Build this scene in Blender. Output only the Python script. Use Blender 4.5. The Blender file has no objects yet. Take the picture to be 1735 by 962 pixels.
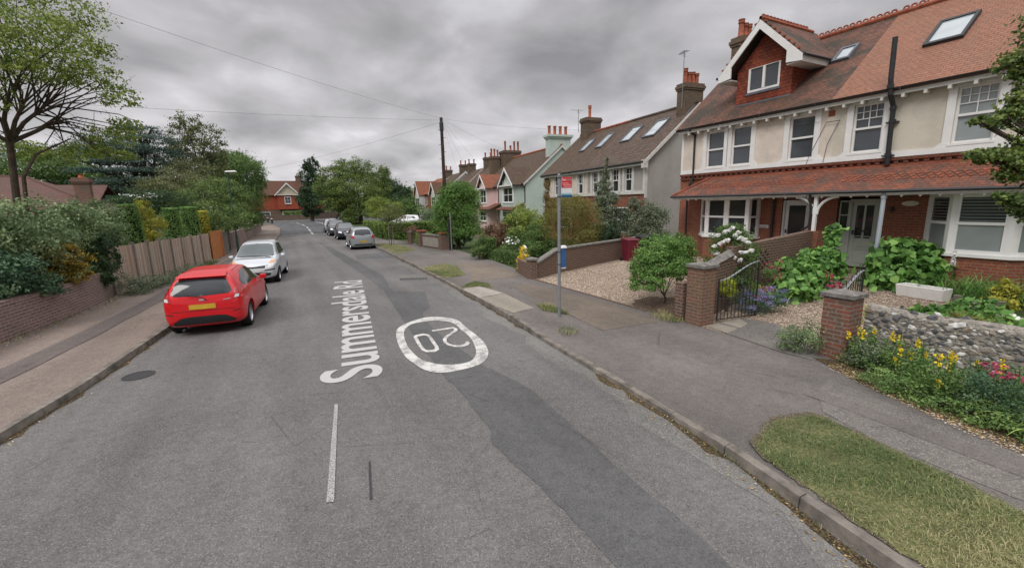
import bpy, bmesh, math, random
import numpy as np
from mathutils import Vector, Matrix
from mathutils.bvhtree import BVHTree
R = math.radians
random.seed(7)
sc = bpy.context.scene
col = sc.collection

# ------------------------------------------------------------------ camera
F = 728.0; CX = 867.5; CY = 481.0; H = 2.9
AX_X = np.array([0.8844049, -0.10565508, 0.4546042])
AX_Y = np.array([-0.46618514, -0.15334185, 0.87129656])
AX_U = np.array([-0.02234706, -0.98250867, -0.18487111])
cd = bpy.data.cameras.new('camera'); cam = bpy.data.objects.new('camera', cd); col.objects.link(cam)
cd.sensor_width = 36; cd.lens = 36 * F / 1735; cd.clip_end = 3000; cd.clip_start = .05
right = Vector((AX_X[0], AX_Y[0], AX_U[0])); down = Vector((AX_X[1], AX_Y[1], AX_U[1])); fwd = Vector((AX_X[2], AX_Y[2], AX_U[2]))
m = Matrix((right, -down, -fwd)).transposed().to_4x4(); m.translation = (0, 0, H)
cam.matrix_world = m
sc.camera = cam

# survey helpers: where a sight line meets a real plane of the street
def ray(px, py):
    d = np.array([px - CX, py - CY, F]); return np.array([d.dot(AX_X), d.dot(AX_Y), d.dot(AX_U)])
def G(px, py, z=0):
    r = ray(px, py); t = (z - H) / r[2]; return (r[0]*t, r[1]*t, z)
def PX(px, py, x):
    r = ray(px, py); t = x / r[0]; return (x, r[1]*t, r[2]*t + H)
def PY(px, py, y):
    r = ray(px, py); t = y / r[1]; return (r[0]*t, y, r[2]*t + H)
def depth(p):
    v = Vector((p[0], p[1], p[2] - H)); return v.dot(fwd)

# ------------------------------------------------------------------ world, sun, exposure
w = bpy.data.worlds.new('World'); sc.world = w; w.use_nodes = True
nt = w.node_tree; N = nt.nodes; Lk = nt.links
for n in list(N): N.remove(n)
def nd(t, **k):
    n = N.new(t)
    for a, b in k.items(): setattr(n, a, b)
    return n
def mathn(op, a, b=None, c=None):
    n = nd('ShaderNodeMath', operation=op)
    for i, v in enumerate((a, b, c)):
        if v is None: continue
        if isinstance(v, (int, float)): n.inputs[i].default_value = v
        else: Lk.new(v, n.inputs[i])
    return n.outputs[0]
SUN_EL, SUN_AZ = 48, -125    # azimuth measured clockwise from +y; the sun is a diffuse glow behind thick cloud, behind and left
tc = nd('ShaderNodeTexCoord'); sep = nd('ShaderNodeSeparateXYZ'); Lk.new(tc.outputs['Generated'], sep.inputs[0])
zz = mathn('MAXIMUM', sep.outputs[2], 0.0)
den = mathn('ADD', zz, 0.30)
cx = mathn('DIVIDE', sep.outputs[0], den); cy = mathn('DIVIDE', sep.outputs[1], den)
cmb = nd('ShaderNodeCombineXYZ'); Lk.new(cx, cmb.inputs[0]); Lk.new(cy, cmb.inputs[1])
n1 = nd('ShaderNodeTexNoise'); n1.inputs['Scale'].default_value = 2.6; n1.inputs['Detail'].default_value = 6; n1.inputs['Roughness'].default_value = .48; n1.inputs['Distortion'].default_value = .25
Lk.new(cmb.outputs[0], n1.inputs['Vector'])
n2 = nd('ShaderNodeTexNoise'); n2.inputs['Scale'].default_value = .95; n2.inputs['Detail'].default_value = 3
Lk.new(cmb.outputs[0], n2.inputs['Vector'])
mx = mathn('ADD', mathn('MULTIPLY', n1.outputs[0], .62), mathn('MULTIPLY', n2.outputs[0], .38))
rp = nd('ShaderNodeValToRGB'); e = rp.color_ramp.elements
e[0].position = .34; e[0].color = (.27, .265, .275, 1)
e[1].position = .66; e[1].color = (.74, .73, .755, 1)
k = e.new(.45); k.color = (.385, .375, .385, 1)
k = e.new(.54); k.color = (.50, .485, .50, 1)
Lk.new(mx, rp.inputs[0])
mr = nd('ShaderNodeMapRange'); Lk.new(zz, mr.inputs[0])
mr.inputs[1].default_value = .0; mr.inputs[2].default_value = .40; mr.inputs[3].default_value = 1.25; mr.inputs[4].default_value = .68
mr2 = nd('ShaderNodeMapRange'); Lk.new(zz, mr2.inputs[0]); mr2.interpolation_type = 'SMOOTHSTEP'
mr2.inputs[1].default_value = .45; mr2.inputs[2].default_value = .72; mr2.inputs[3].default_value = 0; mr2.inputs[4].default_value = 2.1
fac = mathn('ADD', mr.outputs[0], mr2.outputs[0])
vm = nd('ShaderNodeVectorMath', operation='SCALE'); Lk.new(rp.outputs[0], vm.inputs[0]); Lk.new(fac, vm.inputs['Scale'])
bg1 = nd('ShaderNodeBackground'); Lk.new(vm.outputs[0], bg1.inputs[0]); bg1.inputs[1].default_value = 1.0
sky = nd('ShaderNodeTexSky'); sky.sky_type = 'NISHITA'; sky.sun_disc = False; sky.sun_elevation = R(SUN_EL); sky.sun_rotation = R(SUN_AZ)
bg2 = nd('ShaderNodeBackground'); Lk.new(sky.outputs[0], bg2.inputs[0]); bg2.inputs[1].default_value = .06
ms = nd('ShaderNodeMixShader'); ms.inputs[0].default_value = .95   # ten tenths of cloud, a trace of blue through it
Lk.new(bg2.outputs[0], ms.inputs[1]); Lk.new(bg1.outputs[0], ms.inputs[2])
wo = nd('ShaderNodeOutputWorld'); Lk.new(ms.outputs[0], wo.inputs[0])
sl = bpy.data.lights.new('sun', 'SUN'); sl.energy = 1.25; sl.angle = R(25); sl.color = (1, .965, .92)
so = bpy.data.objects.new('sun', sl); col.objects.link(so)
sd = Vector((math.sin(R(SUN_AZ))*math.cos(R(SUN_EL)), math.cos(R(SUN_AZ))*math.cos(R(SUN_EL)), math.sin(R(SUN_EL))))
so.rotation_euler = sd.to_track_quat('Z', 'Y').to_euler(); so.location = (0, 0, 60)
vs = sc.view_settings; vs.view_transform = 'Standard'; vs.look = 'None'; vs.exposure = 0.42; vs.gamma = 1; vs.use_curve_mapping = False
sc.render.engine = 'CYCLES'

# ------------------------------------------------------------------ materials
def newmat(name):
    mt = bpy.data.materials.new(name); mt.use_nodes = True
    return mt, mt.node_tree, mt.node_tree.nodes['Principled BSDF']
class MT:
    """small node graph builder"""
    def __init__(s, name):
        s.m, s.t, s.b = newmat(name); s.n = s.t.nodes; s.l = s.t.links
        s.tc = s.n.new('ShaderNodeTexCoord')
    def L(s, a, b): s.l.new(a, b)
    def noise(s, scale, detail=3, rough=.55, src='Object', dist=0):
        n = s.n.new('ShaderNodeTexNoise'); n.inputs['Scale'].default_value = scale; n.inputs['Detail'].default_value = detail
        n.inputs['Roughness'].default_value = rough; n.inputs['Distortion'].default_value = dist
        s.L(s.tc.outputs[src], n.inputs['Vector']); return n.outputs[0]
    def vor(s, scale, src='Object', out='Color', feat='F1', rnd=1):
        n = s.n.new('ShaderNodeTexVoronoi'); n.feature = feat; n.inputs['Scale'].default_value = scale; n.inputs['Randomness'].default_value = rnd
        s.L(s.tc.outputs[src], n.inputs['Vector']); return n.outputs[out]
    def ramp(s, fac, stops, const=False):
        n = s.n.new('ShaderNodeValToRGB'); e = n.color_ramp.elements
        if const: n.color_ramp.interpolation = 'CONSTANT'
        while len(e) < len(stops): e.new(.5)
        for i, (p, c) in enumerate(stops): e[i].position = p; e[i].color = (*c, 1) if len(c) == 3 else c
        s.L(fac, n.inputs[0]); return n.outputs[0]
    def mix(s, a, b, f, mode='MIX'):
        n = s.n.new('ShaderNodeMix'); n.data_type = 'RGBA'; n.blend_type = mode
        for k, v in ((0, f), (6, a), (7, b)):
            if isinstance(v, (int, float)): n.inputs[k].default_value = v
            elif isinstance(v, tuple): n.inputs[k].default_value = (*v, 1)
            else: s.L(v, n.inputs[k])
        return n.outputs[2]
    def math(s, op, a, b=0.0):
        n = s.n.new('ShaderNodeMath'); n.operation = op
        for i, v in enumerate((a, b)):
            if isinstance(v, (int, float)): n.inputs[i].default_value = v
            else: s.L(v, n.inputs[i])
        return n.outputs[0]
    def bump(s, h, strength=.4, dist=.01):
        n = s.n.new('ShaderNodeBump'); n.inputs['Strength'].default_value = strength; n.inputs['Distance'].default_value = dist
        s.L(h, n.inputs['Height']); s.L(n.outputs[0], s.b.inputs['Normal']); return n
    def done(s, colr=None, rough=.8, spec=.3, metal=0, coat=0):
        if colr is not None:
            if isinstance(colr, tuple): s.b.inputs['Base Color'].default_value = (*colr, 1)
            else: s.L(colr, s.b.inputs['Base Color'])
        if isinstance(rough, (int, float)): s.b.inputs['Roughness'].default_value = rough
        else: s.L(rough, s.b.inputs['Roughness'])
        s.b.inputs['Specular IOR Level'].default_value = spec; s.b.inputs['Metallic'].default_value = metal
        s.b.inputs['Coat Weight'].default_value = coat; s.b.inputs['Coat Roughness'].default_value = .04
        return s.m
def mul(c, f): return tuple(min(1, v*f) for v in c)
def m_plain(name, c, rough=.6, spec=.4, metal=0, coat=0, var=.12, scale=6, bump=0):
    t = MT(name); n = t.noise(scale, 5)
    cc = t.ramp(n, [(.3, mul(c, 1-var)), (.7, mul(c, 1+var))])
    if bump: t.bump(t.noise(scale*6, 3), bump, .01)
    return t.done(cc, rough, spec, metal, coat)
def m_brick(name, ca, cb, cm, bump=.5, dirt=(.12, .10, .08), dirtf=.35, w=.235, h=.075, mortar=.011, cc=None):
    t = MT(name); b = t.n.new('ShaderNodeTexBrick'); t.L(t.tc.outputs['UV'], b.inputs['Vector'])
    b.inputs['Scale'].default_value = 1; b.inputs['Brick Width'].default_value = w; b.inputs['Row Height'].default_value = h
    b.inputs['Mortar Size'].default_value = mortar; b.inputs['Mortar Smooth'].default_value = .2; b.inputs['Bias'].default_value = 0
    b.inputs['Color1'].default_value = (*ca, 1); b.inputs['Color2'].default_value = (*cb, 1); b.inputs['Mortar'].default_value = (*cm, 1)
    c = b.outputs[0]
    if cc:
        v = t.noise(2.3, 4, src='UV'); c2 = t.mix(c, cc, t.ramp(v, [(.5, (0, 0, 0)), (.56, (.8, .8, .8))])); c = t.mix(c2, c, b.outputs['Fac'])
    c = t.mix(c, dirt, t.math('MULTIPLY', t.ramp(t.noise(.9, 6, .65, 'UV'), [(.42, (0, 0, 0)), (.7, (1, 1, 1))]), dirtf))
    c = t.mix(c, t.ramp(t.noise(22, 4, src='UV'), [(.3, (.62,)*3), (.7, (1.0,)*3)]), 1.0, 'MULTIPLY')
    hgt = t.math('ADD', t.math('MULTIPLY', b.outputs['Fac'], -1), t.math('MULTIPLY', t.noise(60, 3, src='UV'), .35))
    t.bump(hgt, bump, .008)
    return t.done(c, .88, .2)
def m_tile(name, ca, cb, cl, clf=.35, w=.17, h=.105, bump=.9, gap=(.05, .03, .025), cc=None, vs=1.6):
    t = MT(name); b = t.n.new('ShaderNodeTexBrick'); t.L(t.tc.outputs['UV'], b.inputs['Vector'])
    b.inputs['Scale'].default_value = 1; b.inputs['Brick Width'].default_value = w; b.inputs['Row Height'].default_value = h
    b.inputs['Mortar Size'].default_value = .0035; b.inputs['Mortar Smooth'].default_value = .3
    b.inputs['Color1'].default_value = (*ca, 1); b.inputs['Color2'].default_value = (*cb, 1); b.inputs['Mortar'].default_value = (*gap, 1)
    sp = t.n.new('ShaderNodeSeparateXYZ'); t.L(t.tc.outputs['UV'], sp.inputs[0])
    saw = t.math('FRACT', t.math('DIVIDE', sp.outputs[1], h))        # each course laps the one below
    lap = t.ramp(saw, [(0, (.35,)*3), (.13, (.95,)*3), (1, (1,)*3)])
    c = t.mix(b.outputs[0], cl, t.math('MULTIPLY', t.ramp(t.noise(vs, 7, .68, 'UV'), [(.44, (0, 0, 0)), (.58, (1, 1, 1))]), clf))
    if cc: c = t.mix(c, cc, t.math('MULTIPLY', t.ramp(t.noise(.7, 5, .6, 'UV'), [(.5, (0, 0, 0)), (.7, (1, 1, 1))]), .6))
    c = t.mix(c, t.ramp(t.noise(14, 4, src='UV'), [(.3, (.66,)*3), (.7, (1.0,)*3)]), 1.0, 'MULTIPLY')
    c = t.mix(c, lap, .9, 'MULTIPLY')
    t.bump(t.math('SUBTRACT', t.math('MULTIPLY', saw, -1.0), t.math('MULTIPLY', b.outputs['Fac'], .5)), bump, .02)
    return t.done(c, .85, .2)
def m_asphalt(name, base, tint=(1, 1, 1), stone=(.30, .29, .27), patchy=.22, sc_=1.0, stonef=.5):
    t = MT(name)
    big = t.ramp(t.noise(.32*sc_, 6, .6), [(.3, mul(base, 1-patchy)), (.7, mul(base, 1+patchy))])
    mid = t.ramp(t.noise(7, 5, .7), [(.3, (.82,)*3), (.7, (1.12,)*3)])
    c = t.mix(big, mid, 1, 'MULTIPLY')
    v = t.vor(95); sepv = t.n.new('ShaderNodeSeparateColor'); t.L(v, sepv.inputs[0])
    c = t.mix(c, stone, t.math('MULTIPLY', t.ramp(sepv.outputs[0], [(.72, (0, 0, 0)), (.95, (1, 1, 1))]), stonef))
    c = t.mix(c, mul(base, .3), t.math('MULTIPLY', t.ramp(sepv.outputs[1], [(.7, (0, 0, 0)), (1, (1, 1, 1))]), .6))
    st_ = t.n.new('ShaderNodeMapping'); st_.inputs['Scale'].default_value = (1.1, .07, 1); t.L(t.tc.outputs['Object'], st_.inputs[0]); sn_ = t.n.new('ShaderNodeTexNoise'); sn_.inputs['Scale'].default_value = 1.3; sn_.inputs['Detail'].default_value = 4; t.L(st_.outputs[0], sn_.inputs['Vector'])
    c = t.mix(c, t.ramp(sn_.outputs[0], [(.3, (.84,)*3), (.5, (1,)*3), (.7, (1.13,)*3)]), 1, 'MULTIPLY')
    c = t.mix(c, mul(base, .55), t.math('MULTIPLY', t.ramp(t.noise(1.9, 5, .7), [(.62, (0, 0, 0)), (.72, (1, 1, 1))]), .45))
    # fine cracks
    ck = t.vor(.55, out='Distance', feat='DISTANCE_TO_EDGE'); nz = t.noise(1.1, 3)
    ckm = t.math('MULTIPLY', t.ramp(ck, [(0, (1, 1, 1)), (.006, (0, 0, 0))]), t.ramp(nz, [(.54, (0, 0, 0)), (.6, (.55,)*3)]))
    c = t.mix(c, mul(base, .35), ckm)
    t.bump(t.math('ADD', sepv.outputs[2], t.noise(160, 2)), .45, .006)
    return t.done(c, .9, .25)
def m_gravel(name, cols, scale=38, bump=.9):
    t = MT(name); v = t.vor(scale); s_ = t.n.new('ShaderNodeSeparateColor'); t.L(v, s_.inputs[0])
    c = t.ramp(s_.outputs[0], [(i/(len(cols)), cc) for i, cc in enumerate(cols)], True)
    d = t.vor(scale, out='Distance'); c = t.mix(c, t.ramp(d, [(.3, (1, 1, 1)), (.75, (.35,)*3)]), 1, 'MULTIPLY')
    c = t.mix(c, t.ramp(t.noise(1.2, 5), [(.3, (.78,)*3), (.7, (1.1,)*3)]), 1, 'MULTIPLY')
    t.bump(t.math('MULTIPLY', d, -1), bump, .02)
    return t.done(c, .85, .25)
def m_leaf(name, dark, mid, light, trans=.28, rough=.55):
    t = MT(name); a = t.n.new('ShaderNodeAttribute'); a.attribute_name = 'v'; a.attribute_type = 'GEOMETRY'
    c = t.ramp(a.outputs['Fac'], [(.05, dark), (.5, mid), (.95, light)])
    t.done(c, rough, .35)
    tr = t.n.new('ShaderNodeBsdfTranslucent'); t.L(c, tr.inputs[0])
    mxs = t.n.new('ShaderNodeMixShader'); mxs.inputs[0].default_value = trans
    out = t.n['Material Output']; t.L(t.b.outputs[0], mxs.inputs[1]); t.L(tr.outputs[0], mxs.inputs[2]); t.L(mxs.outputs[0], out.inputs[0])
    return t.m
def m_glass(name, c=(.02, .025, .03), rough=.04, spec=.9, var=0):
    t = MT(name)
    cc = t.ramp(t.noise(1.1, 2), [(.3, mul(c, .85)), (.7, mul(c, 1.15))])
    return t.done(cc, rough, spec)

M = {}
M['asphalt'] = m_asphalt('road_asphalt', (.138, .133, .128), stone=(.30, .29, .28))
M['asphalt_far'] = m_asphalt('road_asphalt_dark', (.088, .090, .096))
M['patch'] = m_asphalt('asphalt_repair', (.106, .106, .105), stone=(.2, .2, .2), patchy=.22, stonef=.35)
M['patch_light'] = m_asphalt('asphalt_worn_edge', (.16, .155, .145), stone=(.36, .35, .32))
M['pave_r'] = m_asphalt('footway_asphalt', (.148, .134, .124), stone=(.27, .25, .23), patchy=.25, stonef=.35)
M['pave_brown'] = m_asphalt('footway_worn_brown', (.165,.135,.108), stone=(.3,.27,.23), patchy=.3, stonef=.4)
M['pave_r2'] = m_asphalt('footway_gravelly', (.16, .148, .135), stone=(.33, .31, .28), patchy=.3, stonef=.6)
M['pave_l'] = m_asphalt('footway_pinkish', (.20, .163, .14), stone=(.40, .32, .27), patchy=.16, stonef=.55)
M['pave_l2'] = m_asphalt('footway_trench', (.125, .105, .097), patchy=.2, stonef=.3)
M['concrete'] = m_asphalt('concrete_slab', (.27, .245, .20), stone=(.42, .38, .32), patchy=.12)
M['concrete2'] = m_asphalt('concrete_slab_pale', (.34, .31, .27), stone=(.45, .42, .38), patchy=.1)
M['kerb'] = m_plain('kerb_stone', (.165, .148, .128), .9, .2, var=.5, scale=5, bump=.6)
M['soil'] = m_gravel('soil', [(.19, .13, .09), (.13, .09, .06), (.26, .19, .13), (.16, .11, .075)], 45)
M['drysoil'] = m_gravel('dry_soil', [(.26, .21, .15), (.20, .165, .115), (.31, .26, .18), (.23, .20, .12)], 70)
M['litter'] = m_gravel('leaf_litter', [(.16, .11, .06), (.10, .07, .04), (.24, .17, .09), (.07, .055, .035), (.13, .12, .05)], 60)
M['gravel'] = m_gravel('drive_gravel', [(.36, .26, .185), (.47, .38, .295), (.24, .175, .125), (.39, .28, .19), (.56, .48, .39), (.29, .215, .155)], 34)
M['grassbase'] = m_plain('turf', (.15, .145, .07), .95, .1, var=.4, scale=2.5, bump=.5)
M['ground'] = m_plain('garden_ground', (.055, .075, .03), .95, .1, var=.4, scale=.8, bump=.3)
M['white_mark'] = None
t = MT('road_paint'); wn = t.noise(2.4, 8, .72); wn2 = t.noise(55, 3)
cw = t.mix((.58, .57, .54), (.20, .195, .19), t.ramp(t.math('ADD', t.math('MULTIPLY', wn, .65), t.math('MULTIPLY', wn2, .35)), [(.46, (0, 0, 0)), (.56, (.85,)*3)]))
t.bump(t.noise(120, 2), .4, .004); M['white_mark'] = t.done(cw, .8, .3)
t = MT('road_paint_fresh'); cw = t.mix((.50, .495, .485), (.36, .36, .35), t.noise(40, 3)); M['white_fresh'] = t.done(cw, .75, .3)
t = MT('road_paint_worn'); cw = t.mix((.42, .41, .39), (.14, .135, .13), t.ramp(t.noise(70, 4, .7), [(.44, (0, 0, 0)), (.58, (1, 1, 1))])); M['white_worn'] = t.done(cw, .85, .3)
M['iron'] = m_plain('cast_iron', (.035, .035, .037), .6, .4, var=.3, scale=20, bump=.3)
M['brick_red'] = m_brick('brick_orange_red', (.36, .105, .058), (.27, .078, .045), (.28, .19, .14), .4, dirtf=.3)
M['brick_red_dark'] = m_brick('brick_corbel', (.22, .05, .03), (.30, .075, .04), (.14, .07, .05), .9, w=.115, h=.075, mortar=.018)
M['brick_brown'] = m_brick('brick_brown', (.19, .095, .062), (.135, .082, .06), (.27, .23, .19), .6, dirtf=.35)
M['brick_pier'] = m_brick('brick_pier', (.30, .10, .068), (.17, .105, .08), (.27, .23, .19), .6, dirtf=.3, cc=(.155, .11, .08))
M['brick_pier2'] = m_brick('brick_pier_brown', (.23, .11, .08), (.17, .11, .08), (.26, .21, .17), .6, dirt=(.24, .19, .06), dirtf=.5)
M['brick_left'] = m_brick('brick_purple', (.29, .19, .165), (.21, .15, .14), (.40, .34, .30), .6, dirt=(.10, .085, .07), dirtf=.35)
M['brick_chim'] = m_brick('brick_chimney', (.20, .13, .085), (.14, .10, .07), (.19, .16, .13), .6, dirt=(.08, .07, .05), dirtf=.5)
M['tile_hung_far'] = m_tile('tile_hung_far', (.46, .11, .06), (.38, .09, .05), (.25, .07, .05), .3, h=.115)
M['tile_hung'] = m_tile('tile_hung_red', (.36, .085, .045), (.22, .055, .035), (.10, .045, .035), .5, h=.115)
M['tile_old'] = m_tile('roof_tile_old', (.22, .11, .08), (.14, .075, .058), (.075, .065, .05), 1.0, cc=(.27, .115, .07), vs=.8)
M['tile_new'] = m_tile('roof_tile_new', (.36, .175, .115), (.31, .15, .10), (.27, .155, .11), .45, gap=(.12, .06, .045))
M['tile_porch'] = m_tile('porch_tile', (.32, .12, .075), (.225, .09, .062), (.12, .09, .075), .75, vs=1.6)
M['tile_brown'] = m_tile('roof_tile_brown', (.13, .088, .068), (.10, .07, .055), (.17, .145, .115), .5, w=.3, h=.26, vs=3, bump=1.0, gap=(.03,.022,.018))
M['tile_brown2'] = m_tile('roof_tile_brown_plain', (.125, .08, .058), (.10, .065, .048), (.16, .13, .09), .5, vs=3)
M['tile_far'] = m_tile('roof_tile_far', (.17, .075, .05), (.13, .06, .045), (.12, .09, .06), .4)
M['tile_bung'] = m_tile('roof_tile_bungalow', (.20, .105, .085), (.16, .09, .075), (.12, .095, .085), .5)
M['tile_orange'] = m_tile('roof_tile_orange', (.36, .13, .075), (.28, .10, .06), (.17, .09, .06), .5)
M['terracotta'] = m_plain('terracotta', (.36, .11, .055), .8, .2, var=.3, scale=5, bump=.3)
M['terracotta_d'] = m_plain('terracotta_dark', (.27, .085, .05), .8, .2, var=.35, scale=5)
def m_render(name, c, dirt=.25, bump=.5, dc=(.2, .18, .15)):
    t = MT(name); cc = t.mix(c, dc, t.math('MULTIPLY', t.ramp(t.noise(.8, 8, .7), [(.42, (0, 0, 0)), (.72, (1, 1, 1))]), dirt))
    cc = t.mix(cc, t.ramp(t.noise(30, 4), [(.3, (.86,)*3), (.7, (1,)*3)]), 1, 'MULTIPLY')
    t.bump(t.math('ADD', t.noise(75, 4), t.math('MULTIPLY', t.noise(9, 5), .8)), bump, .012); return t.done(cc, .9, .2)
M['cream'] = m_render('pebbledash_cream', (.76, .675, .585), .4)
M['cream_r'] = m_render('render_cream', (.64, .595, .50), .35)
M['cream_far'] = m_render('render_pale', (.52, .48, .36), .3)
M['greyrender'] = m_render('render_grey', (.42, .405, .375), .45, dc=(.24, .22, .20))
M['whiterender'] = m_render('render_white', (.66, .65, .63), .15)
M['green'] = m_render('render_mint', (.50, .585, .53), .2)
M['pink'] = m_render('render_pink', (.74, .54, .52), .15)
M['white'] = m_plain('white_paint', (.74, .735, .72), .5, .4, var=.06, scale=3)
M['white_old'] = m_plain('white_paint_aged', (.60, .585, .55), .6, .3, var=.12, scale=3)
M['sage'] = m_plain('sage_paint', (.36, .385, .34), .5, .4, var=.06)
M['door_white'] = m_plain('door_paint_white', (.55, .56, .56), .5, .4, var=.06)
M['black'] = m_plain('black_pipe', (.018, .018, .02), .4, .5, var=.2)
M['greypipe'] = m_plain('grey_pipe', (.38, .42, .47), .5, .4, var=.08)
M['lead'] = m_plain('lead_flashing', (.11, .12, .14), .6, .4, var=.2)
M['glass'] = m_glass('window_glass', (.03, .034, .036), spec=.6)
M['glass_up'] = m_glass('window_glass_upper', (.055, .062, .072), rough=.06, spec=.7)
M['glass_blind'] = m_glass('window_glass_blind', (.24, .27, .27), rough=.12, spec=.6)
M['skyglass'] = m_glass('skylight_glass', (.35, .40, .42), rough=.12, spec=1.0)
M['blind'] = m_plain('blind_slat', (.42, .44, .45), .6, .3)
M['bark'] = m_plain('bark', (.075, .06, .045), .95, .1, var=.4, scale=6, bump=.8)
M['bark_grey'] = m_plain('bark_grey', (.13, .12, .10), .95, .1, var=.4, scale=6, bump=.8)
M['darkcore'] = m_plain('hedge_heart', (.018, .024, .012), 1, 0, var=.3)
t = MT('fence_boards'); spx = t.n.new('ShaderNodeSeparateXYZ'); t.L(t.tc.outputs['UV'], spx.inputs[0])
cmbx = t.n.new('ShaderNodeCombineXYZ'); fl = t.math('FLOOR', t.math('DIVIDE', spx.outputs[0], .105)); t.L(fl, cmbx.inputs[0])
wnz = t.n.new('ShaderNodeTexWhiteNoise'); t.L(cmbx.outputs[0], wnz.inputs[0])
fc = t.ramp(wnz.outputs[0], [(0, (.34, .26, .205)), (.5, (.45, .355, .285)), (1, (.56, .465, .385))])
gr = t.n.new('ShaderNodeMapping'); gr.inputs['Scale'].default_value = (60, 3, 3); t.L(t.tc.outputs['UV'], gr.inputs[0])
gn = t.n.new('ShaderNodeTexNoise'); gn.inputs['Scale'].default_value = 1; gn.inputs['Detail'].default_value = 4; t.L(gr.outputs[0], gn.inputs['Vector'])
fc = t.mix(fc, t.ramp(gn.outputs[0], [(.3, (.7,)*3), (.7, (1.1,)*3)]), 1, 'MULTIPLY')
fc = t.mix(fc, (.34, .16, .08), t.math('MULTIPLY', t.ramp(t.noise(.5, 3, src='UV'), [(.5, (0,)*3), (.7, (1,)*3)]), .35))
fr = t.math('FRACT', t.math('DIVIDE', spx.outputs[0], .105)); gp = t.ramp(fr, [(0, (.25,)*3), (.08, (1,)*3), (1, (1,)*3)])
fc = t.mix(fc, gp, 1, 'MULTIPLY'); t.bump(fr, .6, .012); M['fence'] = t.done(fc, .85, .2)
M['timber_orange'] = m_plain('timber_orange', (.42, .165, .055), .7, .3, var=.2, scale=4)
M['timber_grey'] = m_plain('timber_grey', (.20, .175, .15), .85, .2, var=.25, scale=4, bump=.3)
t = MT('pole_timber'); M['pole'] = t.done(t.ramp(t.noise(5, 5), [(.3, (.035, .022, .018)), (.7, (.075, .05, .04))]), .85, .2)
M['wire'] = m_plain('wire', (.12, .12, .125), .6, .3)
M['galv'] = m_plain('galvanised', (.235, .25, .27), .5, .5, metal=.3, var=.15)
M['plastic_w'] = m_plain('plastic_white', (.72, .72, .73), .35, .5, var=.05)
M['plastic_blue'] = m_plain('plastic_blue', (.03, .10, .26), .4, .5, var=.1)
M['plastic_mar'] = m_plain('plastic_maroon', (.13, .012, .025), .45, .5, var=.1)
M['plastic_blk'] = m_plain('plastic_black', (.02, .02, .021), .5, .5, var=.1)
M['sign_red'] = m_plain('sign_red', (.62, .03, .035), .4, .5, var=.05)
M['sign_pale'] = m_plain('sign_pale', (.72, .38, .38), .5, .3)
M['sign_cyan'] = m_plain('sign_cyan', (.25, .50, .58), .4, .5, var=.05)
M['sign_navy'] = m_plain('sign_navy', (.015, .09, .20), .4, .5, var=.05)
M['lampgreen'] = m_plain('lamp_post_green', (.02, .06, .04), .5, .5)
t = MT('flint_mortar'); c_ = t.ramp(t.noise(9, 7, .7), [(.3, (.17, .155, .13)), (.5, (.30, .275, .235)), (.7, (.42, .385, .33))]); c_ = t.mix(c_, (.10, .10, .10), t.ramp(t.noise(26, 4, .6), [(.52, (0, 0, 0)), (.62, (.75,)*3)])); t.bump(t.noise(35, 5), .8, .03); M['flintmortar'] = t.done(c_, .95, .15)
M['unused'] = m_gravel('flint_mortar2', [(.30, .27, .23), (.20, .185, .16), (.38, .345, .29), (.13, .13, .13), (.27, .235, .19), (.16, .15, .14)], 30, .6)
t = MT('flint_stone'); a = t.n.new('ShaderNodeAttribute'); a.attribute_name = 'v'; a.attribute_type = 'GEOMETRY'
fcol = t.ramp(a.outputs['Fac'], [(0, (.08, .085, .095)), (.22, (.16, .16, .165)), (.42, (.26, .25, .235)), (.62, (.34, .32, .285)), (.70, (.30, .235, .16)), (.80, (.42, .40, .37)), (.92, (.66, .65, .62)), (1, (.78, .77, .75))])
fcol = t.mix(fcol, t.ramp(t.noise(25, 5), [(.3, (.55,)*3), (.7, (1.15,)*3)]), 1, 'MULTIPLY'); t.bump(t.noise(30, 4), .5, .01); M['flint'] = t.done(fcol, .5, .4)
M['cap'] = m_plain('coping_stone', (.185, .175, .16), .95, .15, var=.4, scale=9, bump=.9)
M['trough'] = m_plain('trough_white', (.74, .73, .70), .8, .2, var=.08, scale=5, bump=.2)
def m_paint(name, c, metal=0): return m_plain(name, c, .3, .4, metal, .55, var=.03, scale=2)
M['car_red'] = m_paint('car_paint_red', (.60, .006, .012)); M['car_silver'] = m_paint('car_paint_silver', (.55, .58, .61), .35)
M['car_grey'] = m_paint('car_paint_grey', (.34, .36, .38), .4); M['car_dark'] = m_paint('car_paint_dark', (.022, .027, .036), .2)
M['car_slate'] = m_paint('car_paint_slate', (.07, .075, .09), .4); M['car_white'] = m_paint('car_paint_white', (.68, .69, .71))
M['car_glass'] = m_glass('car_glass', (.03, .036, .04), .06, .45)
M['car_glass2'] = m_glass('car_screen', (.10, .12, .125), .06, .5)
M['rubber'] = m_plain('tyre_rubber', (.018, .018, .018), .85, .2); M['alloy'] = m_plain('alloy', (.5, .5, .52), .3, .5, .8, var=.05)
M['lamp_red'] = m_plain('lamp_red', (.42, .01, .015), .12, .7, coat=1, var=.3, scale=20)
M['lamp_clear'] = m_plain('lamp_clear', (.62, .62, .62), .1, .8, coat=1, var=.2, scale=25)
M['lamp_amber'] = m_plain('lamp_amber', (.65, .30, .10), .15, .7, coat=1)
M['plate_y'] = m_plain('plate_yellow', (.52, .33, .03), .45, .4, var=.12, scale=5); M['plate_w'] = m_plain('plate_white', (.55, .55, .52), .45, .4)
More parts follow.
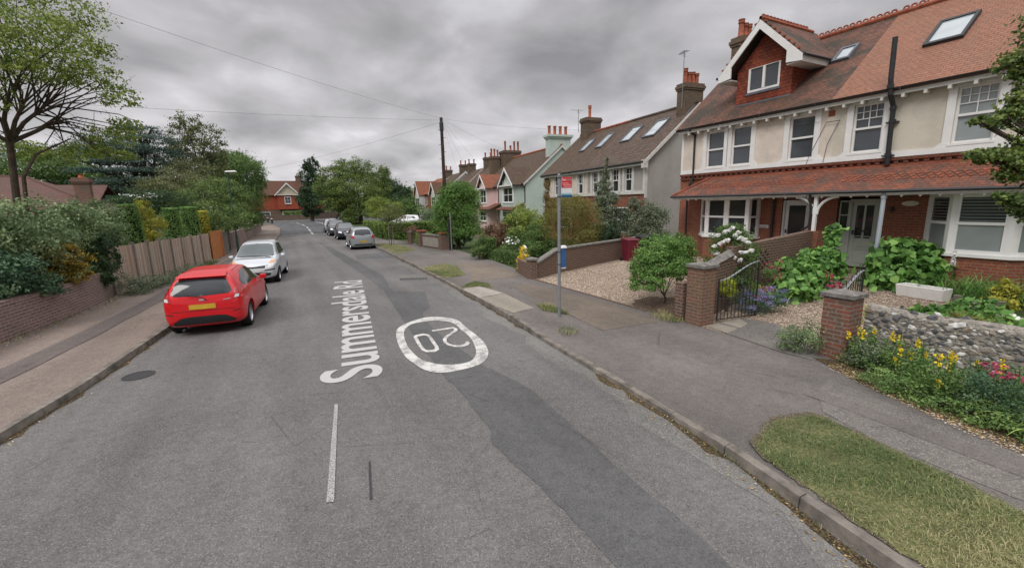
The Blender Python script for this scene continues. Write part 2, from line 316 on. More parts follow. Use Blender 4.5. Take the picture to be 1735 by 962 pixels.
# foliage palettes
def LF(k, d, mi, l, **kw):
    g_ = 1.0 if k.endswith('fl') else 2.05
    M[k] = m_leaf('leaf_'+k, mul(d, g_*1.15), mul(mi, g_), mul(l, g_*.95), **kw)
LF('oak', (.020, .036, .010), (.055, .085, .018), (.125, .155, .035))
LF('limegreen', (.035, .06, .012), (.10, .135, .025), (.20, .23, .05))
LF('mid', (.020, .042, .012), (.050, .088, .022), (.10, .15, .04))
LF('dark', (.010, .022, .010), (.022, .045, .016), (.05, .08, .03))
LF('conifer', (.008, .020, .010), (.020, .042, .018), (.045, .07, .03))
LF('cedar', (.012, .026, .022), (.030, .055, .042), (.065, .10, .075))
LF('yellowgreen', (.06, .075, .010), (.17, .17, .022), (.33, .30, .05))
LF('goldconifer', (.09, .085, .01), (.20, .19, .018), (.30, .28, .04))
LF('gold', (.12, .085, .008), (.34, .22, .012), (.55, .40, .03))
LF('shrub', (.03, .05, .022), (.085, .125, .055), (.20, .25, .13))
LF('bluegreen', (.016, .040, .022), (.040, .080, .042), (.09, .14, .07))
LF('topiary', (.03, .065, .014), (.066, .128, .027), (.115, .19, .05))
LF('olive', (.028, .036, .014), (.068, .078, .030), (.13, .135, .055))
LF('willowbrown', (.045, .045, .012), (.10, .095, .024), (.17, .14, .04))
LF('grey', (.035, .048, .030), (.085, .105, .065), (.16, .19, .12))
LF('redleaf', (.025, .028, .012), (.085, .045, .026), (.17, .075, .048))
LF('bigleaf', (.025, .06, .014), (.07, .15, .035), (.16, .27, .07))
LF('maple', (.025, .035, .012), (.06, .095, .024), (.12, .165, .045))
LF('hedge', (.02, .04, .008), (.06, .10, .02), (.13, .18, .04))
LF('moss', (.07, .10, .008), (.20, .24, .02), (.34, .36, .04))
LF('grass', (.035, .055, .018), (.085, .105, .034), (.21, .19, .10), trans=.2)
LF('bedgreen', (.03, .06, .018), (.08, .135, .038), (.15, .215, .065))
LF('strap', (.05, .10, .02), (.14, .23, .05), (.34, .42, .10))
LF('ivybrown', (.05, .035, .015), (.11, .075, .028), (.2, .14, .05))
LF('yellowfl', (.60, .42, .01), (.78, .58, .015), (.85, .72, .05), trans=.1)
LF('whitefl', (.72, .72, .68), (.85, .85, .82), (.9, .9, .9), trans=.1)
LF('pinkfl', (.26, .03, .06), (.40, .06, .11), (.50, .14, .2), trans=.1)
LF('bluefl', (.14, .13, .34), (.24, .23, .48), (.36, .36, .6), trans=.1)
LF('autumn', (.045, .045, .01), (.14, .105, .015), (.27, .18, .025))

# ------------------------------------------------------------------ mesh helpers
def inv_of(o):
    return (Matrix.Translation(o.location) @ o.rotation_euler.to_matrix().to_4x4()).inverted()
class MB:
    def __init__(s): s.v = []; s.f = []
    def add(s, vs, fs):
        b = len(s.v); s.v += [tuple(p) for p in vs]; s.f += [tuple(b+i for i in f) for f in fs]; return s
    def quad(s, *p): return s.add(p, [tuple(range(len(p)))])
    def box(s, x0, x1, y0, y1, z0, z1):
        if x0 > x1: x0, x1 = x1, x0
        if y0 > y1: y0, y1 = y1, y0
        if z0 > z1: z0, z1 = z1, z0
        return s.add([(x0,y0,z0),(x1,y0,z0),(x1,y1,z0),(x0,y1,z0),(x0,y0,z1),(x1,y0,z1),(x1,y1,z1),(x0,y1,z1)],
                     [(0,3,2,1),(4,5,6,7),(0,1,5,4),(1,2,6,5),(2,3,7,6),(3,0,4,7)])
    def hull8(s, bot, top):     # any 4-corner bottom and top loops (ccw from above)
        return s.add(list(bot)+list(top), [(3,2,1,0),(4,5,6,7),(0,1,5,4),(1,2,6,5),(2,3,7,6),(3,0,4,7)])
    def extrude(s, poly, off):  # planar loop moved by a vector into a solid
        n = len(poly); o = Vector(off); a = [Vector(p) for p in poly]; nn = Vector((0,0,0))
        for i in range(n): nn += a[i].cross(a[(i+1) % n])
        if nn.dot(o) < 0: a.reverse()
        b = [p+o for p in a]
        return s.add(a+b, [tuple(range(n-1,-1,-1)), tuple(range(n,2*n))] + [(i,(i+1)%n,(i+1)%n+n,i+n) for i in range(n)])
    def tube(s, pts, rad, n=8, caps=True):
        pts = [Vector(p) for p in pts]
        if not hasattr(rad, '__len__'): rad = [rad]*len(pts)
        rings = []; prev = None
        for i, p in enumerate(pts):
            d = (pts[min(i+1, len(pts)-1)] - pts[max(i-1, 0)]).normalized()
            u = d.cross(Vector((0,0,1))) if prev is None else prev - d*prev.dot(d)
            if u.length < 1e-4: u = d.cross(Vector((1,0,0)))
            u.normalize(); prev = u; v = d.cross(u)
            rings.append([p + (u*math.cos(2*math.pi*k/n) + v*math.sin(2*math.pi*k/n))*rad[i] for k in range(n)])
        vs = [q for r in rings for q in r]; fs = []
        for i in range(len(rings)-1):
            for k in range(n):
                a = i*n+k; b = i*n+(k+1)%n; fs.append((a, b, b+n, a+n))
        if caps: fs += [tuple(range(n-1,-1,-1)), tuple((len(rings)-1)*n+k for k in range(n))]
        return s.add(vs, fs)
    def lathe(s, prof, c, n=16, axis='z', caps=True):
        vs = []; fs = []
        for r, h in prof:
            for k in range(n):
                a = 2*math.pi*k/n; q = (r*math.cos(a), r*math.sin(a), h)
                if axis == 'x': q = (q[2], q[0], q[1])
                if axis == 'y': q = (q[0], q[2], q[1])
                vs.append((c[0]+q[0], c[1]+q[1], c[2]+q[2]))
        for i in range(len(prof)-1):
            for k in range(n):
                a = i*n+k; b = i*n+(k+1)%n; fs.append((a, b, b+n, a+n))
        if caps: fs += [tuple(range(n-1,-1,-1)), tuple((len(prof)-1)*n+k for k in range(n))]
        return s.add(vs, fs)
    def build(s, name, mat, parent=None, world=False, smooth=False, bevel=0, origin=None):
        vs = s.v
        if parent is not None and world:
            im = inv_of(parent); vs = [im @ Vector(p) for p in vs]
        if origin is not None: vs = [Vector(p)-Vector(origin) for p in vs]
        me = bpy.data.meshes.new(name); me.from_pydata([tuple(p) for p in vs], [], s.f); me.update()
        bm = bmesh.new(); bm.from_mesh(me)
        bmesh.ops.recalc_face_normals(bm, faces=bm.faces)
        if bevel:
            bmesh.ops.bevel(bm, geom=[e for e in bm.edges if len(e.link_faces) == 2 and e.calc_face_angle(0) > .6], offset=bevel, segments=1, affect='EDGES')
        uvl = bm.loops.layers.uv.new('UVMap')
        bm.normal_update()
        for f in bm.faces:
            n = f.normal
            if abs(n.z) > .97: u = Vector((1,0,0)); v = Vector((0,1,0))
            else: u = Vector((-n.y, n.x, 0)).normalized(); v = n.cross(u)
            for l in f.loops: l[uvl].uv = (l.vert.co.dot(u), l.vert.co.dot(v))
            f.smooth = smooth
        bm.to_mesh(me); bm.free()
        if smooth: me.set_sharp_from_angle(angle=R(40))
        if mat is not None: me.materials.append(mat)
        o = bpy.data.objects.new(name, me); col.objects.link(o)
        if parent is not None: o.parent = parent
        if origin is not None: o.location = origin
        return o
def tag(o, label=None, cat=None, group=None, kind=None):
    if label: o['label'] = label
    if cat: o['category'] = cat
    if group: o['group'] = group
    if kind: o['kind'] = kind
    return o
def thing(name, label, cat, loc=(0,0,0), rotz=0, group=None):
    o = bpy.data.objects.new(name, None); col.objects.link(o); o.empty_display_size = .2
    o.location = loc; o.rotation_euler = (0, 0, rotz); return tag(o, label, cat, group)
def copy_tree(o, parent=None):
    c = o.copy(); col.objects.link(c); c.parent = parent
    for ch in list(o.children): copy_tree(ch, c)
    return c
def struct(name, mb, mat, **k): return tag(mb.build(name, mat, **k), kind='structure')
def sheet(name, pts, z, mat, sub=0, kind='structure'):
    mb = MB(); mb.add([(p[0], p[1], z(p[0], p[1]) if callable(z) else z) for p in pts], [tuple(range(len(pts)))])
    me_o = mb.build(name, mat)
    bm = bmesh.new(); bm.from_mesh(me_o.data); bmesh.ops.triangulate(bm, faces=bm.faces); bm.normal_update()
    for f in bm.faces:
        if f.normal.z < 0: f.normal_flip()
    bm.to_mesh(me_o.data); bm.free()
    return tag(me_o, kind=kind)
def text(s, size, mat, parent, loc, rot, name='lettering', extrude=.002, align='CENTER', spacing=1.0, bold=0.0):
    c = bpy.data.curves.new('txt', 'FONT'); c.body = s; c.size = size; c.extrude = extrude; c.align_x = align; c.space_character = spacing; c.offset = bold
    tmp = bpy.data.objects.new('txt', c); col.objects.link(tmp); dg = bpy.context.evaluated_depsgraph_get(); dg.update()
    me = bpy.data.meshes.new_from_object(tmp.evaluated_get(dg)); bpy.data.objects.remove(tmp)
    me.name = name; me.materials.clear(); me.materials.append(mat)
    o = bpy.data.objects.new(name, me); col.objects.link(o); o.parent = parent; o.location = loc; o.rotation_euler = rot
    return o

# ------------------------------------------------------------------ foliage
def leaf_mesh(name, C, Nn, S, V, mat, parent=None, shape='diamond', origin=None, aspect=.55, align=None):
    """C centres, Nn normals, S sizes, V colour values -> one mesh of many small leaves"""
    n = len(C); rng = np.random.default_rng(len(C)+int(abs(C[0][0]*100)))
    Nn = Nn/np.maximum(np.linalg.norm(Nn, axis=1, keepdims=True), 1e-6)
    rnd = rng.normal(size=(n, 3)) if align is None else align + rng.normal(size=(n, 3))*.25
    T = rnd - Nn*np.sum(rnd*Nn, axis=1, keepdims=True); T /= np.maximum(np.linalg.norm(T, axis=1, keepdims=True), 1e-6)
    B = np.cross(Nn, T)
    S = S[:, None]
    if shape == 'diamond': loc = [(0, -.5), (aspect*.5, .05), (0, .5), (-aspect*.5, .05)]
    elif shape == 'round': loc = [(0, -.35), (.38, -.48), (.55, -.05), (.3, .32), (0, .55), (-.3, .32), (-.55, -.05), (-.38, -.48)]
    kk = len(loc); P = np.empty((n, kk, 3))
    for i, (a, b) in enumerate(loc):
        fold = abs(a)*.35
        P[:, i, :] = C + T*(b*S) + B*(a*S) + Nn*(fold*S)
    V3 = P.reshape(-1, 3)
    if origin is not None: V3 = V3 - np.array(origin)
    me = bpy.data.meshes.new(name); me.vertices.add(n*kk); me.vertices.foreach_set('co', V3.astype(np.float32).ravel())
    me.loops.add(n*kk); me.loops.foreach_set('vertex_index', np.arange(n*kk, dtype=np.int32))
    me.polygons.add(n); me.polygons.foreach_set('loop_start', np.arange(0, n*kk, kk, dtype=np.int32)); me.polygons.foreach_set('loop_total', np.full(n, kk, dtype=np.int32))
    me.update(calc_edges=True)
    at = me.attributes.new('v', 'FLOAT', 'FACE'); at.data.foreach_set('value', np.clip(V, 0, 1).astype(np.float32))
    me.materials.append(mat)
    o = bpy.data.objects.new(name, me); col.objects.link(o)
    if parent is not None: o.parent = parent
    if origin is not None and parent is None: o.location = origin
    return o
def blob_leaves(blobs, n, size, seed, clumps=26, spread=.2, inner=.12, up=.35, zcut=-.75):
    rng = np.random.default_rng(seed); bl = np.array(blobs, float)
    wgt = (bl[:, 3]*bl[:, 5]+bl[:, 3]*bl[:, 4])**.9; wgt /= wgt.sum()
    Cs = []; Ns = []; Vs = []
    for b, wv in zip(bl, wgt):
        m_ = max(20, int(n*wv)); kc = max(8, int(clumps*(.5+wv*len(bl)/2)))
        d = rng.normal(size=(kc*3, 3)); d /= np.linalg.norm(d, axis=1, keepdims=True); d = d[d[:, 2] > zcut][:kc]; kc = len(d)
        rr = rng.uniform(.62, 1.0, kc)[:, None]; cc = d*rr; val = rng.uniform(0, 1, kc)*.55 + .2 + .18*d[:, 2]*0
        idx = rng.integers(0, kc, m_); p = cc[idx] + rng.normal(size=(m_, 3))*spread*rng.uniform(.5, 1.25, m_)[:, None]*np.array([1, 1, .75])
        inn = rng.random(m_) < inner; q = rng.normal(size=(m_, 3)); q /= np.linalg.norm(q, axis=1, keepdims=True); q *= rng.random(m_)[:, None]**.5*.8
        p[inn] = q[inn]
        Cs.append(p*b[3:6] + b[:3]); nn = p/np.maximum(np.linalg.norm(p, axis=1, keepdims=True), 1e-3)*.7 + rng.normal(size=(m_, 3))*.7 + np.array([0, 0, up]); Ns.append(nn)
        Vs.append(np.clip(val[idx] + rng.normal(size=m_)*.16, 0, 1))
    C = np.concatenate(Cs); Nn = np.concatenate(Ns); V = np.concatenate(Vs)
    C[:, 2] = np.maximum(C[:, 2], .06)
    return C, Nn, size*rng.uniform(.6, 1.3, len(C)), V
def limbs_to(mb, base, blobs, r0, fork=.35, seed=0, twigs=3):
    rg = random.Random(seed); base = Vector(base)
    tops = [Vector(b[:3]) for b in blobs]; cen = sum(tops, Vector())/len(tops)
    fk = base.lerp(Vector((cen.x*.6+base.x*.4, cen.y*.6+base.y*.4, cen.z)), fork)
    mb.tube([base - Vector((0, 0, .1)), base.lerp(fk, .5)+Vector((rg.uniform(-.05, .05), 0, 0)), fk], [r0*1.15, r0*.85, r0*.7], 8)
    for b in blobs:
        t_ = Vector(b[:3]); rr = max(.015, r0*.42)
        mid = fk.lerp(t_, .5) + Vector((rg.uniform(-.1, .1), rg.uniform(-.1, .1), .08))*b[3]
        mb.tube([fk, mid, t_], [rr, rr*.7, rr*.35], 5)
        for k in range(twigs):
            a = rg.uniform(0, 6.28); e_ = t_ + Vector((math.cos(a)*b[3], math.sin(a)*b[4], rg.uniform(-.2, .8)*b[5]))*.75
            mb.tube([mid.lerp(t_, .6), e_.lerp(t_, .4)+Vector((0, 0, .1*b[5])), e_], [rr*.4, rr*.25, rr*.1], 4)
def tree(name, label, cat, base, blobs, n, size, mat, trunk=.15, bark='bark', seed=1, group=None, shape='diamond', fork=.35, clumps=26, spread=.2, inner=.12, extra=None, aspect=.55, zcut=-.75, crown='crown', stem='trunk', twigs=3):
    r = thing(name, label, cat, base, 0, group)
    C, Nn, S, V = blob_leaves(blobs, n, size, seed, clumps, spread, inner, zcut=zcut)
    C = C - np.array(base); leaf_mesh(crown, C, Nn, S, V, M[mat], r, shape, aspect=aspect)
    mb = MB(); limbs_to(mb, (0, 0, 0), [(b[0]-base[0], b[1]-base[1], b[2]-base[2], b[3], b[4], b[5]) for b in blobs], trunk, fork, seed, twigs)
    mb.build(stem, M[bark], r, smooth=True)
    if extra:
        for (nm, bl, n2, s2, mt2, sh) in extra:
            C, Nn, S, V = blob_leaves(bl, n2, s2, seed+5, clumps=n2 if n2 < 40 else 30, spread=.12, inner=0)
            leaf_mesh(nm, C-np.array(base), Nn, S, V, M[mt2], r, sh)
    return r
def pb(px, py, rx, ry, y, fy=.9):
    """crown lobe: centre where the sight line meets distance y, radii in metres from its apparent size"""
    c = PY(px, py, y); k = depth(c)/F*1.0
    return (c[0], c[1], c[2], rx*k, rx*k*fy, ry*k)
def pxb(px, py, rx, ry, x, fy=.9):
    c = PX(px, py, x); k = depth(c)/F
    return (c[0], c[1], c[2], rx*k, rx*k*fy, ry*k)
def blades(C, Hh, Wd, lean, V, mat, name, parent=None, seg=3, origin=None, seed=3):
    """arched ribbon blades"""
    n = len(C); rng = np.random.default_rng(seed); a = rng.uniform(0, 2*np.pi, n)
    D = np.stack([np.cos(a), np.sin(a), np.zeros(n)], 1); Sd = np.stack([-np.sin(a), np.cos(a), np.zeros(n)], 1)
    rows = []
    for k in range(seg+1):
        t_ = k/seg; ctr = C + D*(lean*Hh*t_**1.6)[:, None] + np.array([0, 0, 1])*(Hh*(t_ - .45*np.minimum(lean, 1.2)*t_**2.4))[:, None]
        wd = (Wd*(1-t_**2)*.5 + .0006)[:, None]; rows += [ctr-Sd*wd, ctr+Sd*wd]
    P = np.stack(rows, 1).reshape(-1, 3); kk = 2*(seg+1)
    if origin is not None: P = P - np.array(origin)
    q = []
    for k in range(seg): q.append([2*k, 2*k+1, 2*k+3, 2*k+2])
    Fq = (np.arange(n)[:, None, None]*kk + np.array(q)[None]).reshape(-1)
    me = bpy.data.meshes.new(name); me.vertices.add(len(P)); me.vertices.foreach_set('co', P.astype(np.float32).ravel())
    nf = n*seg; me.loops.add(nf*4); me.loops.foreach_set('vertex_index', Fq.astype(np.int32)); me.polygons.add(nf)
    me.polygons.foreach_set('loop_start', np.arange(0, nf*4, 4, dtype=np.int32)); me.polygons.foreach_set('loop_total', np.full(nf, 4, dtype=np.int32)); me.update(calc_edges=True)
    at = me.attributes.new('v', 'FLOAT', 'FACE'); at.data.foreach_set('value', np.repeat(V, seg).astype(np.float32)); me.materials.append(mat)
    o = bpy.data.objects.new(name, me); col.objects.link(o)
    if parent is not None: o.parent = parent
    if origin is not None and parent is None: o.location = origin
    return o
def inpoly(P, poly):
    x, y = P[:, 0], P[:, 1]; r = np.zeros(len(P), bool); n = len(poly)
    for i in range(n):
        x1, y1 = poly[i][:2]; x2, y2 = poly[(i+1) % n][:2]
        c = ((y1 > y) != (y2 > y)) & (x < (x2-x1)*(y-y1)/((y2-y1) or 1e-9)+x1); r ^= c
    return r
def scatter(poly, n, seed):
    rng = np.random.default_rng(seed); a = np.array([p[:2] for p in poly]); lo = a.min(0); hi = a.max(0)
    P = rng.uniform(lo, hi, (int(n*2.5), 2)); return P[inpoly(P, poly)][:n], rng

# ================================================================== THE GROUND
KR = [(3.6,-12),(3.75,-2),(3.87,1.35),(4.14,2.5),(4.38,4.1),(4.57,6.96),(4.85,10.2),(5.15,15.1),(5.33,20.7),(5.42,26.2),(5.5,29),(5.6,45),(5.9,60),(6.6,72),(8.2,80),(12,87),(20,93),(34,99)]
KL = [(-4.9,-12),(-4.1,0),(-3.9,5),(-3.55,7.6),(-3.2,9.4),(-2.78,12.7),(-2.35,18),(-1.85,26),(-1.1,38),(-.45,54),(-.5,70),(-1.3,86),(-3.6,97),(-9,103),(-30,108)]
PR = [(7.2,-12),(7.2,-2),(7.15,1.2),(7.5,2.6),(7.85,3.8),(8.0,5.5),(8.0,7),(7.95,10.5),(7.9,13.9),(8.6,19),(8.95,25),(8.3,31),(7.6,36),(7.9,45),(8.3,60),(8.8,70),(10.5,77),(14,82),(22,87),(36,92)]
PL = [(-9.5,-12),(-7.8,0),(-7.0,5),(-5.73,13.1),(-5.2,17.3),(-5.1,19.2),(-4.5,22.7),(-3.85,29.4),(-3.5,36),(-3.1,50),(-2.8,65),(-3.2,84),(-5.5,93),(-10,98),(-30,102)]
def xi(line, y):
    for (x0, y0), (x1, y1) in zip(line, line[1:]):
        if y0 <= y <= y1: return x0+(x1-x0)*(y-y0)/(y1-y0)
    return line[-1][0] if y > line[-1][1] else line[0][0]
def hk(y):   # kerb upstand: dropped where cars cross
    return .115 - .06*min(1, max(0, (y-2.7)/1.0))*min(1, max(0, (8.6-y)/1.2)) - .05*min(1, max(0, (y-12.5)))*min(1, max(0, (20-y)))
def gz(x, y): return .11 + .42*min(1, max(0, (x-8.6)/6.4))*min(1, max(0, (17-y)/5))
struct('ground', MB().quad((-900,-300,-.03),(900,-300,-.03),(900,1500,-.03),(-900,1500,-.03)), M['ground'])
def pz(x, y): t_ = min(1, max(0, (x-xi(KR, y)-.125)/max(.5, xi(PR, y)+.4-xi(KR, y)-.125))); return hk(y)*(1-t_)+.115*t_
def jag(pts, step, amp, seed=1):
    rg = random.Random(seed); out = []
    n = len(pts)
    for i in range(n):
        p, q = pts[i], pts[(i+1) % n]; L_ = math.hypot(q[0]-p[0], q[1]-p[1]); k = max(1, int(L_/step)); out.append(p)
        for j in range(1, k): t_ = j/k; out.append((p[0]+(q[0]-p[0])*t_+rg.uniform(-amp, amp), p[1]+(q[1]-p[1])*t_+rg.uniform(-amp, amp)))
    return out
def strip(name, A, B, za, zb, mat, kind='structure'):
    mb = MB(); n = len(A)
    mb.add([(a[0], a[1], za(a[1]) if callable(za) else za) for a in A] + [(b[0], b[1], zb(b[1]) if callable(zb) else zb) for b in B],
           [(i, i+n, i+1+n, i+1) for i in range(n-1)])
    return tag(mb.build(name, mat), kind=kind)
def dense(y0, y1, st): return [y0+i*st for i in range(int((y1-y0)/st)+1)]
ys = dense(-12, 72, 1.0)
strip('road', [(xi(KL, y), y) for y in ys], [(xi(KR, y), y) for y in ys], 0, 0, M['asphalt'])
# the darker junction surface starts at a joint across the road
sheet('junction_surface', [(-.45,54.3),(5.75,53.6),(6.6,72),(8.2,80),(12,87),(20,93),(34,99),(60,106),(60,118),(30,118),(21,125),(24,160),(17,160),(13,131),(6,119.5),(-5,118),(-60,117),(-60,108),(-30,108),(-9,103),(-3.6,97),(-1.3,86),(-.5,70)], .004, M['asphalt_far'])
# footways
strip('pavement', [(xi(KR, y)+.125, y) for y in ys], [(xi(PR, y)+.4, y) for y in ys], lambda y: hk(y), .115, M['pave_r'])
strip('pavement', [(xi(PL, y)-.3, y) for y in ys+[80, 88]], [(xi(KL, y)-.125, y) for y in ys+[80, 88]], .115, .105, M['pave_l'])
n_ = [y for y in dense(-12, 30, .5)]
strip('pavement_trench', [(xi(PL, y)*.62+xi(KL, y)*.38, y) for y in n_], [(xi(PL, y)*.44+xi(KL, y)*.56 + .015*math.sin(y*3), y) for y in n_], .119, .119, M['pave_l2'])
# kerb stones
def kerb(line, side, step=.92):
    mb = MB(); acc = []; y = -10
    while y < 72:
        ln = step; y2 = y+ln-.012
        a = (xi(line, y), y); b = (xi(line, y2), y2); w_ = .125*side
        z0 = hk(y) if side > 0 else .11; z1 = hk(y2) if side > 0 else .11; j = random.uniform(-.006, .006)
        mb.hull8([(a[0]+j,a[1],-.02),(a[0]+w_+j,a[1],-.02),(b[0]+w_+j,b[1],-.02),(b[0]+j,b[1],-.02)],
                 [(a[0]+j+.015*side,a[1],z0+.006),(a[0]+w_+j,a[1],z0+.006),(b[0]+w_+j,b[1],z1+.006),(b[0]+j+.015*side,b[1],z1+.006)])
        y += ln
    return tag(mb.build('kerb', M['kerb']), kind='structure')
kerb(KR, 1); kerb(KL, -1)
# gutters: leaf litter and worn edges
def edge_litter(line, side, y0, y1, wmax, seed, name='gutter_litter', mat='litter'):
    rg = random.Random(seed); yy = dense(y0, y1, .25)
    strip(name, [(xi(line, y), y) for y in yy], [(xi(line, y)-side*rg.uniform(.02, wmax)*(1 if rg.random() > .25 else .3), y) for y in yy], .007, .005, M[mat])
edge_litter(KR, 1, -2, 5.5, .16, 3); edge_litter(KR, 1, 8, 24, .12, 4); edge_litter(KL, -1, 4, 30, .13, 5)
strip('worn_road_edge', [(xi(KR, y)-.02, y) for y in dense(-3, 24, .5)], [(xi(KR, y)-.35-.12*math.sin(y*2.1)-.08*math.sin(y*5.3), y) for y in dense(-3, 24, .5)], .0035, .0035, M['patch_light'])
# long dark reinstatement in the carriageway
PLf = [(2.76,20.35),(2.84,15.15),(2.40,10.17),(2.16,6.81),(2.18,5.91),(2.09,4.69),(1.98,4.42),(2.02,3.83),(2.07,3.4),(2.09,2.63),(2.06,1.8),(2.0,-4)]
PRf = [(3.5,18.45),(3.13,15.59),(3.14,14.7),(4.01,14.11),(3.48,11.84),(3.09,11.29),(2.97,10.5),(2.87,9.46),(2.94,6.83),(3.13,5.94),(3.17,5.52),(3.05,3.87),(2.99,3.41),(2.94,2.37),(2.85,1.5),(2.8,-4)]
sheet('road_patch', jag(PLf + PRf[::-1], .12, .012), .006, M['patch'])
sheet('road_patch', [(2.76,20.35),(3.5,18.45),(3.3,24),(3.0,31),(2.6,40),(2.4,40),(2.5,31)], .006, M['patch'])
sheet('road_patch', [(3.4,25.2),(5.3,24.6),(5.35,28),(3.6,27.6)], .006, M['patch'])
sheet('road_patch', [(3.9,16.8),(4.95,16.3),(5.05,17.9),(4.0,18.2)], .0055, M['patch_light'])
# markings
def band(name, outer, inner, z, mat):
    n = len(outer); mb = MB(); mb.add([(p[0], p[1], z) for p in outer]+[(p[0], p[1], z) for p in inner], [(i, (i+1)%n, (i+1)%n+n, i+n) for i in range(n)])
    return tag(mb.build(name, mat), kind='structure')
def stroke(name, pts, wd, z, mat, closed=False):
    P = [Vector((p[0], p[1], 0)) for p in pts]; n = len(P); L_ = []; R_ = []
    for i in range(n):
        a = P[i-1] if (i or closed) else P[i]; b = P[(i+1) % n] if (i < n-1 or closed) else P[i]
        d1 = (P[i]-a); d2 = (b-P[i]); d1 = d1.normalized() if d1.length > 1e-6 else d2.normalized(); d2 = d2.normalized() if d2.length > 1e-6 else d1
        t_ = (d1+d2).normalized(); nn = Vector((-t_.y, t_.x, 0)); s_ = min(1.6, 1/max(.3, t_.dot(d1)))
        # strokes are stretched along the road, so they are wider across y than across x
        off = Vector((nn.x*wd*.85, nn.y*wd*1.5, 0))*s_*.5; L_.append(P[i]+off); R_.append(P[i]-off)
    mb = MB(); mb.add([(p.x, p.y, z) for p in L_+R_], [(i, (i+1) % n, (i+1) % n+n, i+n) for i in range(n if closed else n-1)])
    return tag(mb.build(name, mat), kind='structure')
def smooth_loop(pts, k=3):
    P = np.array(pts); n = len(P); out = []
    for i in range(n):
        p0, p1, p2, p3 = P[i-1], P[i], P[(i+1)%n], P[(i+2)%n]
        for j in range(k):
            t_ = j/k; out.append(tuple(.5*((2*p1)+(-p0+p2)*t_+(2*p0-5*p1+4*p2-p3)*t_**2+(-p0+3*p1-3*p2+p3)*t_**3)))
    return out
ro = [(2.09,9.96),(2.42,10.42),(3.0,10.72),(3.41,10.51),(3.64,10.05),(3.59,9.31),(3.54,8.4),(3.43,7.77),(3.24,7.28),(2.96,6.95),(2.58,6.85),(2.16,6.9),(1.95,7.18),(1.86,7.65),(1.82,8.14),(1.9,9.05)]
ri = [(2.26,9.86),(2.53,10.28),(2.96,10.35),(3.32,10.13),(3.45,9.73),(3.41,9.14),(3.37,8.51),(3.2,7.81),(3.03,7.41),(2.82,7.16),(2.55,7.14),(2.26,7.31),(2.05,7.72),(2.01,8.22),(2.03,8.75),(2.13,9.4)]
band('speed_marking_ring', smooth_loop(ro), smooth_loop(ri), .011, M['white_mark'])
stroke('speed_marking_zero', [(2.33,9.2),(2.38,9.27),(2.54,9.29),(2.61,9.2),(2.61,9.0),(2.53,8.3),(2.49,8.14),(2.4,8.08),(2.28,8.12),(2.24,8.25),(2.26,8.6)], .085, .011, M['white_mark'], True)
stroke('speed_marking_two', [(2.8,9.45),(3.31,9.43),(3.33,9.30),(3.26,9.16),(3.02,8.92),(2.85,8.72),(2.79,8.5),(2.80,8.3),(2.87,8.14),(2.98,8.07),(3.1,8.09),(3.18,8.18),(3.2,8.29)], .085, .0115, M['white_mark'])
def quadmark(pts, z=.011, mat='white_mark', name='road_marking'): return sheet(name, pts, z, M[mat])
quadmark([(.385,6.56),(.43,6.53),(.15,4.24),(.08,4.27)], mat='white_worn', name='centre_line')
quadmark([(.575,4.78),(.595,4.78),(.495,4.1),(.47,4.1)], .009, 'iron', 'road_joint')
cl = [(2.72,52.4),(2.77,57.4),(2.84,59.6),(2.96,66.0),(3.0,68.4),(3.06,74.3),(3.0,77.8),(2.77,85.4),(2.57,88.4),(2.1,95.7),(1.7,97.7),(1.1,100.7)]
for i in range(0, 12, 2):
    (x0, y0), (x1, y1) = cl[i], cl[i+1]; quadmark([(x0-.09,y0),(x0+.09,y0),(x1+.09,y1),(x1-.09,y1)], mat='white_fresh', name='centre_line')
quadmark([(5.6,96.2),(5.9,96.6),(7.45,77.2),(7.1,76.2)], mat='white_fresh', name='give_way_line')
quadmark([(7.0,92.6),(7.0,95),(9.3,94.6),(9.3,93.3)], mat='white_fresh', name='give_way_triangle')
for k in range(3): quadmark([(9.5+k*1.3,103+k*5),(9.75+k*1.3,103+k*5),(10.2+k*1.3,105.2+k*5),(9.95+k*1.3,105.2+k*5)], mat='white_fresh', name='centre_line')
# street name lettering from a map overlay laid on the carriageway, not real paint
ang = math.atan2(9.2, 1.11)
rt = thing('street_name', None, None); 
tx = text('Summersdale Rd', 1.42, M['white_fresh'], None, (1.22, 7.28, .011), (0, 0, ang), 'street_name_overlay', .0005, 'LEFT', 1.0, .022)
bpy.data.objects.remove(rt)
wtx = max(v.co.x for v in tx.data.vertices); 
for v in tx.data.vertices: v.co.x *= 10.6/wtx
tag(tx, kind='structure')
# covers, drain
mb = MB(); mb.lathe([(.24,0),(.24,.006),(.2,.007),(.2,.005),(.0,.005)], (-2.6,9.62,.003), 20, caps=False); tag(mb.build('manhole_cover', M['iron']), 'small round iron cover in the road beside the left kerb', 'manhole cover')
mb = MB(); dq = [(3.93,17.30),(4.90,16.82),(4.82,16.49),(3.82,16.94)]
for k in range(9):
    t0, t1 = k/9+.012, (k+1)/9-.012
    L0 = Vector((*dq[0],0)).lerp(Vector((*dq[1],0)), t0); L1 = Vector((*dq[0],0)).lerp(Vector((*dq[1],0)), t1); B0 = Vector((*dq[3],0)).lerp(Vector((*dq[2],0)), t0); B1 = Vector((*dq[3],0)).lerp(Vector((*dq[2],0)), t1)
    mb.hull8([(B0.x,B0.y,.001),(B1.x,B1.y,.001),(L1.x,L1.y,.001),(L0.x,L0.y,.001)], [(B0.x,B0.y,.016),(B1.x,B1.y,.016),(L1.x,L1.y,.016),(L0.x,L0.y,.016)])
tag(mb.build('drain_cover', M['iron']), 'dark oblong iron drain grating in the road near the right kerb', 'drain')
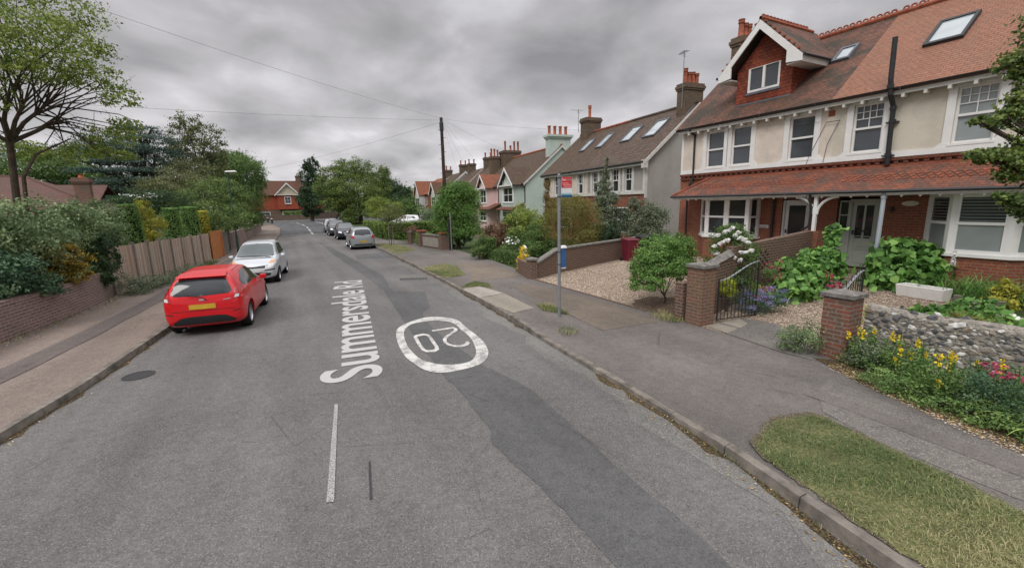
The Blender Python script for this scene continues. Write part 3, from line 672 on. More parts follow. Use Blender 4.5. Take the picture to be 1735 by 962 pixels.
# gardens on the right: gravel drives rising gently to the houses
def terrain(name, poly, mat, st=.6, dz=0.0, fn=gz):
    xs = [p[0] for p in poly]; ysx = [p[1] for p in poly]; bm = bmesh.new()
    vs = [bm.verts.new((p[0], p[1], 0)) for p in poly]; bm.faces.new(vs)
    x = min(xs)+st
    while x < max(xs): bmesh.ops.bisect_plane(bm, geom=bm.verts[:]+bm.edges[:]+bm.faces[:], plane_co=(x,0,0), plane_no=(1,0,0)); x += st
    y = min(ysx)+st
    while y < max(ysx): bmesh.ops.bisect_plane(bm, geom=bm.verts[:]+bm.edges[:]+bm.faces[:], plane_co=(0,y,0), plane_no=(0,1,0)); y += st
    bmesh.ops.triangulate(bm, faces=bm.faces)
    for v in bm.verts: v.co.z = fn(v.co.x, v.co.y)+dz
    bm.normal_update()
    for f in bm.faces:
        if f.normal.z < 0: f.normal_flip()
    me = bpy.data.meshes.new(name); bm.to_mesh(me); bm.free(); me.materials.append(mat); o = bpy.data.objects.new(name, me); col.objects.link(o); return tag(o, kind='structure')
terrain('garden_ground', [(7.2,-12),(24,-12),(24,16.5),(34,60),(34,80),(9.2,72),(8.4,60),(8.0,45),(7.7,36),(8.4,31),(9.0,25),(8.7,19),(7.95,13.9),(8.05,5.5),(7.5,2.6),(7.2,1.2)], M['ground'], .75, -.035)
terrain('gravel_drive', [(7.95,3.9),(7.95,6.3),(8.4,6.6),(9.3,6.85),(15.4,7.3),(15.45,3.0),(11.2,2.8),(10.2,3.9),(8.7,4.0)], M['gravel'], .5, .003)
terrain('gravel_drive', [(8.02,13.5),(7.98,7.0),(8.4,6.8),(9.9,7.2),(15.4,7.7),(15.4,13.6),(15.0,16.0)], M['gravel'], .7, .01)
terrain('garden_soil', jag([(8.02,8.4),(8.5,8.9),(9.1,8.9),(9.6,8.2),(9.6,7.3),(8.7,7.0),(8.02,7.0)], .2, .05), M['soil'], .7, .022)
terrain('drive_apron', [(7.8,4.4),(8.05,6.18),(9.15,6.15),(9.36,5.47),(8.95,4.6),(8.2,3.95),(7.85,3.8)], M['pave_r2'], .5, .009)
terrain('drive_apron', [(8.05,6.18),(9.15,6.15),(8.9,5.75),(8.0,5.6)], M['concrete'], .5, .013)
terrain('gravel_drive', [(9.4,22.6),(9.1,20.2),(11.5,21.5),(14.5,25),(13,25.5),(10.2,25)], M['gravel'], .9, .01)
mb = MB()
for k in range(20):
    y0 = 7.9+k*.29; mb.box(7.92, 8.0, y0, y0+.275, .1, .132)
tag(mb.build('brick_edging', M['brick_brown']), kind='structure')
terrain('pavement_gravelly', [(5.5,-6),(5.75,2.0),(6.0,2.75),(6.55,3.1),(7.2,3.3),(6.9,2.0),(6.75,1.2),(6.9,-6)], M['pave_r2'], .6, .005, pz)
terrain('pavement_repair', [(6.25,-6),(6.2,1.0),(6.35,3.2),(6.65,3.2),(6.55,1.0),(6.65,-6)], M['pave_r'], .6, .009, pz)
terrain('pavement_patch', [(6.0,7.2),(7.6,7.0),(7.7,9.6),(7.3,12.8),(6.6,12.6),(6.2,9.8)], M['pave_brown'], .6, .005, pz)
terrain('pavement_patch', [(5.9,14.6),(8.0,14.4),(8.4,18.4),(7.1,19.6),(6.6,16.4)], M['pave_brown'], .6, .005, pz)
# concrete crossing slabs by the kerb
def hs(x, y): return hk(y)+.006+(.112-hk(y))*max(0, min(1, (x-xi(KR, y))/2))
terrain('concrete_slab', [(4.97,11.67),(5.06,13.58),(5.75,13.46),(5.88,11.84)], M['concrete2'], .5, .004, hs)
terrain('concrete_slab', [(4.97,11.62),(5.88,11.8),(5.7,9.67),(4.98,9.5),(4.93,10.5)], M['concrete'], .5, .004, hs)
# grass verges
VG = [(4.35,2.46),(4.5,2.68),(5.22,2.93),(5.8,2.72),(5.75,2.3),(5.66,1.94),(5.6,1.43),(5.45,.87),(5.3,-1),(5.2,-6),(3.9,-6),(3.92,-.5),(4.02,1.2)]
VG2 = [(5.37,19.16),(6.6,19.82),(6.89,18.91),(6.3,16.06),(5.5,15.89),(5.33,16.2)]
VG3 = [(5.2,13.81),(6.01,14.45),(6.23,13.76),(5.99,12.9),(5.75,13.5),(5.2,13.62)]
VG4 = [(5.95,9.9),(6.25,9.67),(6.08,8.65),(5.76,9.3)]
VG5 = [(5.7,25.5),(7.0,26.5),(7.4,28),(7.3,31),(6.7,33),(5.75,33)]
VG6 = [(-3.2,86),(-1.5,86),(-3.8,96.7),(-9,102.6),(-10,98),(-5.5,93)]
VG7 = [(8.4,79.5),(12.2,86.6),(20,92.6),(22,87.5),(14,82.5),(10,77)]
for v in (VG6, VG7): sheet('grass_verge', v, .13, M['grassbase'])
cxv, cyv = 4.9, 0.0
sheet('verge_soil', jag([(x+(.07 if x > 4.6 else -.0), y+(.09 if y > 2.4 else 0)) for x, y in VG], .07, .03, 5), .1265, M['drysoil'])
sheet('grass_verge', jag(VG, .1, .025), .128, M['grassbase'])
for v in (VG2, VG3, VG4, VG5): terrain('grass_verge', v, M['grassbase'], .5, .006, pz)
def grass(poly, n, h, wd, z, seed, lean=(.2, .9), name='grass', tip=None):
    P, rng = scatter(poly, n, seed); P = P+rng.normal(size=P.shape)*.03; n = len(P)
    nz = np.array([math.sin(p[0]*3.1+1)*math.cos(p[1]*2.3)+.6*math.sin(p[0]*7.7+p[1]*5.1) for p in P]); keep = rng.random(n) < (.72+.28*np.clip(nz, -1, 1)); P = P[keep]; nz = nz[keep]; n = len(P)
    C = np.column_stack([P, np.full(n, z)]); hh = h*rng.uniform(.45, 1.25, n)*(1+.25*np.clip(nz, -1, 1))
    pt = 1.6*np.array([math.sin(p[0]*1.7+p[1]*.9)+math.sin(p[0]*.6-p[1]*2.1) for p in P])
    V = np.clip(.46 + .14*pt + rng.normal(size=n)*.30, 0, 1)
    return tag(blades(C, hh, np.full(n, wd), rng.uniform(*lean, n), V, M['grass'], name, seg=2, seed=seed), kind='stuff')
grass(VG, 95000, .042, .0042, .128, 11, lean=(.5, 1.6))
grass(VG, 2500, .085, .0045, .128, 111, lean=(.3, 1.4))
grass(VG2, 15000, .04, .008, .09, 12, lean=(.5, 1.5)); grass(VG3, 4500, .07, .009, .075, 13); grass(VG4, 1500, .15, .009, .10, 14); grass(VG5, 12000, .05, .013, .10, 15)
grass([(x-.06 if i < 20 else x+.1, y) for i, (x, y) in enumerate([(xi(KR, y), y) for y in dense(1.0, 3.6, .13)] + [(xi(KR, y), y) for y in dense(1.0, 3.6, .13)][::-1])], 500, .05, .005, .01, 16, name='kerb_grass')
grass([(7.6,6.7),(8.1,6.7),(8.2,7.6),(7.7,7.5)], 700, .13, .01, .11, 17); grass([(5.0,7.5),(5.35,7.9),(5.6,7.5),(5.2,7.2)], 260, .1, .008, .1, 18)
grass([(-3.9,12.6),(-3.6,12.6),(-3.2,14.8),(-3.45,14.8)], 200, .03, .008, .118, 19)
# loose gravel stones and fallen petals give the drives and gutters real relief
def pebbles(poly, n, s0, s1, zf, mat, name, seed):
    P, rng = scatter(poly, n, seed); n = len(P); C = np.array([(p[0], p[1], zf(p[0], p[1])+.004) for p in P])
    base = np.array([(1,0,0),(0,1,0),(-1,0,0),(0,-1,0),(0,0,.6),(0,0,-.4)], float); tri = [(0,1,4),(1,2,4),(2,3,4),(3,0,4)]
    S = rng.uniform(s0, s1, (n, 1, 1)); a = rng.uniform(0, 6.28, n); ca, sa = np.cos(a), np.sin(a)
    B = base[None]*np.stack([rng.uniform(.7, 1.3, n), rng.uniform(.5, 1, n), rng.uniform(.5, 1, n)], 1)[:, None, :]
    X_ = B[..., 0]*ca[:, None]-B[..., 1]*sa[:, None]; Y_ = B[..., 0]*sa[:, None]+B[..., 1]*ca[:, None]
    V3 = (np.stack([X_, Y_, B[..., 2]], -1)*S + C[:, None, :]).reshape(-1, 3)
    Fc = (np.arange(n)[:, None, None]*6+np.array(tri)[None]).reshape(-1)
    me = bpy.data.meshes.new(name); me.vertices.add(n*6); me.vertices.foreach_set('co', V3.astype(np.float32).ravel()); nf = n*4
    me.loops.add(nf*3); me.loops.foreach_set('vertex_index', Fc.astype(np.int32)); me.polygons.add(nf); me.polygons.foreach_set('loop_start', np.arange(0, nf*3, 3, dtype=np.int32)); me.polygons.foreach_set('loop_total', np.full(nf, 3, dtype=np.int32)); me.update(calc_edges=True)
    at = me.attributes.new('v', 'FLOAT', 'FACE'); at.data.foreach_set('value', np.repeat(rng.random(n), 4).astype(np.float32)); me.materials.append(mat)
    o = bpy.data.objects.new(name, me); col.objects.link(o); return tag(o, kind='stuff')
t = MT('gravel_stone'); a = t.n.new('ShaderNodeAttribute'); a.attribute_name = 'v'; a.attribute_type = 'GEOMETRY'
M['stone'] = t.done(t.ramp(a.outputs['Fac'], [(0, (.25, .18, .13)), (.4, (.38, .285, .20)), (.8, (.52, .43, .34)), (1, (.68, .62, .54))]), .7, .3)
t = MT('dry_leaf'); a = t.n.new('ShaderNodeAttribute'); a.attribute_name = 'v'; a.attribute_type = 'GEOMETRY'
M['dryleaf'] = t.done(t.ramp(a.outputs['Fac'], [(0, (.12, .07, .03)), (.5, (.32, .2, .08)), (.9, (.5, .4, .2)), (1, (.6, .55, .45))]), .8, .2)
pebbles([(8.3,4.1),(9.3,5.0),(9.3,6.7),(15.3,7.2),(15.3,3.2),(11,3.2)], 14000, .012, .024, lambda x, y: gz(x, y)+.01, M['stone'], 'gravel_stones', 21)
pebbles([(8.02,13.3),(7.98,8.9),(9.8,7.8),(15.2,8),(15.2,13.5),(14.6,15)], 14000, .014, .028, lambda x, y: gz(x, y)+.01, M['stone'], 'gravel_stones', 22)
pebbles([(7.5,2.75),(7.8,3.9),(6.9,1.8),(6.7,1.1),(7.0,1.2)], 900, .007, .016, lambda x, y: .12, M['stone'], 'scattered_stones', 23)
gut = [(xi(KR, y)-.26, y) for y in dense(-.5, 5.5, .5)]+[(xi(KR, y), y) for y in dense(-.5, 5.5, .5)][::-1]
pebbles(gut, 420, .006, .016, lambda x, y: .008, M['dryleaf'], 'fallen_leaves', 24)
gut = [(xi(KL, y)+.26, y) for y in dense(5, 22, .5)]+[(xi(KL, y), y) for y in dense(5, 22, .5)][::-1]
pebbles(gut, 700, .008, .02, lambda x, y: .008, M['dryleaf'], 'fallen_leaves', 25)
pebbles([(xi(PL, y)+.02, y) for y in dense(4, 20, 1)]+[(xi(PL, y)+.6, y) for y in dense(4, 20, 1)][::-1], 900, .008, .022, lambda x, y: .12, M['dryleaf'], 'fallen_leaves', 26)

# ================================================================== BUILDINGS
# house frame: local -x faces the street, +y runs away along the street, z up
def wall_x(mb, x, y0, y1, z0, z1, holes=(), rev=.1):
    """wall face looking to -x, pierced by openings (ya, yb, za, zb) with reveals"""
    ys_ = sorted({y0, y1, *[min(max(h[i], y0), y1) for h in holes for i in (0, 1)]}); zs_ = sorted({z0, z1, *[min(max(h[i], z0), z1) for h in holes for i in (2, 3)]})
    for a, b in zip(ys_, ys_[1:]):
        for c, d in zip(zs_, zs_[1:]):
            ym, zm = (a+b)/2, (c+d)/2
            if any(h[0] < ym < h[1] and h[2] < zm < h[3] for h in holes): continue
            mb.quad((x, a, c), (x, a, d), (x, b, d), (x, b, c))
    for (a, b, c, d) in holes:
        for q in (((a,c),(b,c)), ((b,c),(b,d)), ((b,d),(a,d)), ((a,d),(a,c))):
            (ya, za), (yb, zb) = q; mb.quad((x, ya, za), (x, yb, zb), (x+rev, yb, zb), (x+rev, ya, za))
    return mb
def bar(mb, x, y0, y1, z0, z1, t=.05): return mb.box(x-t, x, y0, y1, z0, z1)
def window(parent, x, y0, y1, z0, z1, style='sash', world=False, glass='glass', frame='white', fr=.055, sill=True, out=.02, name='window'):
    """glazing with its frame and sill; x is the glass plane, frame stands out towards -x"""
    g_ = MB(); g_.quad((x, y0, z0), (x, y0, z1), (x, y1, z1), (x, y1, z0)); go = g_.build(name, M[glass], parent, world)
    f = MB(); t = .045
    zi0, zi1, yi0, yi1 = z0+fr, z1-fr, y0+fr, y1-fr
    bar(f, x-.003, y0, yi0, z0, z1, t); bar(f, x-.003, yi1, y1, z0, z1, t); bar(f, x-.003, yi0, yi1, z0, zi0, t); bar(f, x-.003, yi0, yi1, zi1, z1, t)
    zm = (z0+z1)/2
    if 'sash' in style: bar(f, x-.003, yi0, yi1, zm-.03, zm+.03, t+.012)
    if 'muntin' in style:    # small panes over the upper sash
        zq = z1-(z1-z0)*.30; bar(f, x-.003, yi0, yi1, zq-.012, zq+.012, .03); zr = z1-(z1-z0)*.16
        bar(f, x-.003, yi0, yi1, zr-.01, zr+.01, .028)
        for k in (1, 2, 3):
            yy = yi0+(yi1-yi0)*k/4; bar(f, x-.003, yy-.01, yy+.01, (zm if k == 2 else zq), zi1, .031)
    if 'cross' in style: ym = (y0+y1)/2; bar(f, x-.003, ym-.014, ym+.014, zm+.03, zi1, .03); zq = (zm+zi1)/2; bar(f, x-.003, yi0, yi1, zq-.012, zq+.012, .028)
    if 'split' in style: ym = (y0+y1)/2; bar(f, x-.003, ym-.045, ym+.045, zi0, zi1, t+.01)
    if 'full' in style: ym = (y0+y1)/2; bar(f, x-.003, ym-.02, ym+.02, zi0, zi1, .035); bar(f, x-.003, yi0, yi1, zm-.02, zm+.02, .034)
    im = inv_of(parent) if world else Matrix()
    f.v = [tuple(im @ Vector(p)) for p in f.v]; fo = f.build('frame', M[frame], go)
    if sill:
        s_ = MB(); s_.box(x-.14, x-.05, y0-.05, y1+.05, z0-.06, z0-.002); s_.v = [tuple(im @ Vector(p)) for p in s_.v]; s_.build('sill', M[frame], go)
    return go
def sub(mb, name, mat, part, root, world=True, **k):
    if world:
        im = inv_of(root); mb.v = [tuple(im @ Vector(p)) for p in mb.v]
    return mb.build(name, mat, part, **k)
def skylight(root, ya, yb, xa, xb, zf, world=True, frame='lead', tilt=None):
    """roof window lying on the slope z = zf(x)"""
    def P(x, y, h): return (x-h*.64, y, zf(x)+h*.76)
    g_ = MB(); g_.quad(P(xa,ya,.06), P(xa,yb,.06), P(xb,yb,.06), P(xb,ya,.06)); go = g_.build('skylight', M['skyglass'], root, world)
    f = MB(); wd = .075
    for (a0, a1, b0, b1) in ((xa-wd, xa, ya-wd, yb+wd), (xb, xb+wd, ya-wd, yb+wd), (xa, xb, ya-wd, ya), (xa, xb, yb, yb+wd)):
        f.hull8([P(a0,b0,0),P(a1,b0,0),P(a1,b1,0),P(a0,b1,0)], [P(a0,b0,.095),P(a1,b0,.095),P(a1,b1,.095),P(a0,b1,.095)])
    sub(f, 'frame', M[frame], go, root, world); return go
def slab(mb, pts, th):
    a = [Vector(p) for p in pts]; n = (a[1]-a[0]).cross(a[2]-a[0]).normalized()
    if n.z < 0: n = -n
    return mb.extrude([p for p in a], -n*th)
def crest(root, x, z, y0, y1, world=True, rings=True, mat='terracotta_d', step=.2):
    mb = MB()
    mb.tube([(x, y0, z), (x, y1, z)], .09, 8)
    if rings:
        y = y0+.15
        while y < y1-.1:
            pts = [(x, y+.07*math.cos(a), z+.10+.06*math.sin(a)) for a in [2*math.pi*k/8 for k in range(9)]]
            mb.tube(pts, .03, 4, caps=False); y += step
    return mb.build('ridge_tiles', M[mat], root, world)
def chimney(root, x0, x1, y0, y1, z0, z1, pots, world=True, mat='brick_chim', potmat='terracotta', poth=.6, cap=.12, parentpart=None):
    c = MB(); c.box(x0, x1, y0, y1, z0, z1-.36); co = c.build('chimney', M[mat], root, world) if parentpart is None else sub(c, 'chimney', M[mat], parentpart, root, world)
    k = MB(); k.box(x0-.05, x1+.05, y0-.05, y1+.05, z1-.36, z1-.26); k.box(x0-.09, x1+.09, y0-.09, y1+.09, z1-.26, z1-.12); k.box(x0-.04, x1+.04, y0-.04, y1+.04, z1-.12, z1)
    sub(k, 'chimney_cap', M[mat], co, root, world)
    for (px_, py_, hh) in pots:
        p = MB(); r_ = .125; p.lathe([(r_*1.15,0),(r_*1.05,.08),(r_*.92,.1),(r_*.85,hh*.75),(r_*1.05,hh*.78),(r_*1.1,hh*.84),(r_*.95,hh*.88),(r_*1.12,hh),(r_*.8,hh),(r_*.8,hh*.9)], (px_, py_, z1), 12)
        sub(p, 'chimney_pot', M[potmat], co, root, world, smooth=True)
    return co
def downpipe(root, pts, r=.045, mat='black', world=True):
    mb = MB(); mb.tube(pts, r, 8)
    for p in pts[1:-1]: mb.tube([Vector(p)-Vector((0,0,.05)), Vector(p)+Vector((0,0,.05))], r*1.3, 8)
    return mb.build('downpipe', M[mat], root, world)
def gutter(root, x, z, y0, y1, world=True, r=.062, mat='black'):
    mb = MB(); prof = [(x+r*math.cos(a), z+r*math.sin(a)) for a in [math.pi+math.pi*k/6 for k in range(7)]]
    prof += [(x+(r-.01)*math.cos(a), z+(r-.01)*math.sin(a)) for a in [2*math.pi-math.pi*k/6 for k in range(7)]]
    mb.extrude([(p[0], y0, p[1]) for p in prof], (0, y1-y0, 0))
    y = y0+.4
    while y < y1-.2: mb.box(x-r*1.15, x+r*1.1, y, y+.05, z-r*1.15, z-.01); y += 1.8
    return mb.build('gutter', M[mat], root, world)

# ---------- the near pair: brick below, render above, joined tiled porch
ZE = 5.82; XE = 15.22; SL = .85; XRd = 18.6; ZR = ZE+(XRd-XE)*SL; PY0 = 7.72
def roofz(x): return ZE+(x-XE)*SL
def near_house(root, ya, yb, rmat, cream, wins, has_left_end):
    wh = [(y0, y1, z0, z1) for (y0, y1, z0, z1, st, gl) in wins]
    up = MB(); wall_x(up, 15.47, ya, yb, 4.08, 5.86, wh, .12); up.build('upper_wall', M[cream], root, True)
    tr = MB()
    tr.box(15.43, 15.469, ya, yb, 3.93, 4.08)
    for (y0, y1, z0, z1) in wh:
        for (a, b) in ((y0-.17, y0), (y1, y1+.17)): tr.box(15.435, 15.468, a, b, 4.0805, 5.84)
        tr.box(15.44, 15.468, y0+.001, y1-.001, z1, 5.84)
        if z0 > 4.1: tr.box(15.44, 15.468, y0+.001, y1-.001, 4.0805, z0)
        for (a, s_) in ((y0-.17, -1), (y1+.17, 1)): tr.extrude([(15.437,a,4.081),(15.437,a+s_*.13,4.081),(15.437,a,4.21)], (.03,0,0))
    if has_left_end: tr.box(15.435, 15.468, yb-.1, yb, 4.0805, 5.8)
    tr.build('timber_trim', M['white'], root, True)
    for (y0, y1, z0, z1, st, gl) in wins: window(root, 15.56, y0, y1, z0, z1, st, True, gl)
    # corbel course
    cb = MB(); cb.box(15.40, 15.5, ya, yb, 3.84, 3.925); cb.box(15.43, 15.5, ya, yb, 3.70, 3.76)
    y = ya+.05
    while y < yb-.1: cb.box(15.42, 15.5, y, y+.11, 3.76, 3.84); y += .22
    cb.build('corbel_course', M['brick_red_dark'], root, True)
    # main roof
    rf = MB(); slab(rf, [(XE-.08, ya, ZE-.07), (XE-.08, yb+(.12 if has_left_end else 0), ZE-.07), (XRd, yb+(.12 if has_left_end else 0), ZR), (XRd, ya, ZR)], .09)
    slab(rf, [(XRd, ya, ZR), (XRd, yb+(.12 if has_left_end else 0), ZR), (22.0, yb+(.12 if has_left_end else 0), ZE-.07), (22.0, ya, ZE-.07)], .09)
    ro_ = rf.build('roof', M[rmat], root, True)
    fs = MB(); fs.box(XE+.0, XE+.03, ya, yb, ZE-.24, ZE-.11); fs.box(XE+.031, 15.46, ya, yb, ZE-.15, ZE-.13)
    y = ya+.12
    while y < yb-.1: fs.box(XE-.02, 15.43, y, y+.07, ZE-.33, ZE-.245); y += .47
    fs.build('eaves', M['white_old'], root, True)
    gutter(root, XE-.07, ZE-.06, ya+.01, yb)
    return ro_
# left house
HL = thing('brick_house', 'brick and cream terraced house with a gabled tile-hung dormer in its old mottled roof', 'house', (15.5, PY0, .3))
wl = MB(); dl = (8.2, 9.12, .62, 2.82); bwl = (10.45, 12.35, 1.2, 2.95)
wall_x(wl, 15.5, PY0, 13.58, 0, 3.95, [dl, bwl], .16)
wl.quad((15.5,13.58,0),(15.5,13.58,5.75),(18.6,13.58,8.5),(21.7,13.58,5.75),(21.7,13.58,0)); wl.quad((21.7,13.58,0),(21.7,PY0,0),(21.7,PY0,5.8),(21.7,13.58,5.8))
wl.build('wall', M['brick_red'], HL, True)
roL = near_house(HL, PY0, 13.55, 'tile_old', 'cream', [(11.54,12.32,4.12,5.5,'sash','glass_up'), (10.44,11.22,4.12,5.52,'sash','glass_up'), (8.28,9.08,4.12,5.5,'sash','glass_up')], True)
crest(HL, XRd, ZR+.03, PY0, 13.55)
sb = MB(); sb.box(15.485, 15.499, 12.75, 13.57, 3.10, 3.17); sb.build('stone_band', M['cap'], HL, True)
# dormer
DX = 15.82; dz0 = roofz(DX)-.02
dm = MB(); wall_x(dm, DX, 9.38, 11.42, dz0, 7.55, [(9.80, 10.98, 6.72, 7.60)], .07)
dm.quad((DX,9.38,7.55),(DX,11.42,7.55),(DX,10.4,8.62))
for yy in (9.38, 11.42): dm.quad((DX,yy,dz0),(DX,yy,7.6),(17.4,yy,7.6),(17.4,yy,roofz(17.3)))
dmo = dm.build('dormer', M['tile_hung'], HL, True)
dr = MB(); slab(dr, [(15.42,10.4,9.02),(15.42,8.86,7.47),(17.2,8.86,7.47),(18.9,10.4,9.02)], .07); slab(dr, [(15.42,10.4,9.02),(15.42,11.94,7.47),(17.2,11.94,7.47),(18.9,10.4,9.02)], .07)
sub(dr, 'dormer_roof', M['tile_old'], dmo, HL)
dc = MB(); dc.tube([(15.42,10.4,9.03),(18.6,10.4,9.03)], .07, 6)
x = 15.5
while x < 18.2: dc.box(x, x+.13, 10.37, 10.43, 9.09, 9.16); x += .2
sub(dc, 'dormer_ridge_tiles', M['terracotta_d'], dmo, HL)
for s_ in (-1, 1):
    dc = MB()
    for k in range(9): a = k/9; dc.box(15.4, 15.5, 10.4+s_*1.54*a-.04, 10.4+s_*1.54*a+.04, 9.02-1.55*a, 9.07-1.55*a)
    sub(dc, 'verge_tiles', M['terracotta_d'], dmo, HL)
bb = MB()
for s_ in (-1, 1):
    A = [(15.40,10.4,8.97),(15.40,10.4,8.68),(15.40,10.4+s_*1.02,7.68),(15.40,10.4+s_*1.02,7.30),(15.40,10.4+s_*1.54,7.24),(15.40,10.4+s_*1.54,7.44)]
    bb.extrude(A, (.05,0,0))
    y0, y1 = sorted((10.4+s_*1.02, 10.4+s_*1.53)); bb.box(15.451, 17.1, y0, y1, 7.23, 7.26); ye = 10.4+s_*1.54; bb.box(15.451, 17.15, min(ye, ye-s_*.03), max(ye, ye-s_*.03), 7.262, 7.40)
sub(bb, 'bargeboard', M['white'], dmo, HL)
for s_ in (-1, 1):
    gu = MB(); gu.tube([(15.4,10.4+s_*1.60,7.42),(17.2,10.4+s_*1.60,7.42)], .05, 6); sub(gu, 'dormer_gutter', M['black'], dmo, HL)
window(HL, 15.87, 9.80, 10.98, 6.72, 7.60, 'split', True, 'glass_up', fr=.07, sill=False)
ld = MB(); ld.box(DX-.05, DX-.005, 9.36, 11.44, dz0-.01, dz0+.045); ld.box(DX-.03, DX-.004, 9.75, 11.03, 6.63, 6.71); sub(ld, 'lead_flashing', M['lead'], dmo, HL)
skylight(HL, 8.31, 8.69, 17.0, 17.46, roofz)
# its bay window, canted
def bay(root, xf, yl0, yl1, xw, yw0, yw1, z0, z1, zb, panes, wallmat, glass, nfront=2, blinds=False):
    """front from yl0..yl1 at xf, cheeks back to the wall at yw0 / yw1"""
    b = MB(); b.hull8([(xf,yl0,zb),(xw,yw0,zb),(xw,yw1,zb),(xf,yl1,zb)], [(xf,yl0,z0-.08),(xw,yw0,z0-.08),(xw,yw1,z0-.08),(xf,yl1,z0-.08)])
    bo = b.build('bay_window', M[wallmat], root, True)
    s_ = MB(); e = .06; s_.hull8([(xf-e,yl0-e,z0-.079),(xw,yw0-e,z0-.079),(xw,yw1+e,z0-.079),(xf-e,yl1+e,z0-.079)], [(xf-e,yl0-e,z0),(xw,yw0-e,z0),(xw,yw1+e,z0),(xf-e,yl1+e,z0)])
    sub(s_, 'sill', M['white'], bo, root)
    f = MB(); g_ = MB(); zm = (z0+z1)/2
    def run(p, q, n):
        p = Vector((*p, 0)); q = Vector((*q, 0)); d = (q-p); L = d.length; d.normalize(); nn = Vector((-abs(d.y), d.x*(1 if d.y > 0 else -1), 0)).normalized()
        nn = Vector((d.y, -d.x, 0)); 
        if nn.x > 0: nn = -nn
        def bx(a, b_, c, dd, t0, t1):
            P = [p+d*a+nn*t0, p+d*b_+nn*t0, p+d*b_+nn*t1, p+d*a+nn*t1]; f.hull8([(k.x,k.y,c) for k in P], [(k.x,k.y,dd) for k in P])
        bx(0, .1, z0, z1, -.06, .0); bx(L-.1, L, z0, z1, -.06, .0)
        wp = (L-.2)/n
        for k in range(n):
            a = .1+k*wp; b_ = a+wp
            if k: bx(a-.055, a+.055, z0, z1, -.06, .004)
            bx(a, b_, z0, z0+.09, -.055, -.003); bx(a, b_, z1-.11, z1, -.055, -.004); bx(a, b_, zm-.035, zm+.035, -.055, -.002)
            bx(a, a+.055+(.05 if k else 0), z0, z1, -.057, -.008); bx(b_-.055-(.05 if k < n-1 else 0), b_, z0, z1, -.057, -.008)
        P = [p+d*.02-nn*.045, p+d*(L-.02)-nn*.045]; g_.quad((P[0].x,P[0].y,z0),(P[1].x,P[1].y,z0),(P[1].x,P[1].y,z1),(P[0].x,P[0].y,z1))
        if blinds:
            Q = [p+d*.02-nn*.075, p+d*(L-.02)-nn*.075]; z = zm+.06
            bl.quad((Q[0].x,Q[0].y,z0),(Q[1].x,Q[1].y,z0),(Q[1].x,Q[1].y,zm),(Q[0].x,Q[0].y,zm))
            while z < z1-.1:
                for W in (P,): f2.quad((W[0].x-.006,W[0].y,z),(W[1].x-.006,W[1].y,z),(W[1].x-.006,W[1].y,z+.014),(W[0].x-.006,W[0].y,z+.014))
                z += .075
            f2.quad((P[0].x-.004,P[0].y,z0),(P[1].x-.004,P[1].y,z0),(P[1].x-.004,P[1].y,zm),(P[0].x-.004,P[0].y,zm))
    bl = MB(); f2 = MB()
    run((xw, yw0), (xf, yl0), 1); run((xf, yl0), (xf, yl1), nfront); run((xf, yl1), (xw, yw1), 1)
    sub(g_, 'pane', M[glass], bo, root); sub(f, 'frame', M['white'], bo, root)
    if blinds: sub(f2, 'blind', M['glass_blind'], bo, root)
    return bo
bay(HL, 14.85, 9.9, 11.72, 15.5, 9.89, 12.45, 1.48, 2.93, 0, None, 'brick_red', 'glass', 2)
def door(root, x, y0, y1, z0, z1, mat, style):
    d = MB(); d.box(x, x+.04, y0, y1, z0, z1); do = d.build('door', M[mat], root, True)
    f = MB(); fr = .06
    for (a, b, c, e_) in ((y0-fr, y0, z0, z1+fr), (y1, y1+fr, z0, z1+fr), (y0, y1, z1, z1+fr)): f.box(x-.05, x+.06, a, b, c, e_)
    sub(f, 'door_frame', M[mat], do, root)
    g_ = MB(); hw = y1-y0
    if style == 'full': g_.box(x-.008, x-.002, y0+.13, y1-.13, z0+.28, z1-.12)
    else:
        for (a, b) in ((y0+.12, y0+hw/2-.03), (y0+hw/2+.03, y1-.12)): g_.box(x-.008, x-.002, a, b, z0+hw*1.3, z1-.13)
        p = MB()
        for (c, e_) in ((z0+.12, z0+.55), (z0+.62, z0+.95)):
            p.box(x-.012, x-.002, y0+.12, y1-.12, c, c+.02); p.box(x-.012, x-.002, y0+.12, y1-.12, e_-.02, e_); p.box(x-.012, x-.002, y0+.12, y0+.14, c+.021, e_-.021); p.box(x-.012, x-.002, y1-.14, y1-.12, c+.021, e_-.021)
        sub(p, 'door_panels', M[mat], do, root)
    sub(g_, 'door_glass', M['glass'], do, root)
    h_ = MB(); zz_ = z0+(.18 if style == 'full' else 1.08); h_.box(x-.02, x-.003, y0+hw/2-.14, y0+hw/2+.14, zz_, zz_+.05); sub(h_, 'letterbox', M['iron'], do, root)
    k = MB(); k.box(x-.06, x-.003, y1-.1, y1-.07, z0+1.0, z0+1.12); sub(k, 'handle', M['iron'], do, root)
    return do
door(HL, 15.6, 8.25, 9.05, .66, 2.72, 'door_white', 'full')
def name_plate(root, y, z, s, w_, h_, world=True):
    b = MB(); b.box(15.485, 15.498, y-w_/2, y+w_/2, z-h_/2, z+h_/2); o = b.build('name_plate', M['plastic_w'], root, True)
    t_ = text(s, h_*.78, M['black'], o, (0,0,0), (R(90), 0, R(-90)), 'lettering'); im = inv_of(root); p = im @ Vector((15.483, y, z-h_*.27)); t_.location = p
name_plate(HL, 9.74, 1.86, 'Rosneath', .40, .105)
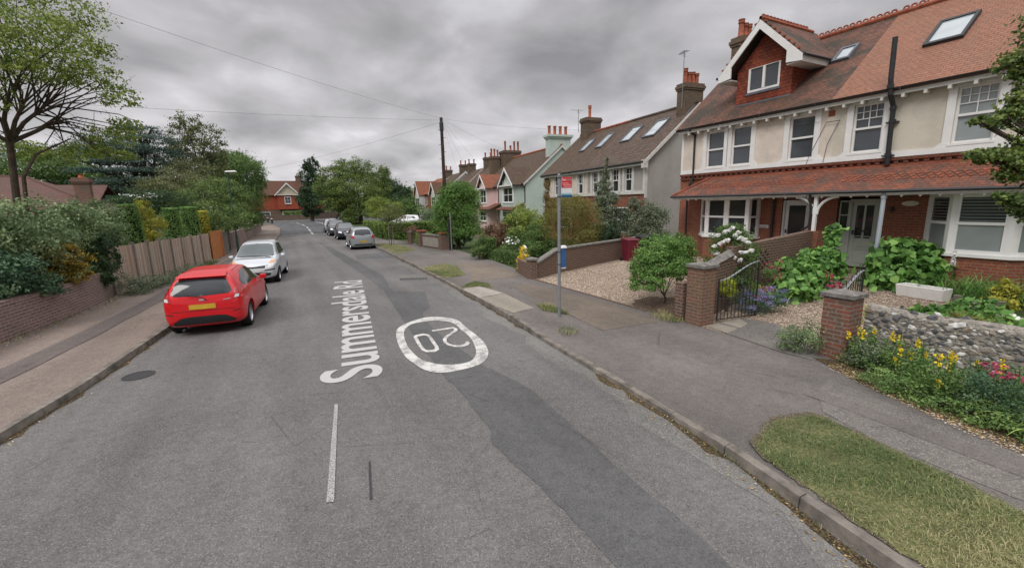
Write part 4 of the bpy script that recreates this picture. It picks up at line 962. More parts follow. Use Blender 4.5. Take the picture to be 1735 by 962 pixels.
# shared porch: each house owns its half
def porch(root, ya, yb, hip):
    r_ = MB(); X0, Z0, X1, Z1 = 14.28, 3.03, 15.42, 3.70; yt = yb-(.87 if hip else 0)
    slab(r_, [(X0,ya,Z0),(X0,yb,Z0),(X1,yt,Z1),(X1,ya,Z1)], .06)
    if hip: slab(r_, [(X0,yb,Z0),(X1,yb,Z0),(X1,yt,Z1)], .06)
    po = r_.build('porch_roof', M['tile_porch'], root, True)
    f = MB(); f.box(X0+.03, X0+.06, ya, yb-.03, Z0-.15, Z0-.066); f.box(X0+.061, 15.4, ya, yb-.04, Z0-.1, Z0-.08)
    y = ya+.2
    while y < yb-.1: f.extrude([(X0+.02,y,Z0-.15),(X0+.02,y+.08,Z0-.15),(X0+.02,y+.04,Z0-.20)], (.05,0,0)); y += .38
    sub(f, 'fascia', M['white_old'], po, root)
    g_ = MB(); g_.tube([(X0-.05, ya, Z0-.04), (X0-.05, yb, Z0-.04)], .05, 6)
    if hip: g_.tube([(X0-.05, yb, Z0-.04), (15.4, yb+.04, Z0-.04)], .05, 6)
    sub(g_, 'gutter', M['black'], po, root)
    m_ = MB(); m_.box(X1-.02, 15.43, ya, yt, Z1-.01, Z1+.04)
    if hip: m_.tube([(X0,yb,Z0+.02),(X1,yt,Z1+.03)], .04, 5)
    # two courses of pointed tiles across the middle of the slope
    nn = Vector((-(Z1-Z0), 0, X1-X0)).normalized()
    for row in range(3):
        y = ya+.1+(row % 2)*.09
        while y < yb-.75:
            a = .42+row*.09; c0 = Vector((X0+(X1-X0)*a, y, Z0+(Z1-Z0)*a))+nn*.012; d_ = Vector((X1-X0, 0, Z1-Z0)).normalized()
            m_.extrude([c0-d_*.055, c0+Vector((0,.08,0))+d_*.03, c0-Vector((0,.08,0))+d_*.03], nn*.006); y += .18
    sub(m_, 'ridge_mortar', M['terracotta_d'], po, root)
    return po
porch(HL, PY0, 12.92, True)
downpipe(HL, [(15.15,13.0,5.72),(15.3,12.95,5.6),(15.42,12.9,5.45),(15.41,12.88,3.75),(15.32,12.95,3.5),(15.33,13.05,2.95),(15.36,13.05,.3)], .04)
downpipe(HL, [(15.42,9.38,3.0),(15.42,9.38,.4)], .045)
# timber porch post with curved brackets, and rainwater pipe
pp = MB(); pp.box(14.33, 14.42, 7.40, 7.49, 1.85, 2.9)
for s_ in (-1, 1):
    pts = [(14.375, 7.445+s_*(.04+.55*(1-math.cos(a))), 2.35+.52*math.sin(a)) for a in [R(90)*k/6 for k in range(7)]]; pp.tube(pts, .04, 6)
pp.build('porch_post', M['white'], HL, True)
downpipe(HL, [(14.25,7.58,2.95),(14.3,7.6,2.8),(14.33,7.55,2.55),(14.33,7.56,2.0),(14.36,7.75,1.88),(14.5,7.85,1.85)], .035)
pr = MB(); pr.box(14.25, 14.55, 7.25, 7.7, .2, 1.85); pr.build('porch_pier', M['brick_red'], HL, True)
st = MB(); st.box(14.95, 15.6, 8.0, 9.3, .2, .62); st.build('step', M['terracotta_d'], HL, True)
chimney(HL, 18.2, 19.2, 13.0, 13.53, 7.6, 9.72, [(18.4,13.27,.72),(18.66,13.27,.6),(18.92,13.27,.6)], mat='brick_chim', potmat='terracotta_d')
wr = MB()
wr.tube([(15.40,7.95,5.16),(15.40,7.55,5.16),(15.40,7.60,5.05)], .01, 4); wr.tube([(15.42,7.95,5.14),(15.42,8.35,4.2),(15.42,8.42,3.95)], .008, 4); wr.tube([(15.42,7.6,5.1),(15.42,7.85,4.5),(15.42,7.92,3.95)], .008, 4)
wr.build('wall_cable', M['black'], HL, True)
ab = MB(); ab.box(15.455, 15.469, 7.32+.42, 7.32+.60, 5.33, 5.50); ab.build('air_brick', M['terracotta_d'], HL, True)
# right house
HR = thing('brick_house', 'cream and brick terraced house with a newer orange tiled roof and big black soil pipe', 'house', (15.5, 1.2, .3))
YR = .2
wr_ = MB(); d2 = (6.28, 7.40, .68, 2.84)
wall_x(wr_, 15.5, YR, PY0, 0, 3.95, [d2], .16)
wr_.quad((15.5,YR,0),(15.5,YR,5.75),(18.6,YR,8.5),(21.7,YR,5.75),(21.7,YR,0)); wr_.quad((21.7,PY0,0),(21.7,YR,0),(21.7,YR,5.8),(21.7,PY0,5.8))
wr_.build('wall', M['brick_red'], HR, True)
near_house(HR, YR, PY0, 'tile_new', 'cream_r', [(6.46,7.22,4.15,5.52,'sash muntin','glass_up'), (4.20,4.96,4.15,5.52,'sash muntin','glass_blind'), (2.0,2.78,4.15,5.52,'sash muntin','glass_up')], False)
crest(HR, XRd, ZR+.03, YR, PY0)
skylight(HR, 5.45, 6.14, 16.62, 17.4, roofz, frame='iron')
bay(HR, 14.82, 3.42, 4.52, 15.5, 2.75, 5.22, 1.42, 2.9, 0, None, 'brick_red', 'glass', 1, True)
door(HR, 15.6, 6.34, 7.02, .72, 2.72, 'sage', 'half')
sl_ = MB(); sl_.box(15.59, 15.64, 7.09, 7.36, .72, 1.9); sl_.box(15.57, 15.64, 7.09, 7.12, 1.9, 2.74); sl_.box(15.57, 15.64, 7.33, 7.36, 1.9, 2.74); sl_.box(15.575, 15.64, 7.12, 7.33, 2.28, 2.31); sl_.box(15.57, 15.64, 7.12, 7.33, 2.70, 2.74); slo = sl_.build('side_light', M['sage'], HR, True)
g_ = MB(); g_.box(15.61, 15.62, 7.12, 7.33, 1.9, 2.7); sub(g_, 'pane', M['glass'], slo, HR)
porch(HR, YR, PY0, False)
downpipe(HR, [(14.32,5.76,2.98),(14.34,5.76,2.85),(14.34,5.78,.5)], .055, 'greypipe')
sp_ = MB(); sp_.tube([(15.36,6.2,3.72),(15.36,6.22,4.5),(15.33,6.22,5.3),(15.12,6.24,5.6),(15.08,6.26,6.0),(15.08,6.28,7.05)], .062, 10)
for z in (3.95, 4.85): sp_.tube([(15.36,6.21,z),(15.36,6.21,z+.1)], .082, 10); sp_.box(15.34, 15.46, 6.08, 6.36, z+.02, z+.05)
for (a, b, z) in ((15.33,6.22,5.2),(15.09,6.25,5.75)): sp_.tube([(a,b,z),(a,b,z+.1)], .08, 10)
sp_.build('soil_pipe', M['black'], HR, True)
ov = MB(); n_o = 20; ov.extrude([(15.485, 5.60+.19*math.cos(2*math.pi*k/n_o), 2.64+.07*math.sin(2*math.pi*k/n_o)) for k in range(n_o)], (.012,0,0)); ov.build('name_plate', M['cream'], HR, True)
lt = MB(); lt.lathe([(.03,0),(.05,.05),(.05,.14),(.02,.16)], (15.42,5.98,2.40), 8); lt.box(15.42, 15.49, 5.97, 5.99, 2.44, 2.46); lt.build('porch_lamp', M['iron'], HR, True)
st = MB(); st.box(14.9, 15.6, 6.1, 7.55, .2, .50); st.box(15.2, 15.6, 6.15, 7.5, .5, .68); st.build('step', M['brick_brown'], HR, True)

# ---------- second pair: low brown roof, four roof windows, grey end gable
A2 = R(-5.2)      # rotation of a house frame whose +y runs 5.2 degrees to the right of the near pair
def h2roof(x): return 5.03+(x+.28)*.86
def pair_house(label, loc, ya, yb, rmat, wmat, lower, near_gable, wins, sky, trim=True):
    h = thing('house', label, 'house', (loc[0], loc[1], 0), A2)
    h['label'] = label
    xr, zr = 3.42, h2roof(3.42)
    wl = MB(); holes = [(a, b, c, d) for (a, b, c, d, s_, g_) in wins if c > 3.2]
    wall_x(wl, 0, ya, yb, 3.30, 5.0, holes, .1)
    wl.build('upper_wall', M[wmat], h)
    lw = MB(); wall_x(lw, .03, ya, yb, 0, 3.30, [(a, b, c, d) for (a, b, c, d, s_, g_) in wins if c < 3.2], .1); lw.build('wall', M[lower], h)
    ge = MB(); e_ = ya if near_gable else yb
    ge.quad((0,e_,0),(0,e_,4.97),(xr,e_,zr-.1),(2*xr,e_,4.97),(2*xr,e_,0)); ge.quad((2*xr,ya,0),(2*xr,yb,0),(2*xr,yb,4.97),(2*xr,ya,4.97)); ge.build('gable_wall', M['greyrender'], h)
    rf = MB(); a_ = ya-(.18 if near_gable else 0); b_ = yb+(0 if near_gable else .18)
    slab(rf, [(-.3,a_,h2roof(-.3)),(-.3,b_,h2roof(-.3)),(xr,b_,zr),(xr,a_,zr)], .1); slab(rf, [(xr,a_,zr),(xr,b_,zr),(2*xr+.3,b_,h2roof(-.3)),(2*xr+.3,a_,h2roof(-.3))], .1)
    rf.build('roof', M[rmat], h)
    rg = MB(); rg.tube([(xr,a_,zr+.02),(xr,b_,zr+.02)], .1, 6); rg.build('ridge_tiles', M['terracotta_d' if not near_gable else 'tile_brown'], h)
    gt = MB(); gt.tube([(-.33,a_,4.95),(-.33,b_,4.95)], .06, 6); gt.build('gutter', M['black'], h)
    tr = MB(); tr.box(-.27, -.24, a_, b_, 4.78, 4.93); tr.box(-.239, -.001, a_, b_, 4.86, 4.88); tr.box(-.05, -.001, ya, yb, 3.24, 3.42)
    for (a, b, c, d, s_, g_) in wins:
        if c > 3.2: tr.box(-.055, -.001, a-.2, a-.001, 3.421, 4.85); tr.box(-.055, -.001, b+.001, b+.2, 3.421, 4.85)
    if near_gable:
        tr.box(-.06, .12, ya-.03, ya-.001, 3.0, 4.9); tr.box(-.06, -.001, ya, ya+.15, 3.42, 4.85)
        for (x0, x1) in ((-.3, xr), (2*xr+.3, xr)):
            tr.extrude([(x0,a_-.02,h2roof(-.3)-.02),(x1,a_-.02,zr-.02),(x1,a_-.02,zr-.25),(x0,a_-.02,h2roof(-.3)-.25)], (0,-.04,0))
        tr.extrude([(-.34,a_+.16,4.62),(-.34,a_-.05,4.62),(-.34,a_-.05,5.05),(-.34,a_+.16,5.05)], (.3,0,0))
    tr.build('timber_trim', M['white_old'], h)
    for (a, b, c, d, s_, g_) in wins: window(h, .08, a, b, c, d, s_, False, g_, sill=False)
    for (a, b, x0, x1) in sky: skylight(h, a, b, x0, x1, h2roof, False, 'lead')
    return h
H2 = (17.9, 18.2)
h2a = pair_house('grey-rendered semi with a brown tiled roof and two roof windows, next to the cream house', H2, -.1, 5.75, 'tile_brown', 'greyrender', 'brick_red', True,
    [(1.05,1.72,3.42,4.78,'sash cross','glass'), (2.3,2.98,3.42,4.78,'sash cross','glass'), (4.5,5.15,3.42,4.78,'sash cross','glass'), (1.2,2.9,1.0,2.5,'sash','glass')], [(1.08,2.02,1.52,2.56), (3.42,4.28,1.55,2.54)])
h2b = pair_house('further half of the brown-roofed pair, with creeper up its far corner', H2, 5.75, 12.1, 'tile_brown2', 'cream', 'brick_red', False,
    [(6.33,6.98,3.42,4.78,'sash cross','glass'), (9.75,10.4,3.42,4.78,'sash cross','glass'), (8.4,9.05,3.42,4.78,'sash cross','glass'), (8,9.8,1.0,2.5,'sash','glass')], [(6.4,7.08,1.53,2.52), (8.6,9.25,1.52,2.43)])
chimney(h2a, 2.6, 3.9, -.05, .6, 7.2, 9.25, [(2.85,.28,.8),(3.12,.28,.62),(3.4,.28,.65),(3.68,.28,.6)], False, potmat='terracotta_d')
chimney(h2b, 2.75, 4.05, 10.3, 11.2, 7.3, 9.3, [(3.3,10.75,.95)], False)
ld = MB(); ld.hull8([(2.3,-.14,6.9),(3.2,-.14,7.6),(3.2,.75,7.6),(2.3,.75,6.9)], [(2.45,-.14,7.35),(3.2,-.14,8.1),(3.2,.75,8.1),(2.45,.75,7.35)]); ld.build('lead_flashing', M['lead'], h2a)
def aerial(label, loc, h_, n=9, rot=0, ln=1.0):
    a = MB(); a.tube([(0,0,0),(0,0,h_)], .022, 5); d = Vector((math.cos(rot), math.sin(rot), .06)); c = Vector((0,0,h_-.08))
    a.tube([c-d*ln*.35, c+d*ln*.65], .014, 4)
    for k in range(n):
        p = c-d*ln*.3+d*ln*.95*k/n; q = Vector((-d.y, d.x, 0))*(.2-.01*k); a.tube([p-q, p+q], .008, 4)
    a.box(-.12, .12, -.01, .01, h_-.3, h_-.28); a.box(-.12,.12,-.01,.01,h_-.2,h_-.18)
    o = a.build('tv_aerial', M['galv'], origin=(0,0,0)); o.location = loc; return tag(o, label, 'aerial')
def h2w(x, y, z): v = Matrix.Rotation(A2, 3, 'Z') @ Vector((x, y, 0)); return (17.9+v.x, 18.2+v.y, z)
aerial('television aerial on a mast strapped to the tall four-pot chimney beside the cream house', h2w(2.52, .1, 7.9), 3.0, 10, 1.2, .9)
aerial('small tilted television aerial beside the single-pot chimney', h2w(2.6, 11.3, 8.3), 1.75, 7, 2.6, 1.0)

# ---------- mint and pink pair with front gables
O3 = (20.7, 36.3)
def bay_pair(label, ya, yb, gy, colr, troof, apexz, near_end, gmat, zE=4.72):
    h = thing('house', label, 'house', (O3[0], O3[1], 0), A2)
    xr = 3.85; zr = 8.3; sl = (zr-zE)/(xr+.3); rz = lambda x: zE+(x+.3)*sl
    wl = MB(); wall_x(wl, 0, ya, yb, 0, zE-.05); e_ = ya if near_end else yb
    wl.quad((0,e_,0),(0,e_,zE-.1),(xr,e_,zr-.12),(2*xr,e_,zE-.1),(2*xr,e_,0)); wl.quad((2*xr,ya,0),(2*xr,yb,0),(2*xr,yb,zE),(2*xr,ya,zE)); wl.build('wall', M[colr], h)
    rf = MB(); a_ = ya-(.12 if near_end else 0)
    slab(rf, [(-.3,a_,zE),(-.3,yb,zE),(xr,yb,zr),(xr,a_,zr)], .1); slab(rf, [(xr,a_,zr),(xr,yb,zr),(2*xr+.3,yb,zE),(2*xr+.3,a_,zE)], .1); ro_ = rf.build('roof', M['tile_brown2'], h)
    rg = MB(); rg.tube([(xr,a_,zr+.03),(xr,yb,zr+.03)], .1, 6); rg.build('ridge_tiles', M['terracotta'], h)
    y0, y1 = gy; ym = (y0+y1)/2; xf = -.95
    # gabled bay
    b = MB(); wall_x(b, xf, y0+.25, y1-.25, 0, zE-.05, [(y0+.55, y1-.55, 2.95, 4.45)], .1); b.quad((xf,y0+.25,zE-.05),(xf,y1-.25,zE-.05),(xf,ym,apexz-.3))
    b.quad((xf,y0+.25,0),(0,y0+.05,0),(0,y0+.05,zE),(xf,y0+.25,zE)); b.quad((xf,y1-.25,0),(0,y1-.05,0),(0,y1-.05,zE),(xf,y1-.25,zE)); bo = b.build('bay', M[colr], h)
    gr_ = MB(); back = (apexz-zE)/sl-.3
    slab(gr_, [(xf-.3,ym,apexz),(xf-.3,y0-.15,zE-.12),(0,y0-.15,zE-.12),(back,ym,apexz)], .08); slab(gr_, [(xf-.3,ym,apexz),(xf-.3,y1+.15,zE-.12),(0,y1+.15,zE-.12),(back,ym,apexz)], .08); gr_.build('gable_roof', M[troof], h)
    tr = MB()
    for s_, ye in ((-1, y0-.17), (1, y1+.17)):
        tr.extrude([(xf-.32,ym,apexz-.02),(xf-.32,ym,apexz-.3),(xf-.32,ye,zE-.4),(xf-.32,ye,zE-.12)], (-.04,0,0))
    tr.box(xf-.3, xf-.02, y0+.02, y1-.02, zE-.2, zE-.06); 
    for k in range(5): yy = y0+.6+k*(y1-y0-1.2)/4; tr.extrude([(xf-.03,yy-.04,zE-.05),(xf-.03,yy+.04,zE-.05),(xf-.03,yy+.04,zE+.45),(xf-.03,yy-.04,zE+.45)], (.025,0,0))
    tr.box(-.04, -.002, ya+.02, yb-.02, 2.68, 2.85) ; tr.build('timber_trim', M['white'], h)
    window(h, xf+.08, y0+.55, y1-.55, 2.95, 4.45, 'full sash', False, 'glass', fr=.1)
    # cheeks of the bay carry narrow lights
    for (q0, q1) in ((y0+.25, y0+.54), (y1-.54, y1-.25)): f = MB(); f.box(xf-.002, xf-.03, q0, q1, 2.9, 4.5); f.build('window_surround', M['white'], h)
    window(h, xf-.03, y0+.5, y1-.5, .9, 2.1, 'full sash', False, 'glass', fr=.1)
    # lean-to roof between the storeys
    lr = MB(); q0, q1 = (gy[0]-.2, gy[1]+.2) if near_end else (ya-.6, gy[1]+.2); slab(lr, [(xf-.6,q0,2.28),(xf-.6,q1,2.28),(-.05,q1,2.9),(-.05,q0,2.9)], .07); lr.build('lean_to_roof', M['tile_porch'], h)
    window(h, -.01, (gy[1]+.5 if yb-gy[1] > 1.3 else gy[1]+.1), (gy[1]+1.1 if yb-gy[1] > 1.3 else gy[1]+.6), 2.95, 4.3, 'sash', False, 'glass')
    gt = MB(); gt.tube([(-.32,a_,zE-.08),(-.32,y0,zE-.08)], .05, 5); gt.tube([(-.3,ya+.1,zE-.1),(-.05,ya+.15,zE-.4),(-.05,ya+.15,.3)], .05, 5); gt.build('gutter', M['black'], h)
    if near_end:
        v = MB()
        for (x0, x1) in ((-.3, xr), (2*xr+.3, xr)): v.extrude([(x0,a_-.02,zE-.03),(x1,a_-.02,zr-.03),(x1,a_-.02,zr-.22),(x0,a_-.02,zE-.22)], (0,-.04,0))
        v.build('bargeboard', M['white_old'], h)
    return h
h3a = bay_pair('pale mint green house with a brown gabled bay and matching mint chimney', .1, 7.2, (.6, 4.2), 'green', 'tile_brown2', 6.35, True, 'green')
h3b = bay_pair('pale pink house with an orange tiled gable over its bay', 7.2, 14.2, (8.4, 11.6), 'pink', 'tile_orange', 6.2, False, 'pink')
def matbox(h, *a, mat='green', name='chimney'): b = MB(); b.box(*a); return b.build(name, M[mat], h)
chm = MB(); chm.box(2.6, 4.9, .15, 1.0, 7.0, 8.9); chm.box(2.5, 5.0, .05, 1.1, 8.9, 9.05); chm.box(2.4, 5.1, -.05, 1.2, 9.05, 9.25); cmo = chm.build('chimney', M['green'], h3a)
for k in range(4):
    p = MB(); p.lathe([(.17,0),(.15,.1),(.13,.7),(.17,.75),(.17,.85),(.12,.85)], (2.8+k*.6, .6, 9.25), 10); p.build('chimney_pot', M['terracotta'], cmo, smooth=True)
chimney(h3b, 2.7, 4.9, 12.2, 13.8, 6.8, 9.2, [(3.0,12.6,1.1),(3.7,12.6,.6),(4.2,12.6,1.1),(4.7,12.6,1.1)], False, potmat='terracotta_d')
chimney(h3b, 1.4, 2.6, 13.3, 14.1, 6.3, 8.6, [(1.6,13.7,.9),(2.0,13.7,.9),(2.4,13.7,.8)], False, potmat='terracotta_d')

# ---------- the row beyond
def row_house(label, o, rot, W, D, zE, zR, wall, roofm, front=None, pots=2, chy=.5, cols=2):
    h = thing('house', label, 'house', (o[0], o[1], 0), R(rot))
    wl = MB(); xr = D/2; wall_x(wl, 0, 0, W, 0, zE)
    for e_ in (0, W): wl.quad((0,e_,0),(0,e_,zE),(xr,e_,zR-.1),(D,e_,zE),(D,e_,0))
    wl.quad((D,0,0),(D,W,0),(D,W,zE),(D,0,zE)); wl.build('wall', M[wall], h)
    rf = MB(); slab(rf, [(-.3,-.1,zE-.05),(-.3,W+.1,zE-.05),(xr,W+.1,zR),(xr,-.1,zR)], .1); slab(rf, [(xr,-.1,zR),(xr,W+.1,zR),(D+.3,W+.1,zE-.05),(D+.3,-.1,zE-.05)], .1); rf.build('roof', M[roofm], h)
    v = MB()
    for (x0, x1) in ((-.32, xr), (D+.3, xr)): v.extrude([(x0,-.12,zE-.0),(x1,-.12,zR+.05),(x1,-.12,zR-.3),(x0,-.12,zE-.35)], (0,-.05,0))
    v.build('bargeboard', M['white_old'], h)
    chimney(h, xr-.6, xr+.6, chy, chy+.8, zR-1, zR+1.15, [(xr-.4+.8*k/max(1, pots-1), chy+.4, .65) for k in range(pots)], False, potmat='terracotta_d')
    for k in range(cols):
        yc = W*(k+.5)/cols; window(h, -.02, yc-.5, yc+.5, 2.9, 4.2, 'sash', False); window(h, -.02, yc-.6, yc+.6, .9, 2.2, 'sash', False)
    if front:
        (y0, y1, az, colr, tm, tudor) = front; ym = (y0+y1)/2; b = MB(); b.box(-1, -.001, y0, y1, 0, zE-.1); b.extrude([(-1,y0,zE-.099),(-1,y1,zE-.099),(-1,ym,az-.2)], (1,0,0)); bo = b.build('bay', M[colr], h)
        g_ = MB(); sl = (zR-zE)/(xr+.3); bk = (az-zE)/sl-.3
        slab(g_, [(-1.3,ym,az),(-1.3,y0-.2,zE-.2),(0,y0-.2,zE-.2),(bk,ym,az)], .08); slab(g_, [(-1.3,ym,az),(-1.3,y1+.2,zE-.2),(0,y1+.2,zE-.2),(bk,ym,az)], .08); g_.build('gable_roof', M[tm], h)
        t_ = MB()
        for ye in (y0-.2, y1+.2): t_.extrude([(-1.32,ym,az),(-1.32,ym,az-.3),(-1.32,ye,zE-.45),(-1.32,ye,zE-.2)], (-.05,0,0))
        t_.build('bargeboard', M['white'], h)
        window(h, -1.03, y0+.5, y1-.5, 3.0, 4.2, 'full sash', False)
        if tudor:
            q = MB(); q.box(-1.05, -1.005, y0, y1, 2.45, 2.6); q.box(-1.05, -1.005, y0, y1, 1.5, 1.62)
            for k in range(5): yy = y0+(y1-y0)*k/4; q.box(-1.05, -1.006, yy-.06, yy+.06, 1.62, 2.45)
            q.build('tudor_beams', M['black'], h)
    return h
row_house('brown-roofed rendered house seen behind the clipped round tree, nearest of its row', (22.3, 51.3), -6, 8, 7.5, 4.7, 8.2, 'cream_far', 'tile_brown2', None, 2, 6.5)
row_house('rendered house with a two-pot chimney, second beyond the pink house', (23.2, 60), -6, 7.6, 7.5, 4.7, 8.1, 'whiterender', 'tile_brown2', None, 2, 6)
row_house('black and white timbered house showing above the dark round tree', (23.6, 68.4), -4, 8, 7.5, 4.9, 8.2, 'whiterender', 'tile_brown2', (1.5, 5.2, 6.6, 'whiterender', 'tile_far', True), 2, .6)
row_house('white gabled house with an orange red roof at the far end of the row', (24.0, 77.6), -3, 9, 8, 4.9, 8.0, 'brick_red', 'tile_orange', (3.5, 7.6, 7.4, 'whiterender', 'tile_orange', False), 2, .3)

# ---------- red house facing down the street at the far end (frame turned so that -x looks back along the road)
HF = thing('brick_house', 'orange-red tile-hung house with a central white gable facing down the street at its far end', 'house', (-6, 129, 0), R(90))
# local: -x -> world -y ; local y -> world -x
def fw(mb, name, mat, parent=HF, **k): return mb.build(name, M[mat], parent, **k)
b = MB(); wall_x(b, 0, -16.5, 2, 2.6, 6.4); b.box(.01, 8, -16.5, 2, 2.6, 6.3); fw(b, 'upper_wall', 'tile_hung_far')
b = MB(); b.box(.05, 8, -16.4, 1.9, 0, 2.6); fw(b, 'wall', 'brick_brown')
b = MB(); slab(b, [(-.4,-17,6.2),(-.4,2.5,6.2),(4,0,10.1),(4,-13.5,10.1)], .1); slab(b, [(-.4,-17,6.2),(4,-13.5,10.1),(8.4,-17,6.2)], .1); slab(b, [(-.4,2.5,6.2),(8.4,2.5,6.2),(4,0,10.1)], .1); slab(b, [(8.4,-17,6.2),(8.4,2.5,6.2),(4,0,10.1),(4,-13.5,10.1)], .1); fw(b, 'roof', 'tile_far')
b = MB(); b.box(-1.0, 0, -10.0, -5.2, 2.6, 6.4); fw(b, 'front_bay', 'tile_hung_far')
b = MB(); b.quad((-1.0,-10.2,6.38),(-1.0,-5.0,6.38),(-1.0,-7.6,9.0)); fw(b, 'gable', 'cream_far')
b = MB(); slab(b, [(-1.35,-7.6,9.35),(-1.35,-10.5,6.25),(0,-10.5,6.25),(3.2,-7.6,9.35)], .1); slab(b, [(-1.35,-7.6,9.35),(-1.35,-4.7,6.25),(0,-4.7,6.25),(3.2,-7.6,9.35)], .1); fw(b, 'gable_roof', 'tile_far')
b = MB()
for ye in (-10.6, -4.6): b.extrude([(-1.38,-7.6,9.4),(-1.38,-7.6,9.0),(-1.38,ye,5.95),(-1.38,ye,6.25)], (-.06,0,0))
b.box(-1.3, -1.02, -10.4, -4.8, 6.2, 6.35); fw(b, 'bargeboard', 'white')
window(HF, -1.03, -8.3, -6.8, 4.0, 5.8, 'full sash', False, fr=.13); window(HF, -.03, -9.3, -5.9, .6, 2.2, 'full', False, fr=.3); window(HF, -.03, -13.4, -12.3, .9, 2.0, 'full', False, fr=.13); window(HF, -.03, -3.2, -.8, .6, 2.0, 'full', False, fr=.13)
chimney(HF, 3.2, 4.6, -11.5, -10.0, 9.3, 11.4, [(3.6,-11.2,.5),(3.6,-10.4,.5),(4.2,-10.8,.5)], False, potmat='cap', mat='brick_brown')

# ---------- bungalow behind the left shrubs
HB = thing('bungalow', 'low bungalow with a faded hipped tile roof behind the left garden shrubs', 'bungalow', (-15.5, 38, 0), 0)
b = MB(); b.box(-6.9, 6.3, -3.6, 4.2, 0, 2.8); b.build('wall', M['brick_brown'], HB)
zb = 5.2; b = MB(); e_ = [(-7.3,-4.1,2.75),(6.9,-4.1,2.75),(6.9,4.7,2.75),(-7.3,4.7,2.75)]; r0, r1 = (-2.2,.3,zb), (1.6,.3,zb)
slab(b, [e_[0], e_[1], r1, r0], .08); slab(b, [e_[2], e_[3], r0, r1], .08); slab(b, [e_[1], e_[2], r1], .08); slab(b, [e_[3], e_[0], r0], .08)
slab(b, [(2.2,2.0,4.75),(2.2,5.5,3.2),(5.0,5.5,3.2),(5.0,2.0,4.75)], .08); slab(b, [(2.2,2.0,4.75),(2.2,-1.0,3.2),(5.0,-1.0,3.2),(5.0,2.0,4.75)], .08); b.build('roof', M['tile_bung'], HB)
b = MB(); b.tube([r0, r1, e_[1]], .07, 6); b.build('ridge_tiles', M['tile_bung'], HB)
chimney(HB, 4.6, 5.3, -2.5, -2.0, 2.9, 4.98, [(4.95,-2.25,.2)], False, mat='brick_pier', cap=.1)

# ================================================================== CARS  (local +y is the nose, origin on the road under the middle)
def lerp_prof(pr, y):
    if y <= pr[0][0]: return pr[0][1]
    for (a, va), (b, vb) in zip(pr, pr[1:]):
        if y <= b: return va+(vb-va)*(y-a)/(b-a)
    return pr[-1][1]
def car_body_bm(L, W, zb, belt, top, wid, wtop, st=.14):
    """lofted shell: belt, top, wid, wtop are profiles along the length"""
    bm = bmesh.new(); ys_ = [(-L/2)+L*k/28 for k in range(29)]; rings = []
    for i, y in enumerate(ys_):
        w_ = W/2*lerp_prof(wid, y); b = lerp_prof(belt, y); t_ = lerp_prof(top, y); wt = W/2*lerp_prof(wtop, y); z0 = lerp_prof(zb, y)
        mid = z0+(b-z0)*.5
        half = [(0, z0), (w_*.78, z0), (w_*.955, z0+.07), (w_*.99, z0+.2), (w_, mid+.05), (w_*.985, b-.10), (w_*.945, b-.005),
                (wt+(w_*.93-wt)*.45, b+(t_-b)*.5), (wt, t_-.05 if t_-b > .15 else t_-.035), (wt*.82, t_-.012), (wt*.4, t_), (0, t_+.004)]
        rings.append([bm.verts.new((x, y, z)) for x, z in half] + [bm.verts.new((-x, y, z)) for x, z in half[-2:0:-1]])
    n = len(rings[0])
    for a, b in zip(rings, rings[1:]):
        for k in range(n): bm.faces.new((a[k], a[(k+1) % n], b[(k+1) % n], b[k]))
    bm.faces.new(rings[0][::-1]); bm.faces.new(rings[-1])
    bmesh.ops.recalc_face_normals(bm, faces=bm.faces)
    return bm
def apply_mods(o):
    dg = bpy.context.evaluated_depsgraph_get(); me = bpy.data.meshes.new_from_object(o.evaluated_get(dg)); o.modifiers.clear(); o.data = me; return me
